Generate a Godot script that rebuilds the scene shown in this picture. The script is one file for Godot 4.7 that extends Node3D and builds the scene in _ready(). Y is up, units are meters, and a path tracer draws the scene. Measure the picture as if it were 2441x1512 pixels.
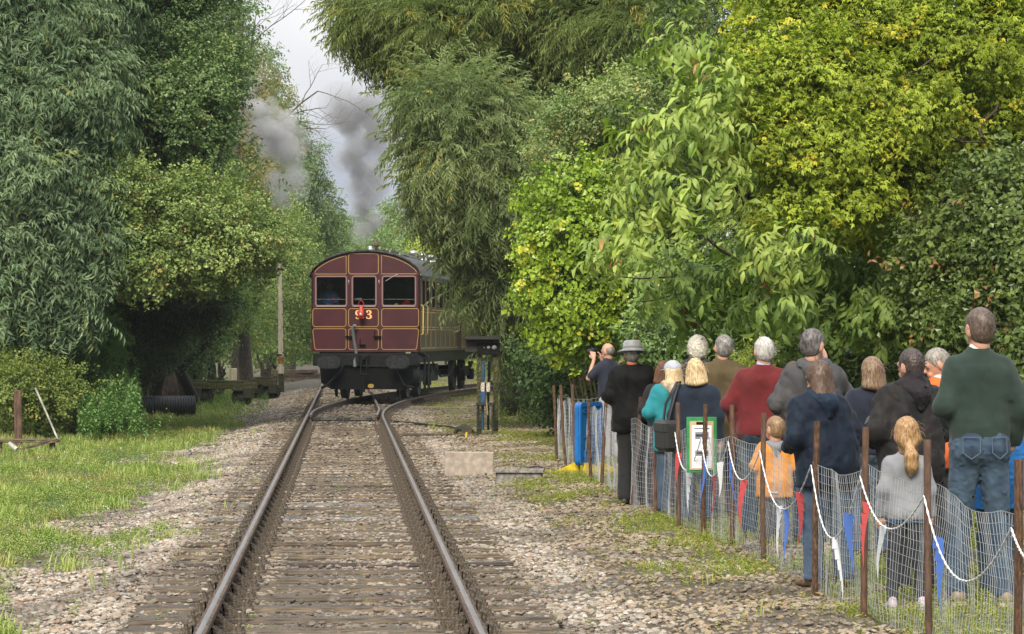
extends Node3D
# A steam railmotor coming off a siding between trees, onlookers behind a wire fence.
# Distances: x to the right of the camera, d metres ahead of it (z = -d), y above the rail tops.

const EYE := 1.58
const PPM := 6674.0          # picture widths of 2441 per radian of view
var rng := RandomNumberGenerator.new()
var taken := {}
var tex := {}
var lumps := FastNoiseLite.new()
var fine := FastNoiseLite.new()
var hand_right: ArrayMesh
var hand_left: ArrayMesh

# ---------- naming ----------
func numbered(parent: Node, called: String) -> String:
	var key := str(parent.get_instance_id()) + called
	var n: int = taken.get(key, 0)
	taken[key] = n + 1
	return called if n == 0 else "%s_%03d" % [called, n]

func tag(o: Node, label := "", category := "", group := "", kind := "") -> Node:
	if label: o.set_meta("label", label)
	if category: o.set_meta("category", category)
	if group: o.set_meta("group", group)
	if kind: o.set_meta("kind", kind)
	return o

func thing(called: String, label: String, category: String, at := Vector3.ZERO, turn := 0.0, group := "") -> Node3D:
	var o := Node3D.new()
	o.name = numbered(self, called)
	add_child(o)
	o.position = at
	o.rotation.y = turn
	tag(o, label, category, group)
	return o

func part(called: String, m: Mesh, material: Material, parent: Node, at := Vector3.ZERO, b := Basis()) -> MeshInstance3D:
	var o := MeshInstance3D.new()
	o.name = numbered(parent, called)
	o.mesh = m
	if material: o.material_override = material
	o.transform = Transform3D(b, at)
	parent.add_child(o)
	return o

func copy_of(root: Node3D, label: String, at: Vector3, turn: float) -> Node3D:
	var c: Node3D = root.duplicate()
	c.name = numbered(self, String(root.name).rstrip("0123456789").trim_suffix("_"))
	add_child(c)
	c.position = at
	c.rotation.y = turn
	c.set_meta("label", label)
	return c

# ---------- places ----------
func track_x(d: float) -> float:
	return -0.028 - 0.0593 * d

func siding_x(d: float) -> float:
	var k := maxf(0.0, d - 54.5)
	return track_x(d) + k * k / 300.0

func at(px: float, py: float, d: float) -> Vector3:
	return Vector3((px * 0.4195 - 512.0) / 2800.0 * d, EYE - (py - 802.0) / PPM * d, -d)

func ground_y(x: float, d: float) -> float:
	var t := x - track_x(d)
	var y := -0.175
	if t < 0.0:
		y = lerpf(y, -0.31, smoothstep(1.4, 2.3, -t))
		y = lerpf(y, 0.45, smoothstep(5.5, 13.0, -t))
	else:
		y = lerpf(y, lerpf(-0.10, -0.19, smoothstep(44.0, 54.0, d)), smoothstep(1.5, 2.6, t))
		y = lerpf(y, 0.35, smoothstep(7.0, 14.0, t))
	if d > 95.0:
		y += (d - 95.0) * 0.003
	var rough := clampf((absf(t) - 1.4) * 0.8, 0.15, 1.0)
	return y + lumps.get_noise_2d(x * 9.0, d * 9.0) * 0.05 * rough

func on_ground(px: float, d: float) -> Vector3:
	var x := (px * 0.4195 - 512.0) / 2800.0 * d
	return Vector3(x, ground_y(x, d), -d)

# ---------- mesh helpers ----------
func st_new() -> SurfaceTool:
	var st := SurfaceTool.new()
	st.begin(Mesh.PRIMITIVE_TRIANGLES)
	return st

func done(st: SurfaceTool) -> ArrayMesh:
	st.generate_normals()
	return st.commit()

func face(st: SurfaceTool, p: Array, n: Vector3) -> void:
	# a fan whose front looks along n (front faces run clockwise)
	var c: Vector3 = (p[1] - p[0]).cross(p[2] - p[0])
	var flip := c.dot(n) > 0.0
	for i in range(1, p.size() - 1):
		st.add_vertex(p[0])
		st.add_vertex(p[i + 1] if flip else p[i])
		st.add_vertex(p[i] if flip else p[i + 1])

func box(st: SurfaceTool, c: Vector3, s: Vector3, b := Basis(), bevel := 0.0) -> void:
	st.set_smooth_group(-1)
	var h := s * 0.5
	if bevel <= 0.0:
		for a in 3:
			for sg in [-1.0, 1.0]:
				var n := Vector3.ZERO
				n[a] = sg
				var u := (a + 1) % 3
				var v := (a + 2) % 3
				var q := []
				for k in [[-1, -1], [1, -1], [1, 1], [-1, 1]]:
					var p := Vector3.ZERO
					p[a] = sg * h[a]
					p[u] = k[0] * h[u]
					p[v] = k[1] * h[v]
					q.append(c + b * p)
				face(st, q, b * n)
		return
	# chamfered
	var corner := {}
	for x in [-1, 1]:
		for y in [-1, 1]:
			for z in [-1, 1]:
				var sgn := Vector3(x, y, z)
				for a in 3:
					var p := sgn * (h - Vector3.ONE * bevel)
					p[a] = sgn[a] * h[a]
					corner[[x, y, z, a]] = c + b * p
				face(st, [corner[[x, y, z, 0]], corner[[x, y, z, 1]], corner[[x, y, z, 2]]], b * sgn)
	for a in 3:
		var u := (a + 1) % 3
		var v := (a + 2) % 3
		for sg in [-1, 1]:
			var q := []
			for k in [[-1, -1], [1, -1], [1, 1], [-1, 1]]:
				var key := [0, 0, 0, a]
				key[a] = sg
				key[u] = k[0]
				key[v] = k[1]
				q.append(corner[key])
			var n := Vector3.ZERO
			n[a] = sg
			face(st, q, b * n)
		for su in [-1, 1]:
			for sv in [-1, 1]:
				var q := []
				for e in [[-1, u], [1, u], [1, v], [-1, v]]:
					var key := [0, 0, 0, e[1]]
					key[a] = e[0]
					key[u] = su
					key[v] = sv
					q.append(corner[key])
				var n := Vector3.ZERO
				n[u] = su
				n[v] = sv
				face(st, q, b * n)

func box_mesh(s: Vector3, bevel := 0.0) -> ArrayMesh:
	var st := st_new()
	box(st, Vector3.ZERO, s, Basis(), bevel)
	return done(st)

func across(dir: Vector3) -> Vector3:
	var u := dir.cross(Vector3.UP)
	if u.length() < 0.05: u = dir.cross(Vector3.RIGHT)
	return u.normalized()

func tube(st: SurfaceTool, pts: Array, radii: Array, sides := 8, cap := true, group := 1) -> void:
	st.set_smooth_group(group)
	var rings := []
	var u := Vector3.ZERO
	for i in pts.size():
		var dir: Vector3 = (pts[mini(i + 1, pts.size() - 1)] - pts[maxi(i - 1, 0)]).normalized()
		if u == Vector3.ZERO: u = across(dir)
		else: u = (u - dir * u.dot(dir)).normalized()
		var v := dir.cross(u)
		var ring := []
		for k in sides:
			var a := TAU * k / sides
			ring.append(pts[i] + (u * cos(a) + v * sin(a)) * radii[mini(i, radii.size() - 1)])
		rings.append(ring)
	for i in pts.size() - 1:
		for k in sides:
			var l := (k + 1) % sides
			var mid: Vector3 = (rings[i][k] + rings[i + 1][l]) * 0.5
			face(st, [rings[i][k], rings[i][l], rings[i + 1][l], rings[i + 1][k]], mid - (pts[i] + pts[i + 1]) * 0.5)
	if cap:
		st.set_smooth_group(-1)
		face(st, rings[0], pts[0] - pts[1])
		face(st, rings[-1], pts[-1] - pts[-2])

func tube_mesh(pts: Array, radii: Array, sides := 8) -> ArrayMesh:
	var st := st_new()
	tube(st, pts, radii, sides)
	return done(st)

func prism(st: SurfaceTool, poly: PackedVector2Array, z0: float, z1: float, b := Basis(), o := Vector3.ZERO, group := -1) -> void:
	# polygon in local x,y, thick from z0 to z1
	st.set_smooth_group(-1)
	var idx := Geometry2D.triangulate_polygon(poly)
	for z in [z0, z1]:
		var n := b * Vector3(0, 0, 1.0 if z == maxf(z0, z1) else -1.0)
		for i in range(0, idx.size(), 3):
			var q := []
			for k in 3:
				var p := poly[idx[i + k]]
				q.append(o + b * Vector3(p.x, p.y, z))
			face(st, q, n)
	var cw := Geometry2D.is_polygon_clockwise(poly)
	st.set_smooth_group(group)
	for i in poly.size():
		var p := poly[i]
		var q := poly[(i + 1) % poly.size()]
		var e := q - p
		var n2 := Vector2(e.y, -e.x) * (-1.0 if cw else 1.0)
		face(st, [o + b * Vector3(p.x, p.y, z0), o + b * Vector3(q.x, q.y, z0), o + b * Vector3(q.x, q.y, z1), o + b * Vector3(p.x, p.y, z1)], b * Vector3(n2.x, n2.y, 0))

func lathe(st: SurfaceTool, prof: Array, o: Vector3, b := Basis(), sides := 16, group := 1) -> void:
	# prof: [radius, height] pairs round local y
	st.set_smooth_group(group)
	for i in prof.size() - 1:
		var p = prof[i]
		var q = prof[i + 1]
		var n2 := Vector2(q[1] - p[1], -(q[0] - p[0]))
		for k in sides:
			var a := TAU * k / sides
			var c := TAU * (k + 1) / sides
			var ra := Vector3(cos(a), 0, sin(a))
			var rc := Vector3(cos(c), 0, sin(c))
			var y0 := Vector3(0, p[1], 0)
			var y1 := Vector3(0, q[1], 0)
			var n := b * ((ra + rc).normalized() * n2.x + Vector3(0, n2.y, 0))
			if p[0] < 1e-5: face(st, [o + b * y0, o + b * (rc * q[0] + y1), o + b * (ra * q[0] + y1)], n)
			elif q[0] < 1e-5: face(st, [o + b * (ra * p[0] + y0), o + b * (rc * p[0] + y0), o + b * y1], n)
			else: face(st, [o + b * (ra * p[0] + y0), o + b * (rc * p[0] + y0), o + b * (rc * q[0] + y1), o + b * (ra * q[0] + y1)], n)

func lathe_mesh(prof: Array, sides := 16) -> ArrayMesh:
	var st := st_new()
	lathe(st, prof, Vector3.ZERO, Basis(), sides)
	return done(st)

func sweep(st: SurfaceTool, prof: PackedVector2Array, path: Array, group := -1) -> void:
	# profile (x to the right of travel, y up) along a path
	st.set_smooth_group(group)
	var rings := []
	for i in path.size():
		var dir: Vector3 = (path[mini(i + 1, path.size() - 1)] - path[maxi(i - 1, 0)]).normalized()
		var r := dir.cross(Vector3.UP).normalized()
		var up := r.cross(dir)
		var ring := []
		for p in prof:
			ring.append(path[i] + r * p.x + up * p.y)
		rings.append(ring)
	var c2 := Vector2.ZERO
	for p in prof: c2 += p / prof.size()
	var cw := Geometry2D.is_polygon_clockwise(prof)
	for i in path.size() - 1:
		var dir: Vector3 = (path[i + 1] - path[i]).normalized()
		var r := dir.cross(Vector3.UP).normalized()
		for k in prof.size():
			var l := (k + 1) % prof.size()
			var e := prof[l] - prof[k]
			var n2 := Vector2(e.y, -e.x) * (-1.0 if cw else 1.0)
			face(st, [rings[i][k], rings[i][l], rings[i + 1][l], rings[i + 1][k]], r * n2.x + Vector3.UP * n2.y)
	st.set_smooth_group(-1)
	var tri := Geometry2D.triangulate_polygon(prof)
	for e in [[0, -1.0], [path.size() - 1, 1.0]]:
		var dir: Vector3 = (path[1] - path[0]) if e[0] == 0 else (path[-1] - path[-2])
		for i in range(0, tri.size(), 3):
			face(st, [rings[e[0]][tri[i]], rings[e[0]][tri[i + 1]], rings[e[0]][tri[i + 2]]], dir * e[1])

func round_rect(x0: float, y0: float, x1: float, y1: float, r: float, n := 4) -> PackedVector2Array:
	var out := PackedVector2Array()
	for c in [[x1 - r, y1 - r, 0.0], [x0 + r, y1 - r, 0.25], [x0 + r, y0 + r, 0.5], [x1 - r, y0 + r, 0.75]]:
		for k in n + 1:
			var a: float = TAU * (c[2] + 0.25 * k / n)
			out.append(Vector2(c[0] + cos(a) * r, c[1] + sin(a) * r))
	return out

func ribbon(st: SurfaceTool, poly: PackedVector2Array, w: float, z0: float, z1: float, b := Basis(), o := Vector3.ZERO) -> void:
	# a closed band of width w just inside the outline, raised from z0 to z1
	st.set_smooth_group(-1)
	var inner := PackedVector2Array()
	var n := poly.size()
	var cw := Geometry2D.is_polygon_clockwise(poly)
	for i in n:
		var e := (poly[(i + 1) % n] - poly[(i + n - 1) % n]).normalized()
		var inn := Vector2(-e.y, e.x) * (-1.0 if cw else 1.0)
		inner.append(poly[i] + inn * w)
	var fz := b * Vector3(0, 0, 1)
	for i in n:
		var j := (i + 1) % n
		var q := []
		for p in [poly[i], poly[j], inner[j], inner[i]]:
			q.append(o + b * Vector3(p.x, p.y, z1))
		face(st, q, fz)
		var out2 := poly[i] - inner[i]
		face(st, [o + b * Vector3(poly[i].x, poly[i].y, z0), o + b * Vector3(poly[j].x, poly[j].y, z0), q[1], q[0]], b * Vector3(out2.x, out2.y, 0))
		face(st, [o + b * Vector3(inner[i].x, inner[i].y, z0), o + b * Vector3(inner[j].x, inner[j].y, z0), q[2], q[3]], b * Vector3(-out2.x, -out2.y, 0))

# ---------- materials ----------
func lin(r: float, g: float, b: float) -> Color:
	return Color(r, g, b).linear_to_srgb()

func noise_tex(key: String, freq: float, low: float, high: float, octaves := 4, normal := false, seed_ := 1) -> NoiseTexture2D:
	if tex.has(key): return tex[key]
	var n := FastNoiseLite.new()
	n.noise_type = FastNoiseLite.TYPE_SIMPLEX_SMOOTH
	n.frequency = freq
	n.fractal_octaves = octaves
	n.seed = seed_
	var t := NoiseTexture2D.new()
	t.width = 512
	t.height = 512
	t.seamless = true
	t.noise = n
	if normal:
		t.as_normal_map = true
		t.bump_strength = 6.0
	else:
		var g := Gradient.new()
		g.set_color(0, Color(low, low, low))
		g.set_color(1, Color(high, high, high))
		t.color_ramp = g
	tex[key] = t
	return t

func mat(c: Color, rough := 0.8, kind := "", scale := Vector3.ONE, bump := 0.0, metal := 0.0) -> StandardMaterial3D:
	var m := StandardMaterial3D.new()
	m.albedo_color = c
	m.roughness = rough
	m.metallic = metal
	if kind:
		m.uv1_triplanar = true
		m.uv1_scale = scale
		match kind:
			"mottle": m.albedo_texture = noise_tex("mottle", 0.012, 0.55, 1.0)
			"speckle": m.albedo_texture = noise_tex("speckle", 0.06, 0.45, 1.0, 3)
			"soft": m.albedo_texture = noise_tex("soft", 0.006, 0.78, 1.0, 3)
			"weave": m.albedo_texture = noise_tex("weave", 0.11, 0.84, 1.0, 3, false, 12)
			"grime": m.albedo_texture = noise_tex("grime", 0.02, 0.25, 1.0, 5, false, 7)
		if bump > 0.0:
			m.normal_enabled = true
			m.normal_texture = noise_tex("bumps", 0.03, 0, 1, 5, true, 3)
			m.normal_scale = bump
	return m

func leaf_mat(through := 0.9, rough := 0.5, back := Color(0.75, 0.9, 0.3)) -> StandardMaterial3D:
	var m := StandardMaterial3D.new()
	m.vertex_color_use_as_albedo = true
	m.roughness = rough
	m.metallic_specular = 0.4
	m.backlight_enabled = true
	m.backlight = back * through
	m.cull_mode = BaseMaterial3D.CULL_DISABLED
	return m

func tinted(rough := 0.8) -> StandardMaterial3D:
	var m := StandardMaterial3D.new()
	m.vertex_color_use_as_albedo = true
	m.roughness = rough
	return m

# ---------- bodies: distance fields meshed by surface nets ----------
# bone: [a, b, ra, rb] capsule, or [centre, half_axes] ellipsoid (third entry: basis)
func field_mesh(st: SurfaceTool, bones: Array, cell: float, blend: float, cuts := [], folds := 0.0, freq := Vector3(6, 6, 6), c1 := Color.WHITE, c2 := Color.WHITE, streak := Vector3.ZERO, into := Transform3D()) -> void:
	var lo := Vector3(1e9, 1e9, 1e9)
	var hi := -lo
	for q in bones:
		if q.size() < 4:
			var m: float = maxf(q[1].x, maxf(q[1].y, q[1].z))
			lo = lo.min(q[0] - Vector3.ONE * m)
			hi = hi.max(q[0] + Vector3.ONE * m)
		else:
			lo = lo.min(q[0] - Vector3.ONE * q[2]).min(q[1] - Vector3.ONE * q[3])
			hi = hi.max(q[0] + Vector3.ONE * q[2]).max(q[1] + Vector3.ONE * q[3])
	lo -= Vector3.ONE * (folds + cell * 2.2)
	hi += Vector3.ONE * (folds + cell * 2.2)
	var nx := int((hi.x - lo.x) / cell) + 2
	var ny := int((hi.y - lo.y) / cell) + 2
	var nz := int((hi.z - lo.z) / cell) + 2
	var f := PackedFloat32Array()
	f.resize(nx * ny * nz)
	f.fill(9.0)
	var margin := blend + cell * 2.0 + folds
	for q in bones:
		var ball: bool = q.size() < 4
		var a: Vector3 = q[0]
		var e: Vector3 = q[1]
		var bl := a - e
		var bh := a + e
		var ab := e - a
		var l2 := 1.0
		var ra := 0.0
		var dr := 0.0
		var small := 1.0
		var turn := Basis()
		if ball:
			small = minf(e.x, minf(e.y, e.z))
			var big: float = maxf(e.x, maxf(e.y, e.z))
			if q.size() > 2:
				turn = q[2].inverse()
				bl = a - Vector3.ONE * big
				bh = a + Vector3.ONE * big
		else:
			ra = q[2]
			dr = q[3] - ra
			l2 = maxf(ab.length_squared(), 1e-9)
			var m := Vector3.ONE * maxf(q[2], q[3])
			bl = a.min(e) - m
			bh = a.max(e) + m
		bl -= Vector3.ONE * margin
		bh += Vector3.ONE * margin
		var i0 := maxi(0, int((bl.x - lo.x) / cell))
		var i1 := mini(nx - 1, int((bh.x - lo.x) / cell) + 1)
		var j0 := maxi(0, int((bl.y - lo.y) / cell))
		var j1 := mini(ny - 1, int((bh.y - lo.y) / cell) + 1)
		var k0 := maxi(0, int((bl.z - lo.z) / cell))
		var k1 := mini(nz - 1, int((bh.z - lo.z) / cell) + 1)
		for i in range(i0, i1 + 1):
			for j in range(j0, j1 + 1):
				var at_ := (i * ny + j) * nz
				var p := Vector3(lo.x + i * cell, lo.y + j * cell, 0)
				for k in range(k0, k1 + 1):
					p.z = lo.z + k * cell
					var d: float
					if ball:
						d = (((turn * (p - a)) / e).length() - 1.0) * small
					else:
						var t := clampf((p - a).dot(ab) / l2, 0.0, 1.0)
						d = (p - a - ab * t).length() - ra - dr * t
					var o := f[at_ + k]
					var h := maxf(blend - absf(d - o), 0.0)
					f[at_ + k] = minf(d, o) - h * h * 0.25 / maxf(blend, 1e-6)
	if folds > 0.0 or cuts:
		for i in nx:
			for j in ny:
				var at_ := (i * ny + j) * nz
				for k in nz:
					var v := f[at_ + k]
					if absf(v) > margin: continue
					var p := lo + Vector3(i, j, k) * cell
					if folds > 0.0: v += folds * 1.1 * (0.22 - absf(fine.get_noise_3d(p.x * freq.x + p.y * freq.y * 0.35, p.y * freq.y - p.x * freq.x * 0.25, p.z * freq.z))) + folds * 0.5 * (0.2 - absf(fine.get_noise_3d(p.x * freq.x * 1.7 - p.y * freq.y * 1.4 + 9.0, p.y * freq.y * 2.6 + p.x * freq.x * 0.8, p.z * freq.z * 1.9)))
					for c in cuts: v = maxf(v, c[0].dot(p) - c[1])
					f[at_ + k] = v
	# one vertex in each crossed cell
	var vert := {}
	var pts := PackedVector3Array()
	var offs := [0, nz, ny * nz, ny * nz + nz, 1, nz + 1, ny * nz + 1, ny * nz + nz + 1]
	var corner := [Vector3(0, 0, 0), Vector3(0, 1, 0), Vector3(1, 0, 0), Vector3(1, 1, 0), Vector3(0, 0, 1), Vector3(0, 1, 1), Vector3(1, 0, 1), Vector3(1, 1, 1)]
	var edges := [[0, 1], [2, 3], [4, 5], [6, 7], [0, 2], [1, 3], [4, 6], [5, 7], [0, 4], [1, 5], [2, 6], [3, 7]]
	var far := cell * 2.0
	for i in nx - 1:
		for j in ny - 1:
			var at_ := (i * ny + j) * nz
			for k in nz - 1:
				var n0 := at_ + k
				if absf(f[n0]) > far: continue
				var inside := 0
				for c in 8:
					if f[n0 + offs[c]] < 0.0: inside += 1
				if inside == 0 or inside == 8: continue
				var s := Vector3.ZERO
				var m := 0
				for e in edges:
					var fa := f[n0 + offs[e[0]]]
					var fb := f[n0 + offs[e[1]]]
					if (fa < 0.0) != (fb < 0.0):
						s += corner[e[0]].lerp(corner[e[1]], fa / (fa - fb))
						m += 1
				vert[n0] = pts.size()
				pts.append(lo + (Vector3(i, j, k) + s / m) * cell)
	st.set_smooth_group(1)
	var cols := []
	if streak != Vector3.ZERO:
		for p in pts: cols.append(c1.lerp(c2, clampf(0.5 + 1.1 * fine.get_noise_3d(p.x * streak.x, p.y * streak.y, p.z * streak.z), 0, 1)))
	var strides := [ny * nz, nz, 1]
	for n0 in vert:
		var ins := f[n0] < 0.0
		for a in 3:
			var n1: int = n0 + strides[a]
			if n1 >= f.size() or (f[n1] < 0.0) == ins: continue
			var u: int = strides[(a + 1) % 3]
			var v: int = strides[(a + 2) % 3]
			if not (vert.has(n0 - u) and vert.has(n0 - v) and vert.has(n0 - u - v)): continue
			var q := [vert[n0], vert[n0 - u], vert[n0 - u - v], vert[n0 - v]]
			if ins: q.reverse()
			for t in [0, 1, 2, 0, 2, 3]:
				if cols: st.set_color(cols[q[t]])
				else: st.set_color(c1)
				st.add_vertex(into * pts[q[t]])

func soft_mesh(bones: Array, cell: float, blend: float, cuts := [], folds := 0.0, freq := Vector3(6, 6, 6), c1 := Color.WHITE, c2 := Color.WHITE, streak := Vector3.ZERO) -> ArrayMesh:
	var st := st_new()
	field_mesh(st, bones, cell, blend, cuts, folds, freq, c1, c2, streak)
	return done(st)

func hand_bones(side: float) -> Array:
	# wrist at the origin, fingers towards -y, palm towards -z, thumb towards the body's front
	var b := [[Vector3(0, 0.01, 0), Vector3(0, -0.03, 0), 0.026, 0.03], [Vector3(-0.022, -0.05, 0), Vector3(-0.026, -0.085, -0.002), 0.018, 0.014],
		[Vector3(0.022, -0.05, 0), Vector3(0.024, -0.08, -0.002), 0.018, 0.014], [Vector3(0, -0.045, 0), Vector3(0, -0.088, -0.002), 0.02, 0.015]]
	var n := 0
	for len_ in [0.066, 0.076, 0.071, 0.055]:
		var x := -0.031 + n * 0.0205
		var a := Vector3(x, -0.092 + absf(n - 1.3) * 0.004, -0.002)
		var m := a + Vector3(x * 0.06, -len_ * 0.52, -0.012)
		var t := m + Vector3(0, -len_ * 0.36, -0.026)
		b.append([a, m, 0.0092, 0.0086])
		b.append([m, t, 0.0086, 0.0076])
		n += 1
	b.append([Vector3(-0.022, -0.022, -0.006), Vector3(-0.047, -0.052, -0.022), 0.014, 0.011])
	b.append([Vector3(-0.047, -0.052, -0.022), Vector3(-0.05, -0.085, -0.034), 0.0105, 0.0085])
	if side < 0:
		for q in b:
			q[0].x *= -1
			q[1].x *= -1
	return b

func frame_along(dir: Vector3, palm: Vector3) -> Basis:
	# -y along dir, -z towards palm
	var y := -dir.normalized()
	var z := -(palm - y * palm.dot(y)).normalized()
	return Basis(y.cross(z), y, z)

const ARMS := {
	"down": [Vector3(0.225, 1.15, 0.04), Vector3(0.25, 0.90, -0.03), Vector3(0.02, -1, -0.1)],
	"front": [Vector3(0.245, 1.17, 0.06), Vector3(0.13, 1.06, -0.19), Vector3(-0.8, -0.1, -0.4)],
	"pocket": [Vector3(0.275, 1.16, 0.07), Vector3(0.22, 0.95, -0.06), Vector3(-0.3, -0.8, -0.4)],
	"wide": [Vector3(0.275, 1.16, 0.05), Vector3(0.20, 1.08, -0.2), Vector3(-0.6, 0.1, -0.7)],
	"camera": [Vector3(0.27, 1.22, -0.16), Vector3(0.10, 1.50, -0.17), Vector3(-0.2, 0.9, -0.3)],
	"wheel": [Vector3(0.26, 1.18, -0.08), Vector3(0.2, 1.12, -0.3), Vector3(-0.1, 0.0, -1.0)]}

func person(k: Dictionary) -> Node3D:
	var s: float = k.h / 1.76
	var d: float = k.d
	var cell: float = clampf(d * 0.00078, 0.012, 0.03) / s
	var root := thing("person", k.label, "person", k.get("at", Vector3(k.get("x", 0.0), ground_y(k.get("x", 0.0), d), -d)), deg_to_rad(k.get("yaw", 0.0)), k.get("group", "onlookers behind the wire fence"))
	var grow := Basis().scaled(Vector3.ONE * s)
	var w: float = k.get("w", 1.0)
	var puff: float = k.get("puff", 0.012)
	var lean: Vector3 = k.get("lean", Vector3.ZERO)   # offset of the shoulders
	var hs: float = k.get("head", 1.0)
	var skin := Color(0.46, 0.25, 0.175)
	var skin_m: StandardMaterial3D = tex.get("skin")
	var sh_y := 1.44
	var up := func(p: Vector3) -> Vector3: return p + lean * clampf((p.y - 0.9) / 0.55, 0.0, 1.3)
	var arms := {}
	for sd in [-1.0, 1.0]:
		var pose: Array = ARMS[k.get("left" if sd < 0 else "right", "front")]
		var e: Vector3 = pose[0]
		var wr: Vector3 = pose[1]
		var hd: Vector3 = pose[2]
		arms[sd] = [up.call(Vector3(sd * 0.16 * w, sh_y - 0.045, 0.0)), up.call(Vector3(sd * e.x * (w * 0.7 + 0.3), e.y, e.z)), up.call(Vector3(sd * wr.x, wr.y, wr.z)), Vector3(sd * hd.x, hd.y, hd.z)]
	var bulk: float = k.get("bulk", 1.0)
	var torso := func(g: float, low: float) -> Array:
		var b := []
		for sd in [-1.0, 1.0]:
			b.append([Vector3(sd * 0.075 * w * bulk, low, 0.0), Vector3(sd * 0.07 * w * bulk, 1.08, 0.0), 0.115 * bulk + g, 0.108 * bulk + g])
			b.append([Vector3(sd * 0.07 * w * bulk, 1.08, 0.0), up.call(Vector3(sd * 0.095 * w, 1.34, 0.005)), 0.108 * bulk + g, 0.112 + g])
			b.append([up.call(Vector3(0, 1.45, 0.0)), up.call(Vector3(sd * 0.145 * w, sh_y - 0.055, 0.0)), 0.058 + g * 0.8, 0.058 + g])
		b.append([up.call(Vector3(0, 1.40, 0.01)), up.call(Vector3(0, 1.49, 0.015)), 0.088 + g, 0.056 + g * 0.5])
		return b
	var stance: float = k.get("stance", 0.1)
	var step: float = k.get("step", 0.0)
	var legs := func(g: float, flare: float) -> Array:
		var b := []
		for sd in [-1.0, 1.0]:
			var z: float = sd * step
			b.append([Vector3(sd * 0.075, 0.93, 0.005), Vector3(sd * (0.075 + stance) * 0.5 + sd * 0.01, 0.49, -0.015 + z * 0.4), 0.098 * bulk + g, 0.062 + g])
			b.append([Vector3(sd * (0.075 + stance) * 0.5 + sd * 0.01, 0.49, -0.015 + z * 0.4), Vector3(sd * stance, 0.075, 0.03 + z), 0.062 + g, 0.043 + g + flare])
			b.append([Vector3(sd * 0.07 * bulk, 0.92, 0.035), Vector3(sd * 0.07 * bulk, 0.98, 0.02), 0.105 * bulk + g, 0.10 * bulk + g])
		return b
	# the body, one surface: trunk and limbs, then head and hands on finer grids
	var st := st_new()
	var body: Array = torso.call(-0.02, 0.95) + legs.call(-0.012, 0.0)
	for sd in arms:
		var a: Array = arms[sd]
		body.append([a[0], a[1], 0.045, 0.04])
		body.append([a[1], a[2], 0.042, 0.029])
	var neck: Vector3 = up.call(Vector3(0, 1.48, 0.012))
	body.append([neck, neck + Vector3(0, 0.09, -0.004), 0.058, 0.054])
	field_mesh(st, body, maxf(cell, 0.016), 0.04, [], 0.0, Vector3.ONE, skin)
	var hb := Basis.from_euler(Vector3(deg_to_rad(k.get("nod", 0.0)), deg_to_rad(k.get("look", 0.0)), deg_to_rad(k.get("tilt", 0.0)))).scaled(Vector3.ONE * hs)
	var ht := Transform3D(hb, neck + Vector3(0, 0.085 * hs, 0))
	# head space: origin where the skull sits on the neck, face towards -z
	var skull := [[Vector3(0, 0.075, 0.008), Vector3(0.076, 0.102, 0.098)], [Vector3(0, 0.01, -0.035), Vector3(0, -0.015, -0.06), 0.052, 0.036], [Vector3(0, -0.04, 0.01), Vector3(0, 0.03, 0.01), 0.055, 0.06],
		[Vector3(0, 0.06, -0.09), Vector3(0, 0.032, -0.106), 0.01, 0.015], [Vector3(-0.03, 0.072, -0.083), Vector3(0.03, 0.072, -0.083), 0.014, 0.014],
		[Vector3(-0.025, 0.0, -0.082), Vector3(0.025, 0.0, -0.082), 0.011, 0.011],
		[Vector3(0.078, 0.045, 0.012), Vector3(0.013, 0.034, 0.022), Basis(Vector3.UP, -0.4)], [Vector3(-0.078, 0.045, 0.012), Vector3(0.013, 0.034, 0.022), Basis(Vector3.UP, 0.4)]]
	field_mesh(st, skull, clampf(d * 0.00035, 0.006, 0.012), 0.02, [], 0.0, Vector3.ONE, skin, Color.WHITE, Vector3.ZERO, ht)
	for sd in arms:
		if k.get("no_hands", false): continue
		var a: Array = arms[sd]
		var hm: ArrayMesh = hand_right if sd > 0 else hand_left
		st.append_from(hm, 0, Transform3D(frame_along(a[3], Vector3(-sd * 0.6, -0.1, -0.6)), a[2]))
	part("body", done(st), skin_m, root, Vector3.ZERO, grow)
	# face
	for sd in [-1.0, 1.0]:
		part("eye", tex.eye_mesh, tex.eye, root, grow * (ht * Vector3(sd * 0.031, 0.054, -0.083)), grow)
	part("mouth", tex.mouth_mesh, tex.lips, root, grow * (ht * Vector3(0, 0.0, -0.092)), grow * hb)
	# trousers
	var lg: Dictionary = k.get("legs", {})
	if lg:
		var g: float = lg.get("puff", 0.013)
		part(lg.get("name", "trousers"), soft_mesh(legs.call(g, lg.get("flare", 0.014)), cell, 0.035, [[Vector3.DOWN, -0.055], [Vector3.UP, lg.get("top", 1.04)]], lg.get("folds", 0.016), Vector3(16, 26, 16), lg.c, lg.get("c2", lg.c), Vector3(9, 4, 9)), lg.get("m", tex.cloth), root, Vector3.ZERO, grow)
	for sd in [-1.0, 1.0]:
		var fx: float = sd * stance
		var fz: float = 0.03 + sd * step
		var c: Color = k.get("shoes", Color(0.03, 0.025, 0.02))
		var sb := [[Vector3(fx, 0.045, fz + 0.035), Vector3(fx + sd * 0.012, 0.035, fz - 0.10), 0.042, 0.036], [Vector3(fx + sd * 0.012, 0.035, fz - 0.10), Vector3(fx + sd * 0.02, 0.03, fz - 0.17), 0.038, 0.03], [Vector3(fx, 0.05, fz + 0.02), Vector3(fx, 0.11, fz + 0.01), 0.043, 0.045]]
		var shoe := part("shoe", soft_mesh(sb, maxf(cell, 0.013), 0.03, [[Vector3.DOWN, -0.004]], 0.0, Vector3.ONE, c), tex.leather, root, Vector3.ZERO, grow)
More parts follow.
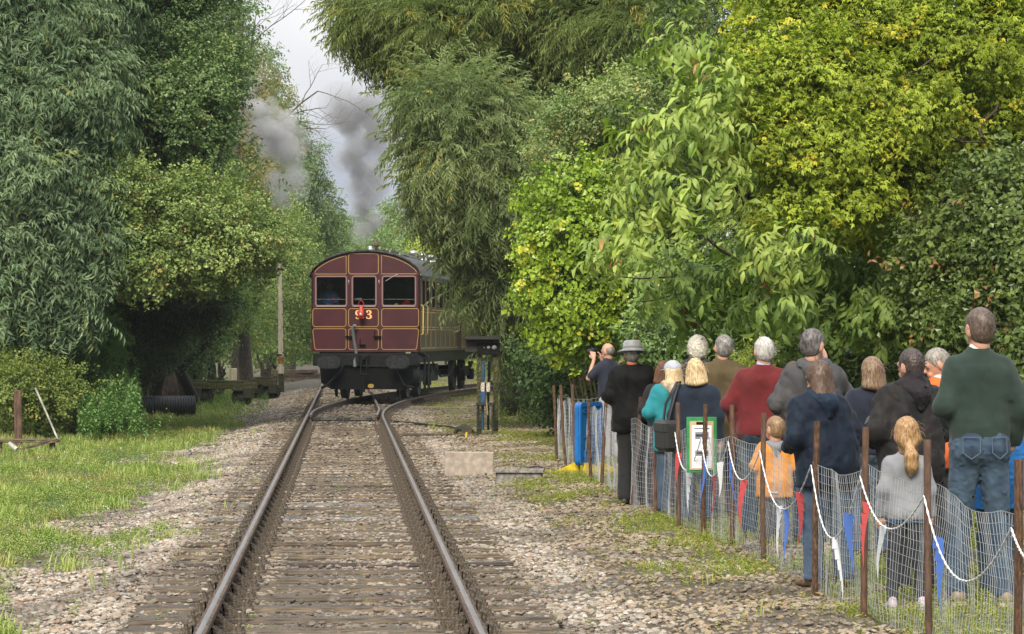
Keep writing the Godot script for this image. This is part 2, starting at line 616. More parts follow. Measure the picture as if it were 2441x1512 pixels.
		if k.has("sole"):
			var so := st_new()
			prism(so, round_rect(fx - 0.047, fz - 0.21, fx + 0.05, fz + 0.085, 0.04), 0.0, 0.024, Basis(Vector3.RIGHT, PI / 2) , Vector3(0, 0.026, 0))
			part("sole", done(so), k.sole, shoe)
	# top
	var tp: Dictionary = k.top
	var hem: float = tp.get("hem", 0.86)
	var tb: Array = torso.call(puff, hem - 0.02)
	if hem < 0.93:
		tb.append([Vector3(-0.06 * bulk, 0.93, 0.03), Vector3(0.06 * bulk, 0.93, 0.03), 0.115 * bulk + puff, 0.115 * bulk + puff])
	var cuff: float = tp.get("cuff", 1.0)
	for sd in arms:
		var a: Array = arms[sd]
		tb.append([a[0], a[1], 0.056 + puff * 0.9, 0.049 + puff * 0.7])
		if cuff > 0.5: tb.append([a[1], a[1].lerp(a[2], 0.97), 0.049 + puff * 0.7, 0.038 + puff * 0.5])
		else: tb[-1] = [a[0], a[0].lerp(a[1], 0.8), 0.058 + puff * 1.1, 0.056 + puff * 1.2]
	part(tp.get("name", "jacket"), soft_mesh(tb, cell, 0.045, [[Vector3(0, -1, 0), -hem], [Vector3(0, 1, 0.25).normalized(), (neck.y + tp.get("collar", 0.004))]], tp.get("folds", 0.016), tp.get("freq", Vector3(5.5, 3.6, 5.5)), tp.c, tp.get("c2", tp.c), tp.get("streak", Vector3(7, 3, 7))), tp.get("m", tex.cloth), root, Vector3.ZERO, grow)
	if tp.has("inner"):   # collar of a shirt that shows above the top
		var cb := [[neck + Vector3(0, -0.02, 0.0), neck + Vector3(0, 0.03, 0.0), 0.07, 0.062]]
		part("shirt_collar", soft_mesh(cb, 0.012, 0.01, [[Vector3(0, 1, 0.2).normalized(), neck.y + 0.05]], 0.0, Vector3.ONE, tp.inner), tex.cloth, root, Vector3.ZERO, grow)
	if tp.has("hood"):
		var hc: Color = tp.hood
		var y := neck.y
		var z := neck.z
		var hbn := [[Vector3(neck.x - 0.085, y - 0.0, z + 0.035), Vector3(neck.x, y - 0.055, z + 0.135), 0.05, 0.062], [Vector3(neck.x + 0.085, y - 0.0, z + 0.035), Vector3(neck.x, y - 0.055, z + 0.135), 0.05, 0.062],
			[Vector3(neck.x, y - 0.05, z + 0.13), Vector3(neck.x, y - 0.15, z + 0.135), 0.07, 0.035], [Vector3(neck.x - 0.09, y - 0.02, z - 0.04), Vector3(neck.x - 0.085, y, z + 0.04), 0.04, 0.05], [Vector3(neck.x + 0.09, y - 0.02, z - 0.04), Vector3(neck.x + 0.085, y, z + 0.04), 0.04, 0.05]]
		if tp.get("high", false):
			hbn.append([Vector3(neck.x, y + 0.0, z + 0.04), Vector3(neck.x, y + 0.06, z + 0.05), 0.085, 0.075])
		part("hood", soft_mesh(hbn, cell, 0.03, [], 0.022, Vector3(22, 34, 22), hc, tp.get("hood2", hc), Vector3(14, 20, 14)), tp.get("hood_m", tp.get("m", tex.cloth)), root, Vector3.ZERO, grow)
	if tp.has("band"):
		var bandst := [[Vector3(-0.07 * w * bulk, hem + 0.02, 0.0), Vector3(0.07 * w * bulk, hem + 0.02, 0.0), 0.118 * bulk + puff, 0.118 * bulk + puff]]
		part("waistband", soft_mesh(bandst, cell, 0.03, [[Vector3.DOWN, -(hem - 0.03)], [Vector3.UP, hem + 0.02]], 0.006, Vector3(40, 10, 40), tp.band), tex.cloth, root, Vector3.ZERO, grow)
	# hair, in head space
	var hr: Dictionary = k.get("hair", {})
	if hr:
		var hbones := [[Vector3(0, 0.082, 0.016), Vector3(0.083, 0.104, 0.102)]]
		var cuts := [[Vector3(0, -0.77, -1.0).normalized(), -0.004]]
		if hr.style in ["bob", "long", "ponytail"]: cuts = [[Vector3(0, -0.35, -1.0).normalized(), 0.042]]
		var fold: float = hr.get("folds", 0.012) * 0.5
		var fq := Vector3(95, 55, 95)
		match hr.style:
			"short": hbones.append([Vector3(0, 0.03, 0.04), Vector3(0.07, 0.07, 0.06)])
			"receding":
				hbones = [[Vector3(0, 0.06, 0.02), Vector3(0.082, 0.085, 0.1)]]
				cuts = [[Vector3(0, -0.3, -1.0).normalized(), 0.0], [Vector3(0, 1, -0.9).normalized(), 0.06]]
			"curly":
				hbones = [[Vector3(0, 0.095, 0.016), Vector3(0.103, 0.115, 0.12)], [Vector3(0, 0.04, 0.05), Vector3(0.09, 0.085, 0.08)]]
				fold = 0.018
				fq = Vector3(48, 40, 48)
			"bob", "long":
				var drop: float = -0.075 if hr.style == "bob" else -0.14
				hbones = [[Vector3(0, 0.085, 0.016), Vector3(0.09, 0.11, 0.11)]]
				for a in [-1.25, -0.8, -0.4, 0.0, 0.4, 0.8, 1.25]:
					var v := Vector3(sin(a) * 0.07, 0.06, cos(a) * 0.065 + 0.01)
					hbones.append([v, Vector3(v.x * (1.35 if hr.style == "bob" else 1.15), drop + absf(a) * 0.012, v.z * 1.15 + 0.015), 0.04, 0.034])
				fold *= 0.6
				fq = Vector3(110, 9, 110)
			"ponytail":
				hbones = [[Vector3(0, 0.085, 0.012), Vector3(0.09, 0.11, 0.108)], [Vector3(-0.03, 0.03, 0.06), Vector3(0.0, -0.02, 0.105), 0.06, 0.03], [Vector3(0.04, 0.03, 0.05), Vector3(0.0, -0.02, 0.105), 0.06, 0.03], [Vector3(0, -0.04, 0.03), Vector3(0, 0.03, 0.03), 0.06, 0.06],
					[Vector3(0.0, -0.02, 0.11), Vector3(0.01, -0.08, 0.135), 0.022, 0.048], [Vector3(0.01, -0.08, 0.135), Vector3(0.015, -0.15, 0.13), 0.048, 0.046], [Vector3(0.015, -0.15, 0.13), Vector3(0.01, -0.215, 0.115), 0.046, 0.018]]
				fq = Vector3(80, 30, 80)
		var hst := st_new()
		field_mesh(hst, hbones, clampf(d * 0.00042, 0.0075, 0.013), 0.025, cuts, fold, fq, hr.c, hr.c2, hr.get("streak", Vector3(75, 9, 75)), ht)
		var hair := part("hair", done(hst), tex.hair, root, Vector3.ZERO, grow)
		if d < 30.0:
			var fs := st_new()
			var r := RandomNumberGenerator.new()
			r.seed = int(d * 100.0)
			var longer: bool = hr.style in ["bob", "long", "ponytail"]
			for i in (150 if hr.style == "curly" else 75):
				var dir := Vector3(r.randfn(), r.randf_range(-0.6, 1.0), absf(r.randfn()) * 0.9 + 0.05).normalized()
				var o := Vector3(0, 0.075, 0.014) + dir * Vector3(0.083, 0.104, 0.103)
				var fl := (dir * 0.5 + Vector3(r.randf_range(-0.8, 0.8), r.randf_range(-1.0, 0.35), r.randf_range(-0.3, 0.5))).normalized()
				var ln := r.randf_range(0.02, 0.04) if not longer else r.randf_range(0.03, 0.07)
				if hr.style == "curly": ln = r.randf_range(0.03, 0.055)
				fs.set_color(hr.c.lerp(hr.c2, r.randf()))
				tube(fs, [ht * o, ht * (o + fl * ln * 0.5 + dir * ln * 0.22), ht * (o + fl * ln + Vector3(0, -ln * 0.3 if longer else 0.0, 0))], [0.0016, 0.0014, 0.0007], 3, false)
			part("loose_strands", done(fs), tex.hair, hair).set_meta("kind", "stuff")
		if hr.style == "ponytail":
			var bs := st_new()
			tube(bs, [ht * Vector3(0, -0.012, 0.1), ht * Vector3(0.002, -0.034, 0.118)], [0.029, 0.029], 10)
			part("hair_band", done(bs), mat(lin(0.2, 0.12, 0.1), 0.6), hair)
	if k.has("hat"):
		var hc: Color = k.hat.c
		if k.hat.kind == "brim":
			var hm := lathe_mesh([[0.0, 0.0], [0.155, -0.025], [0.16, -0.02], [0.107, 0.012], [0.104, 0.025], [0.1, 0.075], [0.085, 0.098], [0.0, 0.105]], 20)
			var hat := part("sun_hat", hm, mat(lin(hc.r, hc.g, hc.b), 0.9, "soft", Vector3.ONE * 3), root, grow * (ht * Vector3(0, 0.1, 0.012)), grow * hb * Basis(Vector3.RIGHT, -0.12))
			part("hat_band", lathe_mesh([[0.109, 0.012], [0.1065, 0.034], [0.10, 0.034], [0.10, 0.012]], 20), mat(lin(hc.r * 0.45, hc.g * 0.45, hc.b * 0.45), 0.9), hat)
		else:
			var cap := part("cap", soft_mesh([[Vector3(0, 0.095, 0.012), Vector3(0.096, 0.1, 0.115)]], 0.012, 0.01, [[Vector3(0, -1, 0.12).normalized(), -0.075]], 0.008, Vector3(30, 30, 30), hc), tex.cloth, root, grow * ht.origin, grow * hb)
			var pk := st_new()
			lathe(pk, [[0.0, 0.004], [0.075, 0.0], [0.078, -0.004], [0.0, -0.002]], Vector3(0, 0.082, -0.11), Basis(Vector3.RIGHT, -0.2), 16)
			part("cap_peak", done(pk), mat(lin(hc.r, hc.g, hc.b), 0.85), cap)
	return root

# ---------- leaves and crowns ----------
func leaf(st: SurfaceTool, o: Vector3, dir: Vector3, up: Vector3, l: float, w: float, droop := 0.25, rich := false) -> void:
	dir = dir.normalized()
	var side := dir.cross(up).normalized()
	var n := side.cross(dir)
	var mid := o + dir * l * 0.45 + n * l * 0.02
	var tip := o + dir * l - n * l * droop
	var a := mid + side * w * 0.5 + n * w * 0.14
	var b := mid - side * w * 0.5 + n * w * 0.14
	if not rich:
		for v in [o, a, tip, o, tip, b]: st.add_vertex(v)
		return
	var q := o + dir * l * 0.75 - n * l * droop * 0.45
	var a2 := q + side * w * 0.33 + n * w * 0.1
	var b2 := q - side * w * 0.33 + n * w * 0.1
	var o2 := o + dir * l * 0.12
	var a0 := o2 + side * w * 0.22
	var b0 := o2 - side * w * 0.22
	for v in [o, a0, b0, a0, a, mid, a0, mid, o2, b0, o2, mid, b0, mid, b, a, a2, q, a, q, mid, mid, q, b2, mid, b2, b, a2, tip, q, q, tip, b2]: st.add_vertex(v)

func spray(kind: String, seed_: int) -> ArrayMesh:
	# a leafy twig along +z, its upper side towards +y
	var r := RandomNumberGenerator.new()
	r.seed = seed_
	var st := st_new()
	st.set_smooth_group(-1)
	match kind:
		"willow":
			for i in 18:
				var t := 0.05 + 0.5 * i / 18.0
				var o := Vector3(r.randf_range(-0.03, 0.03), -t * t * 0.35, t)
				leaf(st, o, Vector3((-1.0 if i % 2 else 1.0) * r.randf_range(0.35, 0.9), r.randf_range(-0.7, 0.1), 0.9), Vector3(r.randf_range(-0.5, 0.5), 1, 0.2), r.randf_range(0.08, 0.125), r.randf_range(0.014, 0.02), r.randf_range(0.1, 0.4))
		"ash":
			for i in 14:
				var t := 0.04 + 0.42 * i / 14.0
				leaf(st, Vector3(0, -t * t * 0.5, t) + Vector3(r.randf_range(-0.04, 0.04), r.randf_range(-0.03, 0.03), 0), Vector3((-1.0 if i % 2 else 1.0) * r.randf_range(0.5, 1.0), r.randf_range(-0.9, 0.0), 0.6), Vector3(r.randf_range(-0.4, 0.4), 1, 0), r.randf_range(0.09, 0.14), r.randf_range(0.026, 0.036), r.randf_range(0.15, 0.45))
		"small":
			for i in 20:
				var t := r.randf_range(0.0, 0.36)
				leaf(st, Vector3(r.randf_range(-0.09, 0.09), r.randf_range(-0.05, 0.05), t), Vector3(r.randf_range(-1, 1), r.randf_range(-0.6, 0.5), r.randf_range(-0.1, 1)), Vector3(r.randf_range(-0.7, 0.7), 1, r.randf_range(-0.7, 0.7)), r.randf_range(0.045, 0.065), r.randf_range(0.034, 0.05), 0.15)
		"lobed":
			for i in 16:
				var o := Vector3(r.randf_range(-0.09, 0.09), r.randf_range(-0.04, 0.04), r.randf_range(0.0, 0.32))
				var d := Vector3(r.randf_range(-1, 1), r.randf_range(-0.7, 0.4), r.randf_range(0.0, 1)).normalized()
				var u := Vector3(r.randf_range(-0.6, 0.6), 1, r.randf_range(-0.3, 0.8))
				var sd := d.cross(u).normalized()
				leaf(st, o, d, u, r.randf_range(0.05, 0.066), 0.024, 0.2)
				leaf(st, o, d + sd * 0.85, u, r.randf_range(0.036, 0.046), 0.021, 0.2)
				leaf(st, o, d - sd * 0.85, u, r.randf_range(0.036, 0.046), 0.021, 0.2)
		"round":
			for i in 14:
				var o := Vector3(r.randf_range(-0.1, 0.1), r.randf_range(-0.06, 0.04), r.randf_range(0.0, 0.34))
				leaf(st, o, Vector3(r.randf_range(-0.8, 0.8), r.randf_range(-1.1, -0.1), r.randf_range(0.1, 1)), Vector3(r.randf_range(-0.3, 0.3), 1, 0.6), r.randf_range(0.06, 0.085), r.randf_range(0.06, 0.08), 0.3)
		"cherry":
			st.set_smooth_group(1)
			for i in 7:
				var t := 0.03 + 0.3 * i / 7.0
				leaf(st, Vector3(0, -t * 0.12, t), Vector3((-1.0 if i % 2 else 1.0) * r.randf_range(0.35, 0.8), r.randf_range(-1.2, -0.15), 0.8), Vector3(r.randf_range(-0.4, 0.4), 1, 0.3), r.randf_range(0.09, 0.15), r.randf_range(0.036, 0.05), r.randf_range(0.15, 0.4), true)
		"far":
			for i in 16:
				leaf(st, Vector3(r.randf_range(-0.3, 0.3), r.randf_range(-0.2, 0.2), r.randf_range(0, 0.7)), Vector3(r.randf_range(-1, 1), r.randf_range(-0.8, 0.4), r.randf_range(0, 1)), Vector3(r.randf_range(-0.6, 0.6), 1, 0.4), r.randf_range(0.12, 0.2), r.randf_range(0.07, 0.12), 0.2)
		"nettle":
			for i in 12:
				var a := r.randf_range(0, TAU)
				var h := 0.12 + 0.5 * i / 12.0
				leaf(st, Vector3(0, h, 0), Vector3(cos(a), r.randf_range(-0.3, 0.2), sin(a)), Vector3.UP, r.randf_range(0.08, 0.14) * (1.2 - h), r.randf_range(0.05, 0.075) * (1.2 - h), 0.3)
		"grass":
			for i in 9:
				var a := r.randf_range(0, TAU)
				var o := Vector3(r.randf_range(-0.05, 0.05), -0.01, r.randf_range(-0.05, 0.05))
				var lean := Vector3(cos(a), 0, sin(a)) * r.randf_range(0.2, 0.7)
				var h := r.randf_range(0.06, 0.15)
				var sd := Vector3(-sin(a), 0, cos(a)) * 0.0042
				var m := o + Vector3.UP * h * 0.6 + lean * h * 0.35
				var tip := o + Vector3.UP * h + lean * h
				for v in [o - sd, o + sd, m + sd * 0.8, o - sd, m + sd * 0.8, m - sd * 0.8, m - sd * 0.8, m + sd * 0.8, tip]: st.add_vertex(v)
		"weed":
			for i in 12:
				var a := r.randf_range(0, TAU)
				var h := r.randf_range(0.01, 0.11)
				leaf(st, Vector3(r.randf_range(-0.04, 0.04), h, r.randf_range(-0.04, 0.04)), Vector3(cos(a), r.randf_range(-0.1, 0.6), sin(a)), Vector3.UP, r.randf_range(0.025, 0.05), r.randf_range(0.016, 0.028), 0.25)
		"debris":
			for i in 3:
				var a := r.randf_range(0, TAU)
				leaf(st, Vector3(r.randf_range(-0.1, 0.1), 0.006, r.randf_range(-0.1, 0.1)), Vector3(cos(a), r.randf_range(0, 0.3), sin(a)), Vector3(r.randf_range(-0.3, 0.3), 1, r.randf_range(-0.3, 0.3)), r.randf_range(0.04, 0.07), r.randf_range(0.02, 0.035), -0.1)
	return done(st)

func copies(called: String, m: Mesh, material: Material, parent: Node, rows: PackedFloat32Array) -> MultiMeshInstance3D:
	var mm := MultiMesh.new()
	mm.transform_format = MultiMesh.TRANSFORM_3D
	mm.use_colors = true
	mm.mesh = m
	mm.instance_count = rows.size() / 16
	mm.buffer = rows
	var o := MultiMeshInstance3D.new()
	o.name = numbered(parent, called)
	o.multimesh = mm
	o.material_override = material
	parent.add_child(o)
	o.set_meta("kind", "stuff")
	return o

func row(rows: PackedFloat32Array, b: Basis, o: Vector3, c: Color) -> void:
	rows.append_array([b.x.x, b.y.x, b.z.x, o.x, b.x.y, b.y.y, b.z.y, o.y, b.x.z, b.y.z, b.z.z, o.z, c.r, c.g, c.b, 1.0])

func blob(px: float, py: float, d: float, rx: float, ry: float, deep: float) -> Array:
	return [at(px, py, d), Vector3(rx * d / PPM, ry * d / PPM, deep)]

func crown(parent: Node3D, blobs: Array, kind: String, material: Material, per_m2: float, look: Array, droop := 0.4, size := 1.0, gap := -0.28, called := "crown", keep := []) -> void:
	# look: [dark, light, odd, share of odd]
	var rows := [PackedFloat32Array(), PackedFloat32Array(), PackedFloat32Array()]
	var here := parent.position
	for q in blobs:
		var c: Vector3 = q[0]
		var r: Vector3 = q[1]
		var n := int(PI * r.x * r.y * per_m2)
		for i in n:
			var dir := Vector3(rng.randfn(), rng.randfn(), rng.randfn()).normalized()
			if dir.z < -0.2 and rng.randf() < 0.6: dir.z = -dir.z
			var bump := 1.0 + 0.55 * lumps.get_noise_3d(dir.x * 38.0 + c.x * 9.0, dir.y * 38.0 + c.y * 9.0, dir.z * 38.0)
			var rr := lerpf(0.45, 1.0, sqrt(rng.randf())) * bump
			if rng.randf() < 0.12: rr *= rng.randf_range(1.0, 1.18)
			var p := c + dir * r * rr
			var clump := lumps.get_noise_3d(p.x * 30.0 / size, p.y * 34.0 / size, p.z * 30.0 / size)
			if clump < gap and rr > 0.5: continue
			var n_ := (dir / r).normalized()
			var axis := (n_ * (1.0 - droop) + Vector3.DOWN * droop + Vector3(rng.randf_range(-1, 1), rng.randf_range(-1, 1), rng.randf_range(-1, 1)) * 0.6).normalized()
			var top := (Vector3.UP * 0.7 + n_ * 0.6 + Vector3(rng.randf_range(-1, 1), rng.randf_range(-1, 1), rng.randf_range(-1, 1)) * 0.45)
			top = (top - axis * top.dot(axis)).normalized()
			var s := size * rng.randf_range(0.7, 1.25)
			var tone := clampf(0.5 + clump * 0.9 + rng.randf_range(-0.35, 0.35), 0, 1)
			var col: Color = look[0].lerp(look[1], tone)
			if look.size() > 2 and rng.randf() < look[3]: col = look[2]
			row(rows[i % 3], Basis(top.cross(axis), top, axis).scaled(Vector3.ONE * s), p - here, col)
	for i in 3:
		if rows[i].size(): copies(called, tex["spray_%s_%d" % [kind, i]], material, parent, rows[i])

func limb(parent: Node3D, a: Vector3, b: Vector3, r0: float, r1: float, material: Material, wobble := 0.08, called := "limb", twigs := 5) -> void:
	var st := st_new()
	var pts := []
	var rad := []
	var l := (b - a).length()
	var n := 9
	for i in n + 1:
		var t := float(i) / n
		var p := a.lerp(b, t) + Vector3(lumps.get_noise_3d(t * 90.0, a.x * 20.0, b.y * 20.0), sin(t * PI) * 0.6 * (1 if b.y > a.y else -1), lumps.get_noise_3d(b.x * 20.0, t * 90.0, 5)) * l * wobble * sin(t * PI) * 2.0
		pts.append(p - parent.position)
		rad.append(lerpf(r0, r1, pow(t, 0.8)) * (1.0 + 0.12 * lumps.get_noise_1d(t * 300.0 + a.x * 50)))
	tube(st, pts, rad, 9)
	for i in twigs:
		var j := rng.randi_range(n / 2, n)
		var d := Vector3(rng.randf_range(-1, 1), rng.randf_range(-0.3, 1), rng.randf_range(-0.4, 1)).normalized() * minf(l, 2.2) * rng.randf_range(0.1, 0.25)
		var o: Vector3 = pts[j]
		tube(st, [o, o + d * 0.5 + Vector3(0, l * 0.02, 0), o + d], [rad[j] * 0.55, rad[j] * 0.4, rad[j] * 0.12], 5, false)
	part(called, done(st), material, parent)

func tree(called: String, label: String, foot: Vector3, top: Vector3, girth: float, blobs: Array, kind: String, material: Material, per_m2: float, look: Array, droop := 0.4, size := 1.0, category := "tree", group := "", bark: Material = null, gap := -0.28) -> Node3D:
	var o := thing(called, label, category, foot, 0.0, group)
	var bk: Material = bark if bark else tex.bark
	if girth > 0.0:
		limb(o, foot + Vector3(0, -0.2, 0), top, girth, girth * 0.55, bk, 0.05, "trunk", 0)
		var n := 0
		for q in blobs:
			if n < 7: limb(o, foot.lerp(top, rng.randf_range(0.55, 1.0)), q[0] - Vector3(0, 0, q[1].z * 0.5), girth * 0.45, girth * 0.1, bk)
			n += 1
	crown(o, blobs, kind, material, per_m2, look, droop, size, gap)
	return o

func bare_branch(st: SurfaceTool, o: Vector3, dir: Vector3, l: float, r: float, depth: int, rr: RandomNumberGenerator, bend: Vector3) -> void:
	var pts := [o]
	var rad := [r]
	var d := dir
	var p := o
	var n := 5
	for i in n:
		d = (d + bend * 0.13 + Vector3(rr.randf_range(-1, 1), rr.randf_range(-1, 1), rr.randf_range(-1, 1)) * 0.17).normalized()
		p += d * l / n
		pts.append(p)
		rad.append(lerpf(r, r * 0.45, float(i + 1) / n))
		if depth > 0 and i > 0:
			var side := d.cross(Vector3(rr.randf_range(-1, 1), rr.randf_range(-1, 1), rr.randf_range(-1, 1))).normalized()
			bare_branch(st, p, (d * 0.75 + side * 0.75).normalized(), l * rr.randf_range(0.4, 0.62), rad[-1] * 0.62, depth - 1, rr, bend)
	tube(st, pts, rad, 5 if depth < 2 else 7, false)

# ---------- ground ----------
func build_ground() -> void:
	var xs := []
	for v in [-400.0, -200.0, -100.0, -60.0, -40.0, -28.0, -22.0]: xs.append(v)
	var x := -18.0
	while x < 14.0:
		xs.append(x)
		x += 0.28
	for v in [16.0, 20.0, 28.0, 40.0, 60.0, 100.0, 200.0, 400.0]: xs.append(v)
	var ds := [-300.0, -100.0, -30.0, -5.0, 3.0, 8.0]
	var d := 11.0
	while d < 120.0:
		ds.append(d)
		d += 0.3 + maxf(0.0, d - 60.0) * 0.02
	for v in [130.0, 145.0, 170.0, 210.0, 300.0, 500.0, 1000.0]: ds.append(v)
	var nx := xs.size()
	var pts := PackedVector3Array()
	var cols := PackedColorArray()
	var idx := PackedInt32Array()
	for j in ds.size():
		for i in nx:
			var p := Vector3(xs[i], 0, -ds[j])
			p.y = ground_y(clampf(xs[i], -40, 40), clampf(ds[j], -30, 200))
			pts.append(p)
			cols.append(ground_color(p.x, ds[j]))
			if i and j:
				var a := j * nx + i
				idx.append_array([a - nx - 1, a - 1, a, a - nx - 1, a, a - nx])
	var arr := []
	arr.resize(Mesh.ARRAY_MAX)
	arr[Mesh.ARRAY_VERTEX] = pts
	arr[Mesh.ARRAY_COLOR] = cols
	arr[Mesh.ARRAY_INDEX] = idx
	var am := ArrayMesh.new()
	am.add_surface_from_arrays(Mesh.PRIMITIVE_TRIANGLES, arr)
	var st := SurfaceTool.new()
	st.create_from(am, 0)
	st.generate_normals()
	var m := mat(Color.WHITE, 0.95, "speckle", Vector3.ONE * 1.3, 1.0)
	m.vertex_color_use_as_albedo = true
	tag(part("ground", st.commit(), m, self), "", "", "", "structure")

func grassy(x: float, d: float) -> float:
	# 0 gravel .. 1 grass
	var t := x - track_x(d)
	var n := lumps.get_noise_2d(x * 11.0, d * 6.0) + 0.5 * lumps.get_noise_2d(x * 45.0, d * 30.0)
	if t < 0.0:
		return smoothstep(-0.35, 0.5, -t - 2.4 + n * 1.1 - maxf(0.0, d - 60.0) * 0.03)
	var side := smoothstep(1.9, 3.4, t + n * 1.1) * 0.85 + smoothstep(3.0, 3.5, t) * 0.2
	return clampf((n * 2.4 + 0.42) * side + smoothstep(6.0, 9.0, t) * 0.4, 0.0, 1.0)

func ground_color(x: float, d: float) -> Color:
	var g := grassy(x, d)
	var n := 0.5 + lumps.get_noise_2d(x * 40.0 + 90.0, d * 40.0)
	var t := x - track_x(d)
	var gravel := Color(0.20, 0.165, 0.125).lerp(Color(0.13, 0.10, 0.07), n)
	if t > 1.8: gravel = gravel.lerp(Color(0.13, 0.10, 0.065), 0.55)
	if d > 85.0: gravel = gravel.lerp(Color(0.12, 0.10, 0.06), 0.6)
	var green := Color(0.13, 0.18, 0.035).lerp(Color(0.2, 0.2, 0.06), n)
	if t > 0.0: green = Color(0.2, 0.24, 0.04).lerp(Color(0.19, 0.19, 0.06), n)
	return gravel.lerp(green, g * 0.85)

func stone_mesh(seed_: int) -> ArrayMesh:
	var r := RandomNumberGenerator.new()
	r.seed = seed_
	var phi := (1.0 + sqrt(5.0)) / 2.0
	var v := []
	for q in [[-1, phi, 0], [1, phi, 0], [-1, -phi, 0], [1, -phi, 0], [0, -1, phi], [0, 1, phi], [0, -1, -phi], [0, 1, -phi], [phi, 0, -1], [phi, 0, 1], [-phi, 0, -1], [-phi, 0, 1]]:
		v.append(Vector3(q[0], q[1], q[2]).normalized() * r.randf_range(0.72, 1.15) * Vector3(1.15, 0.72, 0.9))
	var st := st_new()
	st.set_smooth_group(-1)
	for f in [[0, 11, 5], [0, 5, 1], [0, 1, 7], [0, 7, 10], [0, 10, 11], [1, 5, 9], [5, 11, 4], [11, 10, 2], [10, 7, 6], [7, 1, 8], [3, 9, 4], [3, 4, 2], [3, 2, 6], [3, 6, 8], [3, 8, 9], [4, 9, 5], [2, 4, 11], [6, 2, 10], [8, 6, 7], [9, 8, 1]]:
		face(st, [v[f[0]], v[f[1]], v[f[2]]], v[f[0]] + v[f[1]] + v[f[2]])
	return done(st)

func build_ballast() -> void:
	var rows := []
	for i in 5: rows.append(PackedFloat32Array())
	var tones := [Color(0.36, 0.30, 0.235), Color(0.27, 0.235, 0.20), Color(0.44, 0.385, 0.32), Color(0.30, 0.195, 0.13), Color(0.20, 0.18, 0.155), Color(0.50, 0.46, 0.41)]
	var d := 12.6
	while d < 92.0:
		var size := 0.0205 + maxf(0.0, d - 30.0) * 0.0003
		var deep := 0.06 + d * 0.002
		var lo := maxf(-0.19 * d - 0.4, track_x(d) - 3.4)
		var hi := minf(0.19 * d + 0.4, track_x(d) + (4.2 if d < 50.0 else 7.0))
		var n := int((hi - lo) * deep * 0.62 / (size * size * 3.0) * (1.0 if d < 45.0 else 0.55))
		for i in n:
			var x := rng.randf_range(lo, hi)
			var dd := d + rng.randf() * deep
			var t := absf(x - track_x(dd))
			var g := grassy(x, dd)
			if rng.randf() < g * 0.94: continue
			if x > track_x(dd) + 1.9 and rng.randf() < 0.45: continue
			if t > 0.715 and t < 0.80: continue
			var s := size * rng.randf_range(0.55, 1.35)
			var y := ground_y(x, dd)
			var pile := 0.018 * lumps.get_noise_2d(x * 60.0, dd * 60.0)
			if t < 1.32:
				# the bed between the sleepers lies level with their tops
				var f := fposmod((dd - 13.82) / cos(0.0593), 0.7)
				if f < 0.23:
					if rng.randf() < 0.88 and dd < 54.0: continue
					y = -0.152 + s * 0.35
				else: y = -0.186 + s * 0.1
			var c: Color = tones[rng.randi_range(0, 5)].lerp(tones[0], 0.25) * rng.randf_range(0.75, 1.12)
			if x > track_x(dd) + 1.9: c = c.lerp(Color(0.24, 0.18, 0.11), 0.4)
			c *= clampf(0.92 + lumps.get_noise_2d(x * 22.0, dd * 13.0) * 0.9, 0.6, 1.15)
			if t < 1.4: c = c.lerp(Color(0.20, 0.155, 0.11), 0.35)
			if t < 0.45: c *= clampf(0.95 + lumps.get_noise_2d(x * 14.0 + 40.0, dd * 5.0) * 1.1, 0.55, 1.0)
			if dd > 56.0: c = c.lerp(Color(0.20, 0.165, 0.12), 0.45)
			var b := Basis.from_euler(Vector3(rng.randf_range(-0.5, 0.5), rng.randf() * TAU, rng.randf_range(-0.5, 0.5))).scaled(Vector3(s, s, s) * Vector3(rng.randf_range(0.8, 1.3), rng.randf_range(0.7, 1.1), 1.0))
			row(rows[i % 5], b, Vector3(x, y + pile + s * 0.2, -dd), c)
		d += deep
	var m := tinted(0.92)
	m.uv1_triplanar = true
	m.uv1_scale = Vector3.ONE * 0.8
	m.albedo_texture = noise_tex("soft", 0.006, 0.78, 1.0, 3)
	var o := thing("gravel", "", "")
	tag(o, "", "", "", "stuff")
	for i in 5: copies("gravel_stones", stone_mesh(50 + i), m, o, rows[i])

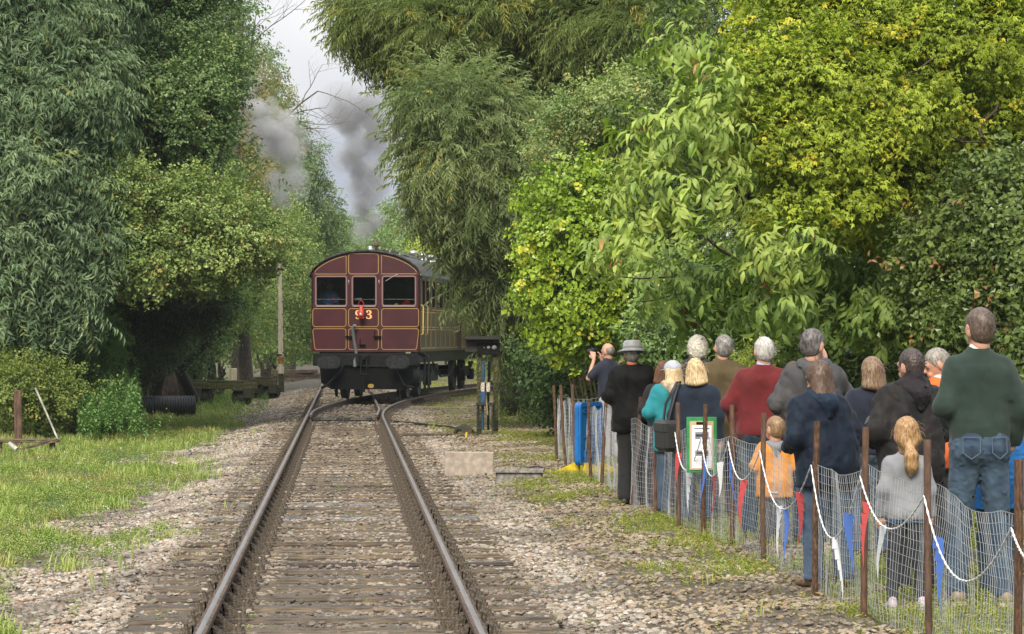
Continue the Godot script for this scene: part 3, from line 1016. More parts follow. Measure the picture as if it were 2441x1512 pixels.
func build_grass() -> void:
	var o := thing("grass", "", "")
	tag(o, "", "", "", "stuff")
	var kinds := ["grass", "weed", "debris"]
	var rows := {}
	for k in kinds: rows[k] = [PackedFloat32Array(), PackedFloat32Array()]
	var d := 13.0
	while d < 110.0:
		var deep := 0.3
		var lo := -0.19 * d - 0.5
		var hi := 0.19 * d + 0.5
		var n := int((hi - lo) * deep * (330.0 if d < 35.0 else 190.0 if d < 60.0 else 80.0))
		for i in n:
			var x := rng.randf_range(lo, hi)
			var dd := d + rng.randf() * deep
			var t := x - track_x(dd)
			var g := grassy(x, dd)
			var patch := lumps.get_noise_2d(x * 26.0 + 7.0, dd * 16.0)
			if t < 0.0:
				if rng.randf() > g * (0.66 + patch * 1.2) + (0.006 if t < -1.0 else 0.003): continue
			else:
				if rng.randf() > g * 0.8 + 0.012: continue
			if absf(t) > 0.6 and absf(t) < 0.9: continue
			var kind: String = "weed" if rng.randf() < clampf(0.6 - patch * 1.3, 0.25, 0.95) else "grass"
			if t > 0.0: kind = "weed" if rng.randf() < 0.75 else "grass"
			var s := rng.randf_range(0.6, 1.25) * (0.85 if t < 0.0 else 0.55)
			if kind == "grass": s *= 1.5 if patch > 0.3 else 0.75
			if absf(t) < 1.5: s *= 0.7
			var c := Color(0.19, 0.28, 0.06).lerp(Color(0.36, 0.40, 0.12), rng.randf())
			c = c.lerp(Color(0.36, 0.31, 0.12), clampf(lumps.get_noise_2d(x * 15.0 + 200.0, dd * 9.0) * 1.6, 0.0, 0.7))
			if patch < -0.2: c = c.lerp(Color(0.14, 0.25, 0.06), 0.5)
			if t > 0.0: c = Color(0.25, 0.31, 0.045).lerp(Color(0.36, 0.35, 0.07), rng.randf())
			if rng.randf() < 0.02 and kind == "weed": c = Color(0.6, 0.6, 0.5)
			row(rows[kind][i % 2], Basis(Vector3.UP, rng.randf() * TAU).scaled(Vector3.ONE * s), Vector3(x, ground_y(x, dd), -dd), c)
		var m := int((hi - lo) * deep * 13.0)
		for i in m:
			var x := rng.randf_range(maxf(lo, track_x(d) + 1.3), hi)
			var dd := d + rng.randf() * deep
			if x < track_x(dd) + 1.7: continue
			var c := Color(0.26, 0.17, 0.08).lerp(Color(0.36, 0.29, 0.14), rng.randf())
			row(rows["debris"][i % 2], Basis(Vector3.UP, rng.randf() * TAU).scaled(Vector3.ONE * rng.randf_range(0.6, 1.1)), Vector3(x, ground_y(x, dd) + 0.025, -dd), c)
		d += deep
	for k in kinds:
		for i in 2: copies({"grass": "grass_blades", "weed": "low_weeds", "debris": "fallen_leaves"}[k], spray(k, 300 + i), tex.leaf_grass, o, rows[k][i])

# ---------- track ----------
const HEAD := [Vector2(-0.034, -0.006), Vector2(-0.027, 0.0), Vector2(0.027, 0.0), Vector2(0.034, -0.006), Vector2(0.034, -0.036), Vector2(0.011, -0.048), Vector2(0.011, -0.105), Vector2(0.032, -0.118), Vector2(0.032, -0.142), Vector2(-0.032, -0.142), Vector2(-0.032, -0.118), Vector2(-0.011, -0.105), Vector2(-0.011, -0.048), Vector2(-0.034, -0.036)]
const TOPS := [Vector2(-0.0165, 0.0), Vector2(-0.015, 0.0016), Vector2(0.015, 0.0016), Vector2(0.0165, 0.0)]

func rail(parent: Node, path: Array, called := "rail") -> void:
	var st := st_new()
	sweep(st, PackedVector2Array(HEAD), path)
	var r := part(called, done(st), tex.rail_side, parent)
	var s2 := st_new()
	sweep(s2, PackedVector2Array(TOPS), path)
	part("running_surface", done(s2), tex.rail_top, r)

func chair_mesh(seed_: int) -> ArrayMesh:
	# cast-iron rail chair; rail along z, outside of the track towards +x
	var st := st_new()
	box(st, Vector3(0, -0.158, 0), Vector3(0.38, 0.03, 0.19), Basis(), 0.008)
	box(st, Vector3(0, -0.143, 0), Vector3(0.2, 0.03, 0.15), Basis(), 0.006)
	# inner jaw: two webs that lean against the rail
	for z in [-0.05, 0.05]:
		prism(st, PackedVector2Array([Vector2(-0.15, -0.145), Vector2(-0.036, -0.145), Vector2(-0.014, -0.052), Vector2(-0.045, -0.056)]), z - 0.015, z + 0.015)
	box(st, Vector3(-0.034, -0.095, 0), Vector3(0.02, 0.085, 0.13), Basis(Vector3.BACK, -0.15), 0.005)
	# outer jaw stands off for the key
	for z in [-0.05, 0.05]:
		prism(st, PackedVector2Array([Vector2(0.16, -0.145), Vector2(0.074, -0.145), Vector2(0.070, -0.035), Vector2(0.098, -0.04)]), z - 0.015, z + 0.015)
	box(st, Vector3(0.078, -0.09, 0), Vector3(0.02, 0.105, 0.13), Basis(Vector3.BACK, 0.05), 0.005)
	box(st, Vector3(0.05, -0.078, 0.02), Vector3(0.034, 0.055, 0.24), Basis(), 0.006)
	for q in [[-0.155, 0.045], [-0.155, -0.045], [0.158, 0.0]]:
		lathe(st, [[0.0, -0.098], [0.012, -0.1], [0.013, -0.122], [0.026, -0.124], [0.03, -0.143]], Vector3(q[0], 0, q[1]), Basis(), 6, -1)
	return done(st)

func build_track() -> void:
	var turn := atan(0.0593)
	var o := thing("railway_track", "straight running line of bullhead rail on timber sleepers, in the foreground", "railway track", Vector3(track_x(0), 0, 0), turn)
	var c := cos(turn)
	for sd in [-1.0, 1.0]:
		var path := []
		for i in 8: path.append(Vector3(sd * 0.7525, 0, -(8.0 + 46.4 * i / 7.0)))
		rail(o, path)
	var wood := []
	for i in 4:
		var st := st_new()
		# a weathered baulk: uneven top, split ends
		var r := RandomNumberGenerator.new()
		r.seed = 70 + i
		for k in 6:
			var z0 := -0.125 + k * 0.25 / 6.0
			box(st, Vector3(r.randf_range(-0.012, 0.012), -0.065 + r.randf_range(-0.006, 0.004), z0 + 0.0208), Vector3(2.59, 0.13, 0.25 / 6.0 - r.randf_range(0.001, 0.004)), Basis(Vector3.UP, r.randf_range(-0.0012, 0.0012)), 0.006)
		wood.append(done(st))
	var chairs := [chair_mesh(1)]
	for i in 58:
		var s := (16.62 + 0.7 * (i - 4)) / c - 0.125
		if s > 54.2: break
		var m: Material = tex.sleeper[rng.randi_range(0, 3)]
		if i in [11]: m = tex.sleeper_dark
		if i in [19, 22]: m = tex.sleeper_wet
		var w := part("sleeper", wood[rng.randi_range(0, 3)], m, o, Vector3(rng.randf_range(-0.05, 0.05), -0.160 + rng.randf_range(-0.006, 0.004), -s), Basis(Vector3.UP, rng.randf_range(-0.012, 0.012)))
		for sd in [-1.0, 1.0]:
			part("rail_chair", chairs[0], tex.iron, w, Vector3(sd * 0.7525 - w.position.x, 0.161, rng.randf_range(-0.02, 0.02)), Basis(Vector3.UP, 0.0 if sd > 0 else PI))

	# the turnout beyond it
	var t := thing("railway_turnout", "points where a siding curves off right under the maroon railcar", "railway points")
	var straight := func(sd: float, a: float, b: float, n: int) -> Array:
		var p := []
		for i in n + 1:
			var d := lerpf(a, b, float(i) / n)
			p.append(Vector3(track_x(d) + sd * 0.754, 0, -d))
		return p
	var curved := func(sd: float, a: float, b: float, n: int, closed: float) -> Array:
		var p := []
		for i in n + 1:
			var d := lerpf(a, b, float(i) / n)
			var k := maxf(0.0, d - 54.5)
			var slope := -0.0593 + k / 150.0
			p.append(Vector3(siding_x(d) + sd * 0.754 / cos(atan(slope)) + closed * (1.0 - smoothstep(0.0, 6.0, k)), 0, -d))
		return p
	rail(t, straight.call(-1.0, 54.4, 150.0, 10), "stock_rail")
	rail(t, curved.call(1.0, 54.4, 112.0, 40, 0.0), "stock_rail")
	rail(t, curved.call(-1.0, 56.2, 110.0, 40, 0.075), "switch_blade")
	var q: Array = straight.call(1.0, 56.2, 76.0, 8)
	q[0].x -= 0.11
	q[1].x -= 0.05
	rail(t, q, "switch_blade")
	rail(t, straight.call(1.0, 80.0, 150.0, 6), "stock_rail")
	for i in 44:
		var d := 54.8 + i * 0.75
		var off := maxf(0.0, siding_x(d) - track_x(d))
		var w := part("sleeper", wood[i % 4], tex.sleeper[i % 4], t, Vector3(track_x(d) + off * 0.5, -0.172, -d), Basis(Vector3.UP, turn * (1.0 - minf(1.0, off * 0.3))).scaled(Vector3((2.59 + off) / 2.59, 1, 1)))
		if i < 26 and i != 2:
			for sd in [-1.0, 1.0]:
				var xx: float = (track_x(d) - 0.754) if sd < 0 else siding_x(d) + 0.754
				part("rail_chair", chairs[0], tex.iron, w, w.basis.inverse() * (Vector3(xx, 0.001, -d) - w.position), Basis(Vector3.UP, 0.0 if sd > 0 else PI).scaled(Vector3(2.59 / (2.59 + off), 1, 1)))
	# stretcher bar and rodding between the blades
	for k in 2:
		var st := st_new()
		var d := 56.35 + k * 0.32
		tube(st, [Vector3(track_x(d) - 0.66, -0.10, -d), Vector3(track_x(d) + 0.68, -0.10, -d)], [0.024, 0.024], 8)
		for xo in [-0.55, -0.1, 0.05, 0.5]: box(st, Vector3(track_x(d) + xo, -0.095, -d), Vector3(0.12, 0.075, 0.09), Basis(), 0.012)
		part("stretcher_bar", done(st), tex.iron_oily, t)
	var rod := st_new()
	tube(rod, [Vector3(track_x(56.5) + 0.8, -0.12, -56.5), Vector3(-1.2, -0.13, -53.0), Vector3(-0.62, -0.12, -49.4)], [0.022, 0.022], 8)
	part("point_rodding", done(rod), tex.iron_oily, t)

# ---------- the railcar ----------
func wall(parent: Node, called: String, m: Material, x0: float, x1: float, y0: float, y1: float, holes: Array, thick: float, b: Basis, o: Vector3) -> void:
	# a wall with rectangular openings [x0, x1, y0, y1] side by side; local x,y, thickness towards -z
	var st := st_new()
	var at_ := x0
	var add := func(a: float, c: float, d: float, e: float) -> void:
		if c - a > 0.001 and e - d > 0.001: box(st, o + b * Vector3((a + c) * 0.5, (d + e) * 0.5, -thick * 0.5), Vector3(c - a, e - d, thick), b)
	for h in holes:
		add.call(at_, h[0], y0, y1)
		add.call(h[0], h[1], y0, h[2])
		add.call(h[0], h[1], h[3], y1)
		at_ = h[1]
	add.call(at_, x1, y0, y1)
	part(called, done(st), m, parent)

func roof_y(x: float) -> float:
	# the roof: a shallow arc with tight shoulders
	var u := clampf(absf(x) / 1.40, 0.0, 1.0)
	return 3.08 + 0.655 * pow(1.0 - pow(u, 2.15), 0.62)

func build_coach() -> void:
	var o := thing("railcar", "maroon steam railcar with gold lined panels, numbered 93, rolling off the siding", "railcar", Vector3(-3.64, 0, -69.6), -0.0885)
	var L := 16.6
	var paint: StandardMaterial3D = tex.maroon
	var gold: StandardMaterial3D = tex.gold
	# front: waist and lower panels follow the turn-under of the sides
	var st := st_new()
	var low := PackedVector2Array([Vector2(-1.30, 1.19), Vector2(1.30, 1.19), Vector2(1.345, 1.5), Vector2(1.365, 1.85), Vector2(1.365, 2.33), Vector2(-1.365, 2.33), Vector2(-1.365, 1.85), Vector2(-1.345, 1.5)])
	prism(st, low, -0.06, 0.0)
	part("front_panel", done(st), paint, o)
	st = st_new()
	var arch := PackedVector2Array([Vector2(1.365, 3.085), Vector2(-1.365, 3.085)])
	for i in 25:
		var x := lerpf(-1.365, 1.365, i / 24.0)
		arch.append(Vector2(x, roof_y(x) - 0.03))
	prism(st, arch, -0.06, 0.0)
	part("front_panel", done(st), paint, o)
	var wins := [[-1.262, -0.468], [-0.345, 0.272], [0.408, 1.262]]
	st = st_new()
	for q in [[-1.365, -1.262], [-0.468, -0.345], [0.272, 0.408], [1.262, 1.365]]:
		box(st, Vector3((q[0] + q[1]) * 0.5, 2.7075, -0.03), Vector3(q[1] - q[0], 0.755, 0.06))
	part("window_pillar", done(st), paint, o)
	for q in wins:
		var f := st_new()
		ribbon(f, round_rect(q[0] - 0.006, 2.325, q[1] + 0.006, 3.09, 0.07), 0.035, -0.03, 0.014)
		var fr := part("window", done(f), tex.frame_paint, o)
		part("pane", box_mesh(Vector3(q[1] - q[0] - 0.004, 0.75, 0.006)), tex.glass, fr, Vector3((q[0] + q[1]) * 0.5, 2.7075, -0.03))
		var sl := st_new()
		box(sl, Vector3((q[0] + q[1]) * 0.5, 2.325, 0.02), Vector3(q[1] - q[0] - 0.04, 0.018, 0.03), Basis(), 0.004)
		part("sill", done(sl), tex.sill_grey, fr)
		var br := st_new()
		tube(br, [Vector3(q[0] + 0.03, 2.50, -0.07), Vector3(q[1] - 0.03, 2.50, -0.07)], [0.008, 0.008], 6)
		part("window_bar", done(br), tex.steel, fr)
	# gold lining, one band for each panel
	for q in [[-1.335, -0.485, 1.245, 1.775], [-0.435, 0.325, 1.245, 1.775], [0.395, 1.335, 1.245, 1.775], [-1.335, -0.485, 1.815, 2.275], [-0.435, 0.325, 1.815, 2.275], [0.395, 1.335, 1.815, 2.275], [-0.435, 0.325, 3.125, 3.64]]:
		var r := round_rect(q[0], q[2], q[1], q[3], 0.07)
		if q[2] < 1.3:
			for i in r.size():
				if r[i].y < 1.4 and absf(r[i].x) > 1.1: r[i].x *= 0.965
		var g := st_new()
		ribbon(g, r, 0.0125, -0.002, 0.005)
		part("lining", done(g), gold, o)
	for q in [[-1.27, -0.485], [0.395, 1.27]]:
		var r := PackedVector2Array()
		for i in 13:
			var x := lerpf(q[0], q[1], i / 12.0)
			r.append(Vector2(x, maxf(3.14, roof_y(x) - 0.105)))
		r.append(Vector2(q[1], 3.125))
		r.append(Vector2(q[0], 3.125))
		var g := st_new()
		ribbon(g, r, 0.0125, -0.002, 0.005)
		part("lining", done(g), gold, o)
	# roof shell
	st = st_new()
	st.set_smooth_group(1)
	var n := 28
	for i in n:
		var xa := lerpf(-1.425, 1.425, float(i) / n)
		var xb := lerpf(-1.425, 1.425, float(i + 1) / n)
		var a := Vector2(xa, roof_y(xa * 0.982))
		var b := Vector2(xb, roof_y(xb * 0.982))
		var nn := Vector3(-(b.y - a.y), b.x - a.x, 0)
		face(st, [Vector3(a.x, a.y, 0.07), Vector3(b.x, b.y, 0.07), Vector3(b.x, b.y, -L), Vector3(a.x, a.y, -L)], nn)
		face(st, [Vector3(a.x, a.y - 0.04, 0.07), Vector3(b.x, b.y - 0.04, 0.07), Vector3(b.x, b.y - 0.04, -L), Vector3(a.x, a.y - 0.04, -L)], -nn)
	st.set_smooth_group(-1)
	for i in n:
		var xa := lerpf(-1.425, 1.425, float(i) / n)
		var xb := lerpf(-1.425, 1.425, float(i + 1) / n)
		for z in [0.07, -L]:
			face(st, [Vector3(xa, roof_y(xa * 0.982), z), Vector3(xb, roof_y(xb * 0.982), z), Vector3(xb, roof_y(xb * 0.982) - 0.04, z), Vector3(xa, roof_y(xa * 0.982) - 0.04, z)], Vector3(0, 0, 1 if z > 0 else -1))
	var roof := part("roof", done(st), tex.roof, o)
	for i in 6:
		var dome := lathe_mesh([[0.13, 0.0], [0.12, 0.06], [0.05, 0.07], [0.05, 0.10], [0.14, 0.115], [0.11, 0.19], [0.0, 0.22]], 12)
		part("roof_ventilator", dome, tex.steel, roof, Vector3(0.62, roof_y(0.62) - 0.02, -4.6 - i * 2.0))
	for x in [0.55, 0.8]:
		st = st_new()
		box(st, Vector3(x, roof_y(x) + 0.035, -2.6), Vector3(0.035, 0.05, 4.4))
		part("roof_rail", done(st), tex.steel, roof)
	part("whistle", lathe_mesh([[0.03, -0.05], [0.03, 0.05], [0.06, 0.06], [0.03, 0.075], [0.055, 0.09], [0.075, 0.13], [0.06, 0.2], [0.02, 0.22], [0.025, 0.26], [0.0, 0.28]], 12), tex.iron, roof, Vector3(0.22, 3.72, -0.35))
	part("roof_bell", lathe_mesh([[0.05, -0.03], [0.09, 0.03], [0.06, 0.05], [0.07, 0.08], [0.0, 0.11]], 12), tex.steel, roof, Vector3(0.08, 3.73, -0.3))
	st = st_new()
	tube(st, [Vector3(0.22, 3.74, -0.35), Vector3(0.6, 3.72, -0.6), Vector3(0.9, 3.6, -1.4)], [0.018, 0.018], 6)
	part("whistle_pipe", done(st), tex.iron, roof)
	# sides
	for sd in [-1.0, 1.0]:
		var b := Basis(Vector3.UP, PI / 2 * sd)
		var holes := []
		var us := [[0.42, 0.95], [1.25, 1.85], [2.5, 3.15], [3.5, 4.9], [5.2, 6.6], [6.9, 8.3], [9.6, 10.3], [10.7, 12.1], [12.4, 13.8], [14.1, 15.5]]
		for q in us:
			if sd > 0: holes.append([q[0], q[1], 2.30, 3.0])
			else: holes.push_front([-q[1], -q[0], 2.30, 3.0])
		var so := Vector3(sd * 1.365, 0, 0)
		var lo := 0.0 if sd > 0 else -L
		wall(o, "side_panel", paint if sd < 0 else tex.maroon_side, lo, lo + L, 1.2, 3.1, holes, 0.05, b, so)
		for h in holes:
			var f := st_new()
			ribbon(f, round_rect(h[0] - 0.006, h[2] - 0.006, h[1] + 0.006, h[3] + 0.006, 0.06), 0.03, -0.03, 0.012, b, so)
			var fr := part("window", done(f), tex.wood_dark, o)
			part("pane", box_mesh(Vector3(0.006, h[3] - h[2] - 0.002, h[1] - h[0] - 0.002)), tex.glass_dark, fr, so + b * Vector3((h[0] + h[1]) * 0.5, (h[2] + h[3]) * 0.5, -0.03))
			if sd > 0:
				var g := st_new()
				ribbon(g, round_rect(h[0] - 0.07, h[2] - 0.05, h[1] + 0.07, h[3] + 0.045, 0.07), 0.02, -0.002, 0.005, b, so)
				part("lining", done(g), gold, o)
		if sd > 0:
			for k in 15:
				for q in [[1.27, 1.76], [1.80, 2.20]]:
					var g := st_new()
					ribbon(g, round_rect(0.12 + k * 1.1, q[0], 0.12 + k * 1.1 + 0.98, q[1], 0.07), 0.02, -0.002, 0.005, b, so)
					part("lining", done(g), gold if k < 3 else tex.gold_dull, o)
			for u in [0.12, 1.08]:   # guard's door handrails
				var g := st_new()
				tube(g, [so + b * Vector3(u, 1.62, 0.0), so + b * Vector3(u, 1.64, 0.06), so + b * Vector3(u, 2.34, 0.06), so + b * Vector3(u, 2.36, 0.0)], [0.014, 0.014], 6)
				part("handrail", done(g), tex.brass, o)
			for u in [8.75, 9.2]:
				var g := st_new()
				box(g, so + b * Vector3(u, 2.1, 0.012), Vector3(0.05, 1.75, 0.06))
				part("door_post", done(g), tex.wood_dark, o)
	# inside: floor, partition, back wall
	part("floor", box_mesh(Vector3(2.6, 0.05, L - 0.2)), tex.wood_dark, o, Vector3(0, 1.23, -L / 2))
	part("partition", box_mesh(Vector3(2.6, 1.9, 0.05)), tex.wood_dark, o, Vector3(0, 2.2, -2.6))
	part("end_wall", box_mesh(Vector3(2.72, 1.9, 0.05)), paint, o, Vector3(0, 2.15, -L + 0.03))
	# handles, brackets and pipe on the front
	for q in [[-0.40, 1.575, 0.20], [0.30, 1.575, 0.20], [-0.08, 1.37, 0.16]]:
		st = st_new()
		box(st, Vector3(q[0], q[1], 0.05), Vector3(q[2], 0.03, 0.1), Basis(), 0.005)
		box(st, Vector3(q[0] - q[2] * 0.35, q[1] + 0.07, 0.018), Vector3(0.025, 0.16, 0.02))
		part("lamp_bracket", done(st), tex.black_iron, o)
	for x in [-0.42, 0.34]:
		st = st_new()
		tube(st, [Vector3(x, 2.98, 0.01), Vector3(x, 2.96, 0.05), Vector3(x + 0.01, 2.87, 0.05), Vector3(x + 0.01, 2.85, 0.01)], [0.009, 0.009], 6)
		part("grab_handle", done(st), tex.steel, o)
	st = st_new()
	tube(st, [Vector3(0.5, 2.95, 0.02), Vector3(0.68, 3.06, 0.03), Vector3(0.8, 3.12, 0.02)], [0.008, 0.008], 6)
	part("wiper", done(st), tex.steel, o)
	st = st_new()
	var hp := []
	for q in [[-0.22, 1.83], [-0.265, 1.845], [-0.3, 1.8], [-0.29, 1.6], [-0.27, 1.4], [-0.235, 1.22], [-0.23, 1.12], [-0.27, 0.98], [-0.25, 0.82]]: hp.append(Vector3(q[0], q[1], 0.09 + 0.06 * sin(q[1] * 4.0)))
	tube(st, hp, [0.042], 8)
	part("brake_hose", done(st), tex.hose, o)
	# headstock with rivets, buffers, coupling
	var head := part("buffer_beam", box_mesh(Vector3(2.62, 0.31, 0.1), 0.012), tex.grey_iron, o, Vector3(0, 1.0, 0.03))
	for i in 6:
		for y in [0.07, -0.07]:
			for sx in [-1.0, 1.0]: part("rivet", tex.rivet, tex.grey_iron, head, Vector3(sx * (0.42 + (i % 3) * 0.06 + (i / 3) * 0.7), y, 0.052), Basis(Vector3.RIGHT, PI / 2))
	for sx in [-1.0, 1.0]:
		st = st_new()
		lathe(st, [[0.0, 0.0], [0.14, 0.0], [0.13, 0.12], [0.09, 0.14], [0.085, 0.3]], Vector3(sx * 0.865, 0.935, 0.08), Basis(Vector3.RIGHT, PI / 2), 16)
		var bf := part("buffer", done(st), tex.grey_iron, o)
		st = st_new()
		prism(st, round_rect(-0.29, -0.165, 0.29, 0.165, 0.16, 6), 0.0, 0.05, Basis(), Vector3(sx * 0.865, 0.935, 0.38))
		prism(st, round_rect(-0.265, -0.14, 0.265, 0.14, 0.138, 6), 0.05, 0.066, Basis(), Vector3(sx * 0.865, 0.935, 0.38))
		part("buffer_head", done(st), tex.buffer_grey, bf)
		st = st_new()
		tube(st, [Vector3(sx * 0.72, 0.85, 0.12), Vector3(sx * 0.98, 0.36, 0.14), Vector3(sx * 1.22, 0.32, 0.12)] if sx > 0 else [Vector3(-0.55, 0.86, 0.12), Vector3(-0.6, 0.7, 0.16), Vector3(-0.95, 0.36, 0.14), Vector3(-1.1, 0.3, 0.12)], [0.03], 6)
		part("stay_rod", done(st), tex.grey_iron, o)
		st = st_new()
		prism(st, PackedVector2Array([Vector2(sx * 0.74, 0.42), Vector2(sx * 0.84, 0.42), Vector2(sx * 0.80, 0.08), Vector2(sx * 0.74, 0.06)]), 0.0, 0.04, Basis(), Vector3(0, 0, -0.3))
		part("guard_iron", done(st), tex.black_iron, o)
	part("coupling_plate", box_mesh(Vector3(0.3, 0.2, 0.03), 0.006), tex.black_iron, o, Vector3(-0.02, 1.0, 0.1))
	st = st_new()
	for x in [-0.055, 0.055]: tube(st, [Vector3(x - 0.02, 1.01, 0.16), Vector3(x * 1.3 - 0.02, 0.85, 0.22), Vector3(x * 1.35 - 0.02, 0.66, 0.2)], [0.016], 6)
	tube(st, [Vector3(-0.1, 0.64, 0.2), Vector3(0.06, 0.64, 0.2)], [0.02], 6)
	tube(st, [Vector3(-0.02, 0.64, 0.2), Vector3(-0.02, 0.26, 0.16)], [0.014], 6)
	tube(st, [Vector3(-0.02, 0.28, 0.16), Vector3(-0.02, 0.2, 0.16)], [0.035], 8)
	box(st, Vector3(-0.02, 1.05, 0.15), Vector3(0.09, 0.1, 0.14), Basis(), 0.015)
	part("screw_coupling", done(st), tex.grey_iron, o)
	st = st_new()
	prism(st, PackedVector2Array([Vector2(-1.16, 0.84), Vector2(1.18, 0.84), Vector2(1.2, 0.5), Vector2(1.02, 0.26), Vector2(-0.86, 0.26), Vector2(-1.12, 0.42)]), -0.03, 0.0, Basis(), Vector3(0, 0, -0.02))
	part("valance_plate", done(st), tex.black_iron, o)
	st = st_new()
	prism(st, round_rect(-0.075, -0.05, 0.075, 0.05, 0.048, 5), 0.0, 0.012, Basis(), Vector3(0.13, 0.345, -0.02))
	part("maker_plate", done(st), tex.brass, o)
	st = st_new()
	lathe(st, [[0.0, 0.0], [0.2, 0.01], [0.21, 0.05], [0.21, 0.34], [0.0, 0.36]], Vector3(1.12, 0.56, -0.4), Basis(Vector3.RIGHT, PI / 2), 16)
	part("air_tank", done(st), tex.grey_iron, o)
	for k in 2:
		st = st_new()
		var x := 1.42 + k * 0.1
		tube(st, [Vector3(x - 0.16, 1.16, -0.5), Vector3(x - 0.03, 1.08, -0.5), Vector3(x, 1.02, -0.5), Vector3(x, 0.25, -0.5), Vector3(x - 0.08, 0.2, -0.5)], [0.032], 8)
		part("step_pipe", done(st), tex.grey_iron, o)
	# underframe and bogies
	st = st_new()
	for x in [-1.15, 1.15]: box(st, Vector3(x, 1.05, -L / 2 - 0.1), Vector3(0.1, 0.28, L - 0.3))
	part("solebar", done(st), tex.black_iron, o)
	st = st_new()
	tube(st, [Vector3(1.15, 0.95, -4.3), Vector3(1.15, 0.5, -6.3), Vector3(1.15, 0.5, -8.3), Vector3(1.15, 0.95, -10.3)], [0.03], 6)
	part("truss_rod", done(st), tex.black_iron, o)
	part("battery_box", box_mesh(Vector3(0.5, 0.45, 1.6), 0.02), tex.black_iron, o, Vector3(0.85, 0.62, -5.4))
	for z in [-2.9, -13.9]:
		var big := 0.53 if z < -5.0 else 0.46
		var bs := st_new()
		for sx in [-1.0, 1.0]:
			box(bs, Vector3(sx * 1.0, 0.55, z), Vector3(0.06, 0.3, 3.0))
			for w in [-1.2, 1.2]:
				box(bs, Vector3(sx * 1.05, 0.45, z + w), Vector3(0.2, 0.32, 0.3), Basis(), 0.03)
				tube(bs, [Vector3(sx * 1.05, 0.8, z + w - 0.4), Vector3(sx * 1.05, 0.68, z + w), Vector3(sx * 1.05, 0.8, z + w + 0.4)], [0.045], 6)
		box(bs, Vector3(0, 0.6, z), Vector3(2.0, 0.25, 0.4))
		var bogie := part("bogie", done(bs), tex.black_iron, o)
		for w in [-1.2, 1.2]:
			for sx in [-1.0, 1.0]:
				var ws := st_new()
				lathe(ws, [[0.0, -0.05], [0.12, -0.06], [0.14, -0.02], [big - 0.09, -0.02], [big - 0.08, -0.065], [big, -0.06], [big, 0.05], [big + 0.03, 0.06], [big + 0.03, 0.085], [big - 0.08, 0.085], [0.0, 0.05]], Vector3(sx * 0.78, big, z + w), Basis(Vector3.BACK, PI / 2 * sx), 24)
				part("wheel", done(ws), tex.wheel, bogie)
			var ax := st_new()
			tube(ax, [Vector3(-0.8, big, z + w), Vector3(0.8, big, z + w)], [0.08], 8)
			part("axle", done(ax), tex.black_iron, bogie)
	# red lamp hung on the front and the number behind it
	var lamp := thing("red_lamp", "red oil lamp hooked on the railcar front before the number 93", "lamp", o.transform * Vector3(-0.09, 2.01, 0.16), -0.0885)
	lamp.scale = Vector3.ONE * 0.86
	st = st_new()
	box(st, Vector3(0, 0.11, 0), Vector3(0.17, 0.22, 0.17), Basis(), 0.025)
	lathe(st, [[0.095, 0.21], [0.06, 0.29], [0.05, 0.30], [0.055, 0.36], [0.02, 0.39], [0.0, 0.39]], Vector3.ZERO, Basis(), 14)
	part("lamp_body", done(st), tex.red_paint, lamp)
	st = st_new()
	lathe(st, [[0.072, 0.0], [0.075, 0.035], [0.055, 0.04]], Vector3(0, 0.13, 0.08), Basis(Vector3.RIGHT, PI / 2), 16)
	part("lens_rim", done(st), tex.red_paint, lamp)
	st = st_new()
	lathe(st, [[0.056, 0.0], [0.04, 0.022], [0.0, 0.032]], Vector3(0, 0.13, 0.10), Basis(Vector3.RIGHT, PI / 2), 16)
	part("lens", done(st), tex.lens, lamp)
	st = st_new()
	var hoop := []
	for i in 13: hoop.append(Vector3(cos(PI * i / 12.0) * 0.085, 0.36 + sin(PI * i / 12.0) * 0.17, 0))
	tube(st, hoop, [0.009], 6)
	part("handle", done(st), tex.red_paint, lamp)
	for q in [["9", -0.185], ["3", 0.085]]:
		var tm := TextMesh.new()
		var f := SystemFont.new()
		f.font_names = PackedStringArray(["Droid Serif"])
		f.font_weight = 700
		tm.font = f
		tm.text = q[0]
		tm.font_size = 64
		tm.pixel_size = 0.0046
		tm.depth = 0.012
		part("number", tm, tex.numeral, o, Vector3(q[1], 2.12, 0.008))
		var sh := tm.duplicate()
		sh.depth = 0.006
		part("number_shade", sh, tex.red_paint, o, Vector3(q[1] + 0.02, 2.105, 0.004))
	# things on the shelf inside
	var inside := func(x: float, y: float, z: float) -> Vector3: return o.transform * Vector3(x, y, z)
	part("driver_shelf", box_mesh(Vector3(2.6, 0.05, 0.3)), tex.wood_dark, o, Vector3(0, 2.30, -0.25))
	for q in [[-0.83, 2.46], [-0.7, 2.46]]:
		part("brake_knob", lathe_mesh([[0.0, 0.0], [0.03, 0.0], [0.05, 0.05], [0.03, 0.09], [0.0, 0.095]], 12), tex.red_paint, o, Vector3(q[0], q[1], -0.2))
	var jug := thing("red_lamp_spare", "small red hand lamp lying behind the right cab window", "lamp", inside.call(0.98, 2.325, -0.24))
	st = st_new()
	box(st, Vector3(0, 0.05, 0), Vector3(0.2, 0.1, 0.12), Basis(), 0.02)
	lathe(st, [[0.07, 0.1], [0.04, 0.15], [0.0, 0.16]], Vector3(0.03, 0, 0), Basis(), 10)
	part("lamp_body", done(st), tex.red_paint, jug)
	part("lamp_cap", lathe_mesh([[0.0, 0.0], [0.05, 0.0], [0.045, 0.07], [0.0, 0.08]], 10), mat(lin(0.7, 0.6, 0.1), 0.5), jug, Vector3(-0.24, 0, 0))
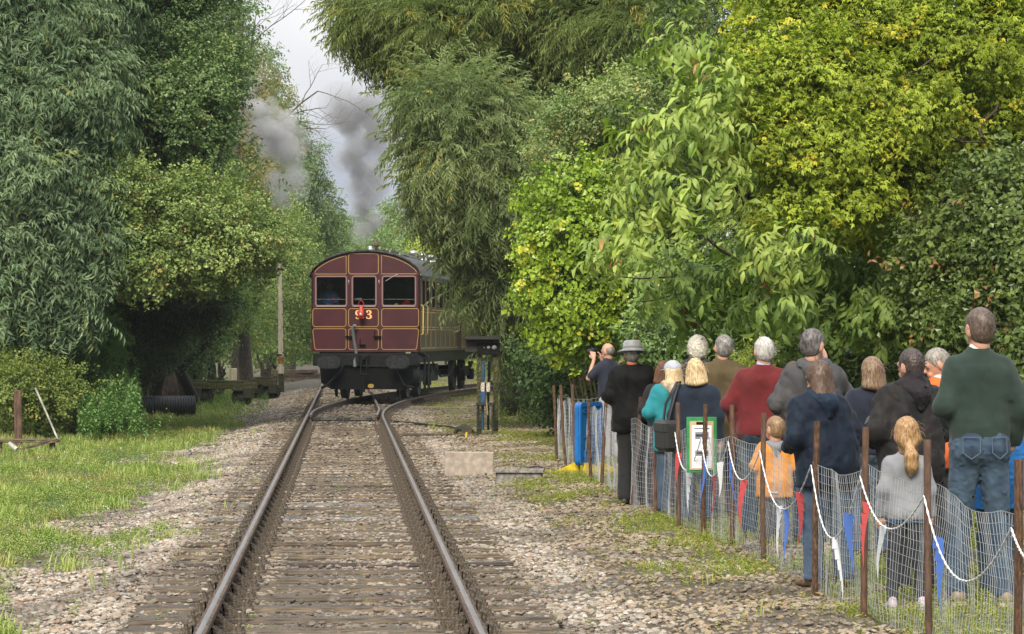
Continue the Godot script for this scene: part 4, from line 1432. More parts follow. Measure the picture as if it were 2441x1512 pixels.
	tag(part("pale_cloth", soft_mesh([[Vector3(-0.06, 0.03, 0), Vector3(0.06, 0.035, 0.01), 0.03, 0.035]], 0.012, 0.01, [], 0.02, Vector3(40, 40, 40), Color(0.4, 0.6, 0.7)), tex.cloth, self, inside.call(-0.21, 2.47, -0.2)), "pale blue cloth hung on the bar behind the middle cab window", "cloth")
	var drv := person({"label": "person in a blue shirt driving at the left cab window", "h": 1.72, "d": 71.0, "at": inside.call(-1.0, 1.256, -0.62), "yaw": 180.0 - 25.0, "look": 30.0, "group": "", "left": "wheel", "right": "wheel", "hair": {"style": "short", "c": Color(0.05, 0.035, 0.025), "c2": Color(0.09, 0.06, 0.04)}, "top": {"name": "shirt", "c": Color(0.06, 0.14, 0.33), "hem": 0.9}, "legs": {"c": Color(0.03, 0.035, 0.05)}})
	var crew := person({"label": "person in dark overalls seen dimly behind the middle cab window", "h": 1.66, "d": 71.0, "at": inside.call(0.24, 1.256, -1.1), "yaw": 150.0, "group": "", "left": "front", "right": "front", "hair": {"style": "short", "c": Color(0.06, 0.05, 0.04), "c2": Color(0.12, 0.1, 0.08)}, "top": {"c": Color(0.05, 0.07, 0.09), "hem": 0.84}, "legs": {"c": Color(0.03, 0.035, 0.05)}})

# ---------- small things by the line ----------
func build_lineside() -> void:
	# ground frame: roof board on two posts, two levers
	var p := on_ground(1157, 48.7)
	var o := thing("lever_frame", "point lever frame with blue and black levers under a dark hooded board", "lever frame", p, -0.05)
	for x in [-0.14, 0.15]:
		part("post", box_mesh(Vector3(0.085, 1.5, 0.085), 0.006), tex.mossy_wood, o, Vector3(x, 0.73, -0.55))
	var st := st_new()
	box(st, Vector3(-0.08, 1.57, -0.5), Vector3(0.6, 0.24, 0.05), Basis(), 0.006)
	box(st, Vector3(-0.08, 1.70, -0.42), Vector3(0.62, 0.03, 0.26), Basis(Vector3.RIGHT, 0.14), 0.004)
	part("hood_board", done(st), tex.dark_board, o)
	st = st_new()
	box(st, Vector3(0.03, 1.5, -0.46), Vector3(0.4, 0.2, 0.03), Basis(), 0.004)
	var pl := part("instrument_plate", done(st), tex.black_iron, o)
	for q in [[-0.05, 0.012], [0.03, 0.03], [0.13, 0.042]]:
		part("dial", lathe_mesh([[0.0, 0.012], [q[1], 0.01], [q[1], 0.0]], 12), tex.dial, pl, Vector3(q[0], 1.53, -0.44), Basis(Vector3.RIGHT, PI / 2))
	st = st_new()
	for x in [-0.13, 0.13]:
		box(st, Vector3(x, 0.27, 0.14), Vector3(0.03, 0.56, 0.05), Basis(Vector3.RIGHT, 0.05))
		box(st, Vector3(x, 0.27, -0.14), Vector3(0.03, 0.56, 0.05), Basis(Vector3.RIGHT, -0.05))
	box(st, Vector3(0, 0.02, 0.16), Vector3(0.3, 0.035, 0.035))
	part("stand", done(st), tex.mossy_iron, o)
	part("quadrant", box_mesh(Vector3(0.31, 0.05, 0.34), 0.008), tex.dark_board, o, Vector3(0, 0.55, 0))
	var levers := [["lever", -0.045, tex.blue_paint], ["lever", 0.05, tex.black_iron]]
	for q in levers:
		st = st_new()
		tube(st, [Vector3(q[1], 0.1, 0.0), Vector3(q[1], 0.8, -0.01), Vector3(q[1] + 0.004, 0.93, -0.01)], [0.022, 0.02, 0.018], 8)
		tube(st, [Vector3(q[1] + 0.004, 0.93, -0.01), Vector3(q[1] + 0.012, 1.0, -0.01), Vector3(q[1] + 0.02, 1.3, -0.01)], [0.02, 0.026, 0.024], 8)
		var lv := part(q[0], done(st), q[2], o)
		st = st_new()
		prism(st, round_rect(-0.033, -0.085, 0.033, 0.085, 0.03), 0.0, 0.014, Basis(), Vector3(q[1], 0.845, 0.02))
		part("name_plate", done(st), tex.cream, lv)
	part("weight", box_mesh(Vector3(0.085, 0.2, 0.09), 0.01), tex.blue_paint, o, Vector3(-0.04, 0.67, 0.0))
	st = st_new()
	tube(st, [Vector3(0.03, 0.58, 0.17), Vector3(0.055, 0.36, 0.19)], [0.016, 0.013], 6)
	part("wooden_handle", done(st), tex.stick_wood, o)
	st = st_new()
	box(st, Vector3(-0.9, -0.02, -0.1), Vector3(1.5, 0.1, 0.25), Basis(Vector3.UP, 0.05), 0.01)
	part("timber_base", done(st), tex.sleeper[1], o)
	st = st_new()
	tube(st, [Vector3(-0.55, 0.02, -0.1), Vector3(-0.5, 0.11, -0.1), Vector3(-0.36, 0.13, -0.1), Vector3(-0.22, 0.08, -0.05)], [0.03, 0.05, 0.06, 0.03], 8)
	lathe(st, [[0.1, 0.0], [0.1, 0.06], [0.06, 0.08], [0.0, 0.09]], Vector3(-0.34, 0.06, -0.1), Basis(), 12)
	part("crank", done(st), tex.mossy_iron, o)
	# wedge by the frame
	o = thing("wooden_wedge", "small brown wedge on a yellow peg in front of the lever frame", "wedge", on_ground(1112, 48.0))
	st = st_new()
	prism(st, PackedVector2Array([Vector2(-0.08, 0.1), Vector2(0.09, 0.1), Vector2(0.05, 0.16), Vector2(-0.05, 0.16)]), -0.05, 0.05)
	part("wedge", done(st), tex.sleeper[1], o)
	part("peg", tube_mesh([Vector3(0, 0, 0.02), Vector3(0, 0.1, 0.02)], [0.022, 0.022], 8), mat(lin(0.6, 0.42, 0.04), 0.6), o)
	# concrete block and trough
	var bl := part("concrete_block", box_mesh(Vector3(0.61, 0.37, 0.14), 0.012), tex.concrete_pink, self, on_ground(1118, 35.0) + Vector3(0, 0.125, 0), Basis.from_euler(Vector3(-0.06, 0.04, -0.012)))
	tag(bl, "upright pinkish concrete slab standing on the ballast right of the track", "concrete block")
	o = thing("drain_trough", "low grey concrete trough lying beside the pinkish slab", "trough", on_ground(1237, 33.0) + Vector3(0, -0.02, 0), -0.06)
	st = st_new()
	box(st, Vector3(0.01, 0.06, 0.12), Vector3(0.52, 0.14, 0.035), Basis(), 0.005)
	box(st, Vector3(0.01, 0.06, -0.12), Vector3(0.52, 0.14, 0.035), Basis(), 0.005)
	box(st, Vector3(-0.25, 0.06, 0), Vector3(0.035, 0.14, 0.21), Basis(), 0.005)
	box(st, Vector3(0.26, 0.06, 0), Vector3(0.035, 0.14, 0.21), Basis(), 0.005)
	part("wall", done(st), tex.concrete_grey, o)
	st = st_new()
	ribbon(st, PackedVector2Array([Vector2(-0.285, -0.17), Vector2(0.295, -0.17), Vector2(0.295, 0.17), Vector2(-0.285, 0.17)]), 0.075, -0.01, 0.025, Basis(Vector3.RIGHT, -PI / 2), Vector3(0, 0.135, 0))
	part("rim", done(st), tex.concrete_grey, o)
	part("lid", box_mesh(Vector3(0.3, 0.02, 0.17)), tex.dark_board, o, Vector3(0.0, 0.13, 0))
	# grating and pale offcut behind it
	o = thing("metal_grating", "rusty curved grating behind the grey concrete trough", "grating", on_ground(1278, 34.3))
	for i in 11:
		var a := lerpf(0.15, PI - 0.15, i / 10.0)
		part("bar", tube_mesh([Vector3(-cos(a) * 0.15, 0.0, 0.03), Vector3(-cos(a) * 0.13, sin(a) * 0.08 + 0.03, -0.06)], [0.006, 0.006], 5), tex.rust_dark, o)
	st = st_new()
	var arc := []
	for i in 11: arc.append(Vector3(-cos(PI * i / 10.0) * 0.15, sin(PI * i / 10.0) * 0.09 + 0.01, -0.06))
	tube(st, arc, [0.009], 6)
	part("hoop", done(st), tex.rust_dark, o)
	st = st_new()
	tube(st, [Vector3(-0.1, 0.06, 0), Vector3(0.02, 0.035, 0.03), Vector3(0.12, 0.025, 0.06)], [0.022, 0.03, 0.02], 7)
	tag(part("wood_offcut", done(st), tex.stick_wood, self, on_ground(1305, 34.0)), "pale bent offcut of wood beside the rusty grating", "wood")
	# blue barrier with yellow feet
	o = thing("plastic_barrier", "blue plastic crowd barrier on yellow feet at the far fence end", "barrier", on_ground(1402, 33.6), 1.02)
	st = st_new()
	prism(st, round_rect(-0.27, 0.12, 0.27, 0.87, 0.06), -0.03, 0.03)
	part("panel", done(st), tex.blue_plastic, o)
	st = st_new()
	ribbon(st, round_rect(-0.27, 0.12, 0.27, 0.87, 0.06), 0.05, 0.02, 0.05)
	for q in [[-0.18, 0.74, 0.18, 0.8], [-0.16, 0.2, 0.16, 0.3]]: ribbon(st, round_rect(q[0], q[1], q[2], q[3], 0.02), 0.02, 0.02, 0.045)
	part("rim", done(st), tex.blue_plastic, o)
	st = st_new()
	box(st, Vector3(0, 0.45, 0.036), Vector3(0.3, 0.012, 0.012))
	part("rib", done(st), tex.blue_plastic, o)
	for x in [-0.16, 0.16]:
		var ft := part("foot", null, tex.yellow_plastic, o, Vector3(x, 0, 0), Basis(Vector3.UP, 0.0))
		st = st_new()
		for sg in [-1.0, 1.0]:
			prism(st, PackedVector2Array([Vector2(0.03, 0.0), Vector2(0.36, 0.0), Vector2(0.36, 0.03), Vector2(0.10, 0.15), Vector2(0.03, 0.15)]), -0.025, 0.025, Basis(Vector3.UP, PI / 2 * sg))
			for i in 5: box(st, Vector3(0.026, 0.05 + 0.006 * (4 - i), sg * (0.1 + i * 0.045)), Vector3(0.012, 0.05 - i * 0.006, 0.02))
		ft.mesh = done(st)
	# grey cabinet on a post
	o = thing("cabinet", "small grey-green equipment cabinet on a post at the wood's edge", "cabinet", on_ground(1260, 72.0))
	part("box", box_mesh(Vector3(0.17, 0.44, 0.16), 0.01), mat(lin(0.09, 0.11, 0.10), 0.6, "mottle"), o, Vector3(-0.06, 0.64, 0))
	part("post", tube_mesh([Vector3(0.05, 0, 0.1), Vector3(0.05, 0.8, 0.1)], [0.03, 0.03]), mat(lin(0.13, 0.14, 0.14), 0.6, "mottle"), o)
	# lamp post
	o = thing("lamp_post", "tall pale wooden lamp post with a small lantern, left of the railcar", "lamp post", on_ground(669, 92.0))
	var h: float = EYE - (618.0 - 802.0) / PPM * 92.0 - o.position.y
	part("post", tube_mesh([Vector3(0.02, -0.1, 0), Vector3(0, h * 0.3, 0), Vector3(-0.03, h, 0)], [0.095, 0.085, 0.062], 10), tex.pale_wood, o)
	part("post_base", tube_mesh([Vector3(0.02, -0.05, 0), Vector3(0.01, 0.65, 0)], [0.1, 0.095], 10), tex.mossy_wood, o)
	for y in [h - 0.1, h - 0.35, h * 0.28]:
		part("iron_band", tube_mesh([Vector3(-0.02, y, 0), Vector3(-0.02, y + 0.05, 0)], [0.1, 0.1], 10), tex.black_iron, o)
	part("rust_sleeve", tube_mesh([Vector3(0.008, h * 0.22, 0), Vector3(0.004, h * 0.275, 0)], [0.096, 0.094], 10), mat(lin(0.5, 0.2, 0.06), 0.8, "mottle"), o)
	st = st_new()
	tube(st, [Vector3(-0.05, h - 0.3, 0), Vector3(-0.15, h - 0.24, 0), Vector3(-0.22, h - 0.28, 0)], [0.015], 6)
	part("bracket", done(st), tex.black_iron, o)
	st = st_new()
	lathe(st, [[0.0, 0.32], [0.02, 0.3], [0.05, 0.26], [0.12, 0.23], [0.12, 0.21], [0.0, 0.2]], Vector3(-0.23, h - 0.62, 0), Basis(), 6, -1)
	lathe(st, [[0.0, 0.0], [0.07, 0.0], [0.075, 0.03], [0.0, 0.03]], Vector3(-0.23, h - 0.62, 0), Basis(), 6, -1)
	for i in 6:
		var a := TAU * i / 6.0
		tube(st, [Vector3(-0.23 + cos(a) * 0.07, h - 0.6, sin(a) * 0.07), Vector3(-0.23 + cos(a) * 0.105, h - 0.4, sin(a) * 0.105)], [0.008], 4)
	var ln := part("lantern", done(st), tex.black_iron, o)
	st = st_new()
	lathe(st, [[0.066, 0.03], [0.1, 0.21]], Vector3(-0.23, h - 0.62, 0), Basis(), 6, -1)
	part("lantern_glass", done(st), tex.glass, ln)
	st = st_new()
	for i in 9: tube(st, [Vector3(0.04, h - 0.55 - i * 0.42, 0.05), Vector3(0.1, h - 0.55 - i * 0.42, 0.05)], [0.012], 4)
	part("rungs", done(st), tex.black_iron, o).set_meta("kind", "stuff")
	# black ribbed pipe
	o = thing("ribbed_pipe", "black corrugated drain pipe lying in the nettles", "pipe", on_ground(398, 66.0) + Vector3(0, 0.24, 0), 0.25)
	var prof := []
	var y := -1.5
	while y < 0.62:
		prof.append([0.225, y])
		prof.append([0.255, y + 0.012])
		prof.append([0.255, y + 0.035])
		prof.append([0.225, y + 0.047])
		y += 0.062
	st = st_new()
	lathe(st, prof, Vector3.ZERO, Basis(Vector3.BACK, -PI / 2), 26, -1)
	lathe(st, [[0.225, 0.62], [0.21, 0.62], [0.21, -1.4]], Vector3.ZERO, Basis(Vector3.BACK, -PI / 2), 26, -1)
	part("pipe_wall", done(st), tex.black_plastic, o)
	# mossy bogie trolleys
	for q in [[530.0, 76.0, 0.10, 1.0, "long mossy timber trolley with iron wheels, in front of the tree stumps"], [628.0, 84.0, 0.05, 0.42, "short mossy trolley standing behind the longer one, near the lamp post"]]:
		var tr := thing("rail_trolley", q[4], "trolley", on_ground(q[0], q[1]), q[2], "mossy rail trolleys")
		var hl: float = 0.95 * q[3]
		for z in [-0.4, 0.4]: part("side_beam", box_mesh(Vector3(hl * 2.0, 0.17, 0.1), 0.01), tex.mossy_wood, tr, Vector3(0, 0.55, z))
		for i in 5: part("cross_beam", box_mesh(Vector3(0.1, 0.1, 0.7), 0.008), tex.mossy_wood, tr, Vector3(lerpf(-hl + 0.08, hl - 0.08, i / 4.0), 0.57, 0))
		for i in 4: part("deck_plank", box_mesh(Vector3(hl * rng.randf_range(0.8, 1.8), 0.05, 0.17), 0.006), tex.mossy_wood, tr, Vector3(rng.randf_range(-0.1, 0.1), 0.665 + 0.004 * i, -0.33 + i * 0.22))
		for sx in [-1.0, 1.0]:
			part("axle_box", box_mesh(Vector3(0.26, 0.32, 0.14), 0.03), tex.mossy_iron, tr, Vector3(sx * hl * 0.72, 0.36, 0.46))
			for z in [-0.5, 0.5]:
				part("wheel", lathe_mesh([[0.0, -0.03], [0.06, -0.05], [0.07, -0.02], [0.2, -0.02], [0.21, -0.05], [0.25, -0.05], [0.25, 0.03], [0.28, 0.05], [0.0, 0.05]], 20), tex.mossy_iron, tr, Vector3(sx * hl * 0.55, 0.24, z * 0.66), Basis(Vector3.RIGHT, PI / 2 * (1 if z < 0 else -1)))
			part("axle", tube_mesh([Vector3(sx * hl * 0.55, 0.24, -0.36), Vector3(sx * hl * 0.55, 0.24, 0.36)], [0.05, 0.05]), tex.mossy_iron, tr)
		part("leaf_spring", box_mesh(Vector3(0.5, 0.07, 0.08), 0.02), tex.mossy_iron, tr, Vector3(hl * 0.55, 0.44, 0.44))
	# stacked old sleepers
	o = thing("timber_stack", "stack of grey old sleepers behind the lamp post", "timber stack", on_ground(700, 112.0), 0.3)
	for i in 9:
		part("timber", box_mesh(Vector3(1.6 + rng.randf() * 0.5, 0.14, 0.26), 0.012), tex.sleeper[i % 4], o, Vector3(rng.randf_range(-0.2, 0.2), 0.09 + (i / 3) * 0.155, -0.3 + (i % 3) * 0.3), Basis.from_euler(Vector3(0, rng.randf_range(-0.12, 0.12), rng.randf_range(-0.03, 0.03))))
	# broken stump and stubs
	var stump := func(px: float, d: float, hh: float, r: float, label: String, spikes: int) -> void:
		var s := thing("tree_stump", label, "tree stump", on_ground(px, d), 0.0, "stumps below the trees")
		limb(s, s.position + Vector3(0, -0.1, 0), s.position + Vector3(0.05, hh * 0.55, 0), r, r * 0.8, tex.pale_bark, 0.02, "trunk", 0)
		for i in spikes:
			var a := rng.randf() * TAU
			limb(s, s.position + Vector3(cos(a) * r * 0.4, hh * 0.4, sin(a) * r * 0.3), s.position + Vector3(cos(a) * r * 1.6, hh * rng.randf_range(0.7, 1.0), sin(a) * r), r * 0.42, r * 0.05, tex.pale_bark, 0.1, "splinter", 0)
	stump.call(632, 93.0, 1.5, 0.2, "splintered pale stump with a tall jagged spike beside the lamp post", 5)
	stump.call(520, 88.0, 1.1, 0.2, "squat cut stump behind the long mossy trolley", 3)
	stump.call(592, 90.0, 0.9, 0.13, "thin broken stump between the two trolleys", 2)
	part_block()

func part_block() -> void:
	var w := part("cut_post", box_mesh(Vector3(0.2, 0.55, 0.2), 0.015), tex.pale_wood, self, on_ground(556, 80.0) + Vector3(0, 0.72, 0))
	tag(w, "square pale cut timber standing up behind the mossy trolley deck", "post")
	# left bank: posts, stakes, pole, boards
	var p := on_ground(43, 46.5)
	var post := part("square_post", box_mesh(Vector3(0.125, 1.15, 0.11), 0.01), tex.brown_post, self, p + Vector3(0, 0.42, 0), Basis.from_euler(Vector3(0, 0.1, 0.015)))
	tag(post, "thick square brown post standing at the left edge", "post")
	p = on_ground(90, 51.0)
	tag(part("green_post", box_mesh(Vector3(0.09, 1.1, 0.08), 0.008), tex.mossy_wood, self, p + Vector3(0, 0.45, 0)), "slim post green with algae right of the brown post", "post")
	p = on_ground(200, 55.0)
	tag(part("dark_post", box_mesh(Vector3(0.1, 0.75, 0.1), 0.012), tex.dark_board, self, p + Vector3(0, 0.25, 0), Basis(Vector3.BACK, -0.05)), "short charred dark post in front of the nettles", "post")
	p = on_ground(128, 49.0)
	tag(part("white_pole", tube_mesh([p + Vector3(0.1, 0.05, 0), p + Vector3(-0.14, 0.6, 0), p + Vector3(-0.33, 1.02, 0)], [0.018, 0.018, 0.018], 6), tex.white_pole, self), "thin white pole leaning left over the shrubs", "pole")
	var i := 0
	for q in [[170.0, 52.0, 0.9, 0.12, "dry grey stake leaning right beside the short dark post"], [226.0, 56.0, 1.15, 0.02, "thin dry grey stake at the left end of the nettle mound"], [243.0, 57.0, 1.2, -0.02, "pale grey stake rising from the top of the nettle mound"], [313.0, 66.0, 1.0, 0.03, "short weathered stake above the left end of the black pipe"], [345.0, 68.0, 1.1, 0.06, "tilted weathered stake just above the black pipe"], [362.0, 70.0, 1.25, -0.02, "thicker dark stake above the black pipe near the big trunk"]]:
		p = on_ground(q[0], q[1])
		tag(part("stake", tube_mesh([p, p + Vector3(q[3] * 0.6, q[2] * 0.5, 0), p + Vector3(q[3], q[2], 0)], [0.045, 0.042, 0.035], 7), tex.pale_bark, self), q[4], "stake", "old stakes on the left bank")
		i += 1
	var o := thing("broken_bench", "low broken bench of grey boards at the left edge", "bench", on_ground(75, 44.0), 0.15)
	part("seat", box_mesh(Vector3(1.1, 0.05, 0.3), 0.006), tex.sleeper[2], o, Vector3(-0.1, 0.24, 0))
	part("brace", box_mesh(Vector3(0.6, 0.04, 0.04)), tex.sleeper[0], o, Vector3(0.12, 0.18, 0.18), Basis(Vector3.BACK, 0.25))
	for x in [-0.5, 0.32]: part("leg", box_mesh(Vector3(0.09, 0.24, 0.22), 0.006), tex.sleeper[0], o, Vector3(x, 0.1, 0))
	p = on_ground(38, 43.4)
	tag(part("white_tube", tube_mesh([p + Vector3(-0.09, 0.22, 0.1), p + Vector3(0.04, 0.13, 0.16)], [0.035, 0.035], 10), tex.white_pole, self), "short white plastic tube on the broken bench", "tube")

# ---------- fence ----------
func build_fence() -> void:
	# [x of foot, d, x of top, height]
	var line := [[2.27, 12.6, 2.28, 1.14], [2.235, 15.0, 2.225, 1.12], [2.072, 16.5, 2.085, 1.12], [1.985, 18.35, 2.0, 1.15], [1.868, 20.8, 1.872, 1.12], [1.735, 22.1, 1.735, 1.12], [1.595, 23.4, 1.62, 1.12], [1.452, 24.4, 1.445, 1.1], [1.35, 26.2, 1.345, 1.1], [1.19, 27.8, 1.28, 1.1], [1.105, 29.0, 1.13, 1.06], [0.99, 31.0, 1.05, 1.1], [0.92, 32.5, 0.89, 0.94], [0.79, 34.4, 0.74, 1.1], [0.70, 36.2, 0.63, 1.06], [0.60, 37.6, 0.56, 1.02]]
	var names := ["nearest rusty fence post, at the right edge of the picture", "rusty fence post beside the girl in the grey top, on her right", "rusty fence post between the navy coat woman and the girl in grey", "rusty fence post in front of the long brown haired woman", "rusty fence post in front of the child in the orange coat", "rusty fence post between the notice board and the orange coat", "rusty fence post crossing the green notice board", "rusty fence post left of the green notice board", "rusty fence post in front of the teal coat", "rusty fence post leaning right below the black coated man", "rusty fence post below the left side of the black coat", "rusty fence post leaning right beside the photographer's trousers", "rusty fence post right before the blue barrier", "tall rusty fence post just left of the blue barrier, leaning left", "slim rusty fence post, third from the far fence corner", "faint rusty fence post at the far fence corner"]
	for i in line.size():
		var q: Array = line[i]
		var a := Vector3(q[0], ground_y(q[0], q[1]) - 0.05, -q[1])
		var b := Vector3(q[2], a.y + 0.05 + q[3], -q[1])
		var st := st_new()
		tube(st, [a, a.lerp(b, 0.5) + Vector3(rng.randf_range(-0.012, 0.012), 0, 0), b], [0.0205, 0.0195, 0.0205], 10)
		tag(part("fence_post", done(st), tex.rusts[(i * 7 + 1) % 3], self), names[i], "fence post", "rusty posts of the wire fence")
	# mesh: one roll of welded wire per few bays; a wire every 25 mm across is drawn by closer ones at the near end
	var bay := func(a: Array, b: Array, ha: float, hb: float) -> Array:
		return [Vector3(a[0] + 0.03, ground_y(a[0], a[1]) + 0.02, -a[1]), Vector3(b[0] + 0.03, ground_y(b[0], b[1]) + 0.02, -b[1]), ha, hb]
	var fence := thing("wire_fence", "galvanised welded mesh strung along the rusty posts beside the track", "wire fence")
	var near := [[2.3, 11.0]]
	for q in line: near.append([q[0], q[1]])
	var bays := []
	for i in near.size() - 1: bays.append(bay.call(near[i], near[i + 1], 0.86, 0.86))
	bays.append(bay.call(near[-1], [0.63, 38.9], 0.82, 0.82))
	bays.append(bay.call([0.63, 38.9], [1.3, 39.2], 0.84, 0.82))
	bays.append(bay.call([1.3, 39.2], [2.4, 39.6], 0.82, 0.8))
	for q in bays:
		var a: Vector3 = q[0]
		var b: Vector3 = q[1]
		var l := (b - a).length()
		var out := (b - a).cross(Vector3.UP).normalized()
		var sag := func(u: float, v: float) -> Vector3:
			var p := a.lerp(b, u) + Vector3(0, v * q[2], 0)
			var n := lumps.get_noise_2d(p.z * 14.0, v * 18.0)
			return p + out * (n * 0.075 + lumps.get_noise_2d(p.z * 60.0, 3.0) * 0.02) + Vector3(0, (lumps.get_noise_2d(p.z * 25.0, 50.0) * 0.05 - 0.05 * sin(u * PI)) * v, 0)
		var st := st_new()
		st.set_smooth_group(-1)
		var thin := 0.0015 if a.z > -30.0 else 0.0016
		var wire := func(p0: Vector3, p1: Vector3, w: float) -> void:
			var dir := (p1 - p0).normalized()
			var u2 := across(dir) * w
			var v2 := dir.cross(across(dir)) * w
			var r0 := [p0 + u2, p0 - u2 * 0.5 + v2 * 0.87, p0 - u2 * 0.5 - v2 * 0.87]
			var e := p1 - p0
			for k in 3:
				var m: int = (k + 1) % 3
				for t in [r0[k], r0[k] + e, r0[m], r0[m], r0[k] + e, r0[m] + e]: st.add_vertex(t)
		var cols := maxi(2, int(l / 0.062))
		var rows := 16
		for i in rows + 1:
			var v := float(i) / rows
			var n := maxi(2, int(l / 0.22))
			for k in n: wire.call(sag.call(float(k) / n, v), sag.call(float(k + 1) / n, v), thin * (1.5 if i == 0 or i == rows else 1.0))
		for i in cols:
			var u := (i + 0.5) / cols
			for k in 5: wire.call(sag.call(u, k / 5.0), sag.call(u, (k + 1) / 5.0), thin)
		if a.z < -24.0:
			for i in 3:   # doubled-over ends of the rolls
				for j in 5: wire.call(sag.call(0.5 + i * 0.02, j / 5.0), sag.call(0.5 + i * 0.02, (j + 1) / 5.0), 0.003)
		part("mesh_panel", done(st), tex.wire, fence)
	# bunting
	var flags := ["red", "blue", "white"]
	var bunting := thing("bunting", "white cord of red, white and blue pennants tied along the wire fence", "bunting")
	var n := 0
	var stops := [[2.3, 11.4, 0.83], [2.275, 12.6, 0.83], [2.235, 15.0, 0.82], [2.08, 16.5, 0.83], [1.99, 18.35, 0.86], [1.87, 20.8, 0.84], [1.735, 22.1, 0.83], [1.61, 23.4, 0.84], [1.45, 24.4, 0.84]]
	for i in stops.size() - 1:
		var a := Vector3(stops[i][0] - 0.03, ground_y(stops[i][0], stops[i][1]) + stops[i][2], -stops[i][1])
		var b := Vector3(stops[i + 1][0] - 0.03, ground_y(stops[i + 1][0], stops[i + 1][1]) + stops[i + 1][2], -stops[i + 1][1])
		var drop: float = [0.12, 0.34, 0.24, 0.42, 0.36, 0.26, 0.3, 0.3][i]
		var pts := []
		for k in 13:
			var t := k / 12.0
			pts.append(a.lerp(b, t) + Vector3(-0.02 * sin(t * PI), -drop * 4.0 * t * (1.0 - t), 0.01))
		var st := st_new()
		for tw in [0.0, PI]:
			var strand := []
			for k in 49:
				var u := k / 48.0 * 12.0
				var lo := mini(int(u), 11)
				strand.append(pts[lo].lerp(pts[lo + 1], u - lo) + Vector3(cos(u * 7.0 + tw), sin(u * 7.0 + tw), 0) * 0.0034)
			tube(st, strand, [0.0034], 5, false)
		part("cord", done(st), tex.white_cloth, bunting)
		for k in [2, 5, 7, 10]:
			if rng.randf() < 0.36: continue
			var p: Vector3 = pts[k]
			var along: Vector3 = (pts[k + 1] - pts[k - 1]).normalized()
			var sway := Vector3(rng.randf_range(-0.05, 0.05), 0, rng.randf_range(-0.06, 0.06))
			var len_ := rng.randf_range(0.28, 0.42)
			var st2 := st_new()
			st2.set_smooth_group(1)
			var half := (along * 0.35 + Vector3([1.0, -1.0][n % 2] * rng.randf_range(0.25, 0.9), 0, 0)).normalized() * rng.randf_range(0.014, 0.045)
			var rows := 6
			for r in rows:
				var t0 := float(r) / rows
				var t1 := float(r + 1) / rows
				var c0 := p + Vector3(0, -len_ * t0, 0) + sway * t0 + Vector3(sin(t0 * 4.0 + n) * 0.012, 0, 0)
				var c1 := p + Vector3(0, -len_ * t1, 0) + sway * t1 + Vector3(sin(t1 * 4.0 + n) * 0.012, 0, 0)
				var f0 := Vector3(0.02 * (1.0 - t0) * sin(n * 1.7), 0, 0)
				face(st2, [c0 - half * (1 - t0), c0 + half * (1 - t0) + f0, c1 + half * (1 - t1), c1 - half * (1 - t1)], Vector3(-0.3, 0, 1))
			part("pennant", done(st2), tex["flag_" + flags[n % 3]], bunting)
			n += 1
	# notice board on the far side of its post
	var pb := Vector3(1.60, ground_y(1.6, 23.6), -23.62)
	var o := thing("notice_board", "green framed notice board with a clipboard of papers hung on the fence", "notice board", pb, -0.1)
	part("board", box_mesh(Vector3(0.255, 0.47, 0.015), 0.003), tex.green_paint, o, Vector3(0, 0.77, 0))
	part("clipboard", box_mesh(Vector3(0.2, 0.41, 0.008)), tex.hardboard, o, Vector3(0, 0.765, 0.012))
	var im := Image.create(128, 256, false, Image.FORMAT_RGB8)
	im.fill(Color(0.93, 0.93, 0.95))
	im.fill_rect(Rect2i(14, 16, 100, 6), Color(0.3, 0.3, 0.35))
	for q in [[40, 44], [150, 34]]:
		im.fill_rect(Rect2i(20, q[0], 88, q[1]), Color(0.45, 0.47, 0.52))
		im.fill_rect(Rect2i(24, q[0] + q[1] / 3, 80, q[1] / 3), Color(0.22, 0.17, 0.18))
	var r := RandomNumberGenerator.new()
	r.seed = 4
	for i in 18:
		var y: int = 92 + i * 6 if i < 9 else 190 + (i - 9) * 6
		im.fill_rect(Rect2i(18, y, r.randi_range(50, 92), 2), Color(0.45, 0.45, 0.5))
	var pm := StandardMaterial3D.new()
	pm.albedo_texture = ImageTexture.create_from_image(im)
	pm.roughness = 0.8
	var q := QuadMesh.new()
	q.size = Vector2(0.165, 0.36)
	part("paper", q, pm, o, Vector3(0.002, 0.755, 0.018))
	var cst := st_new()
	box(cst, Vector3(0, 0.955, 0.022), Vector3(0.09, 0.018, 0.014), Basis(), 0.004)
	part("clip", done(cst), tex.black_iron, o)
	# loose stakes leaning in a bundle beyond the fence corner
	for i in 7:
		var f := on_ground(1395.0 + i * 9.0, 41.5 + (i % 3) * 0.4)
		var sl := part("garden_stake", tube_mesh([f, f + Vector3(-0.28 + i * 0.02, 1.3 - (i % 2) * 0.12, 0)], [0.017, 0.015], 6), tex.stick_wood, self)
		tag(sl, "leaning wooden stake behind the far fence corner, %s of seven" % ["leftmost", "second from the left", "third from the left", "middle one", "third from the right", "second from the right", "rightmost"][i], "stake", "leaning stakes behind the fence corner")

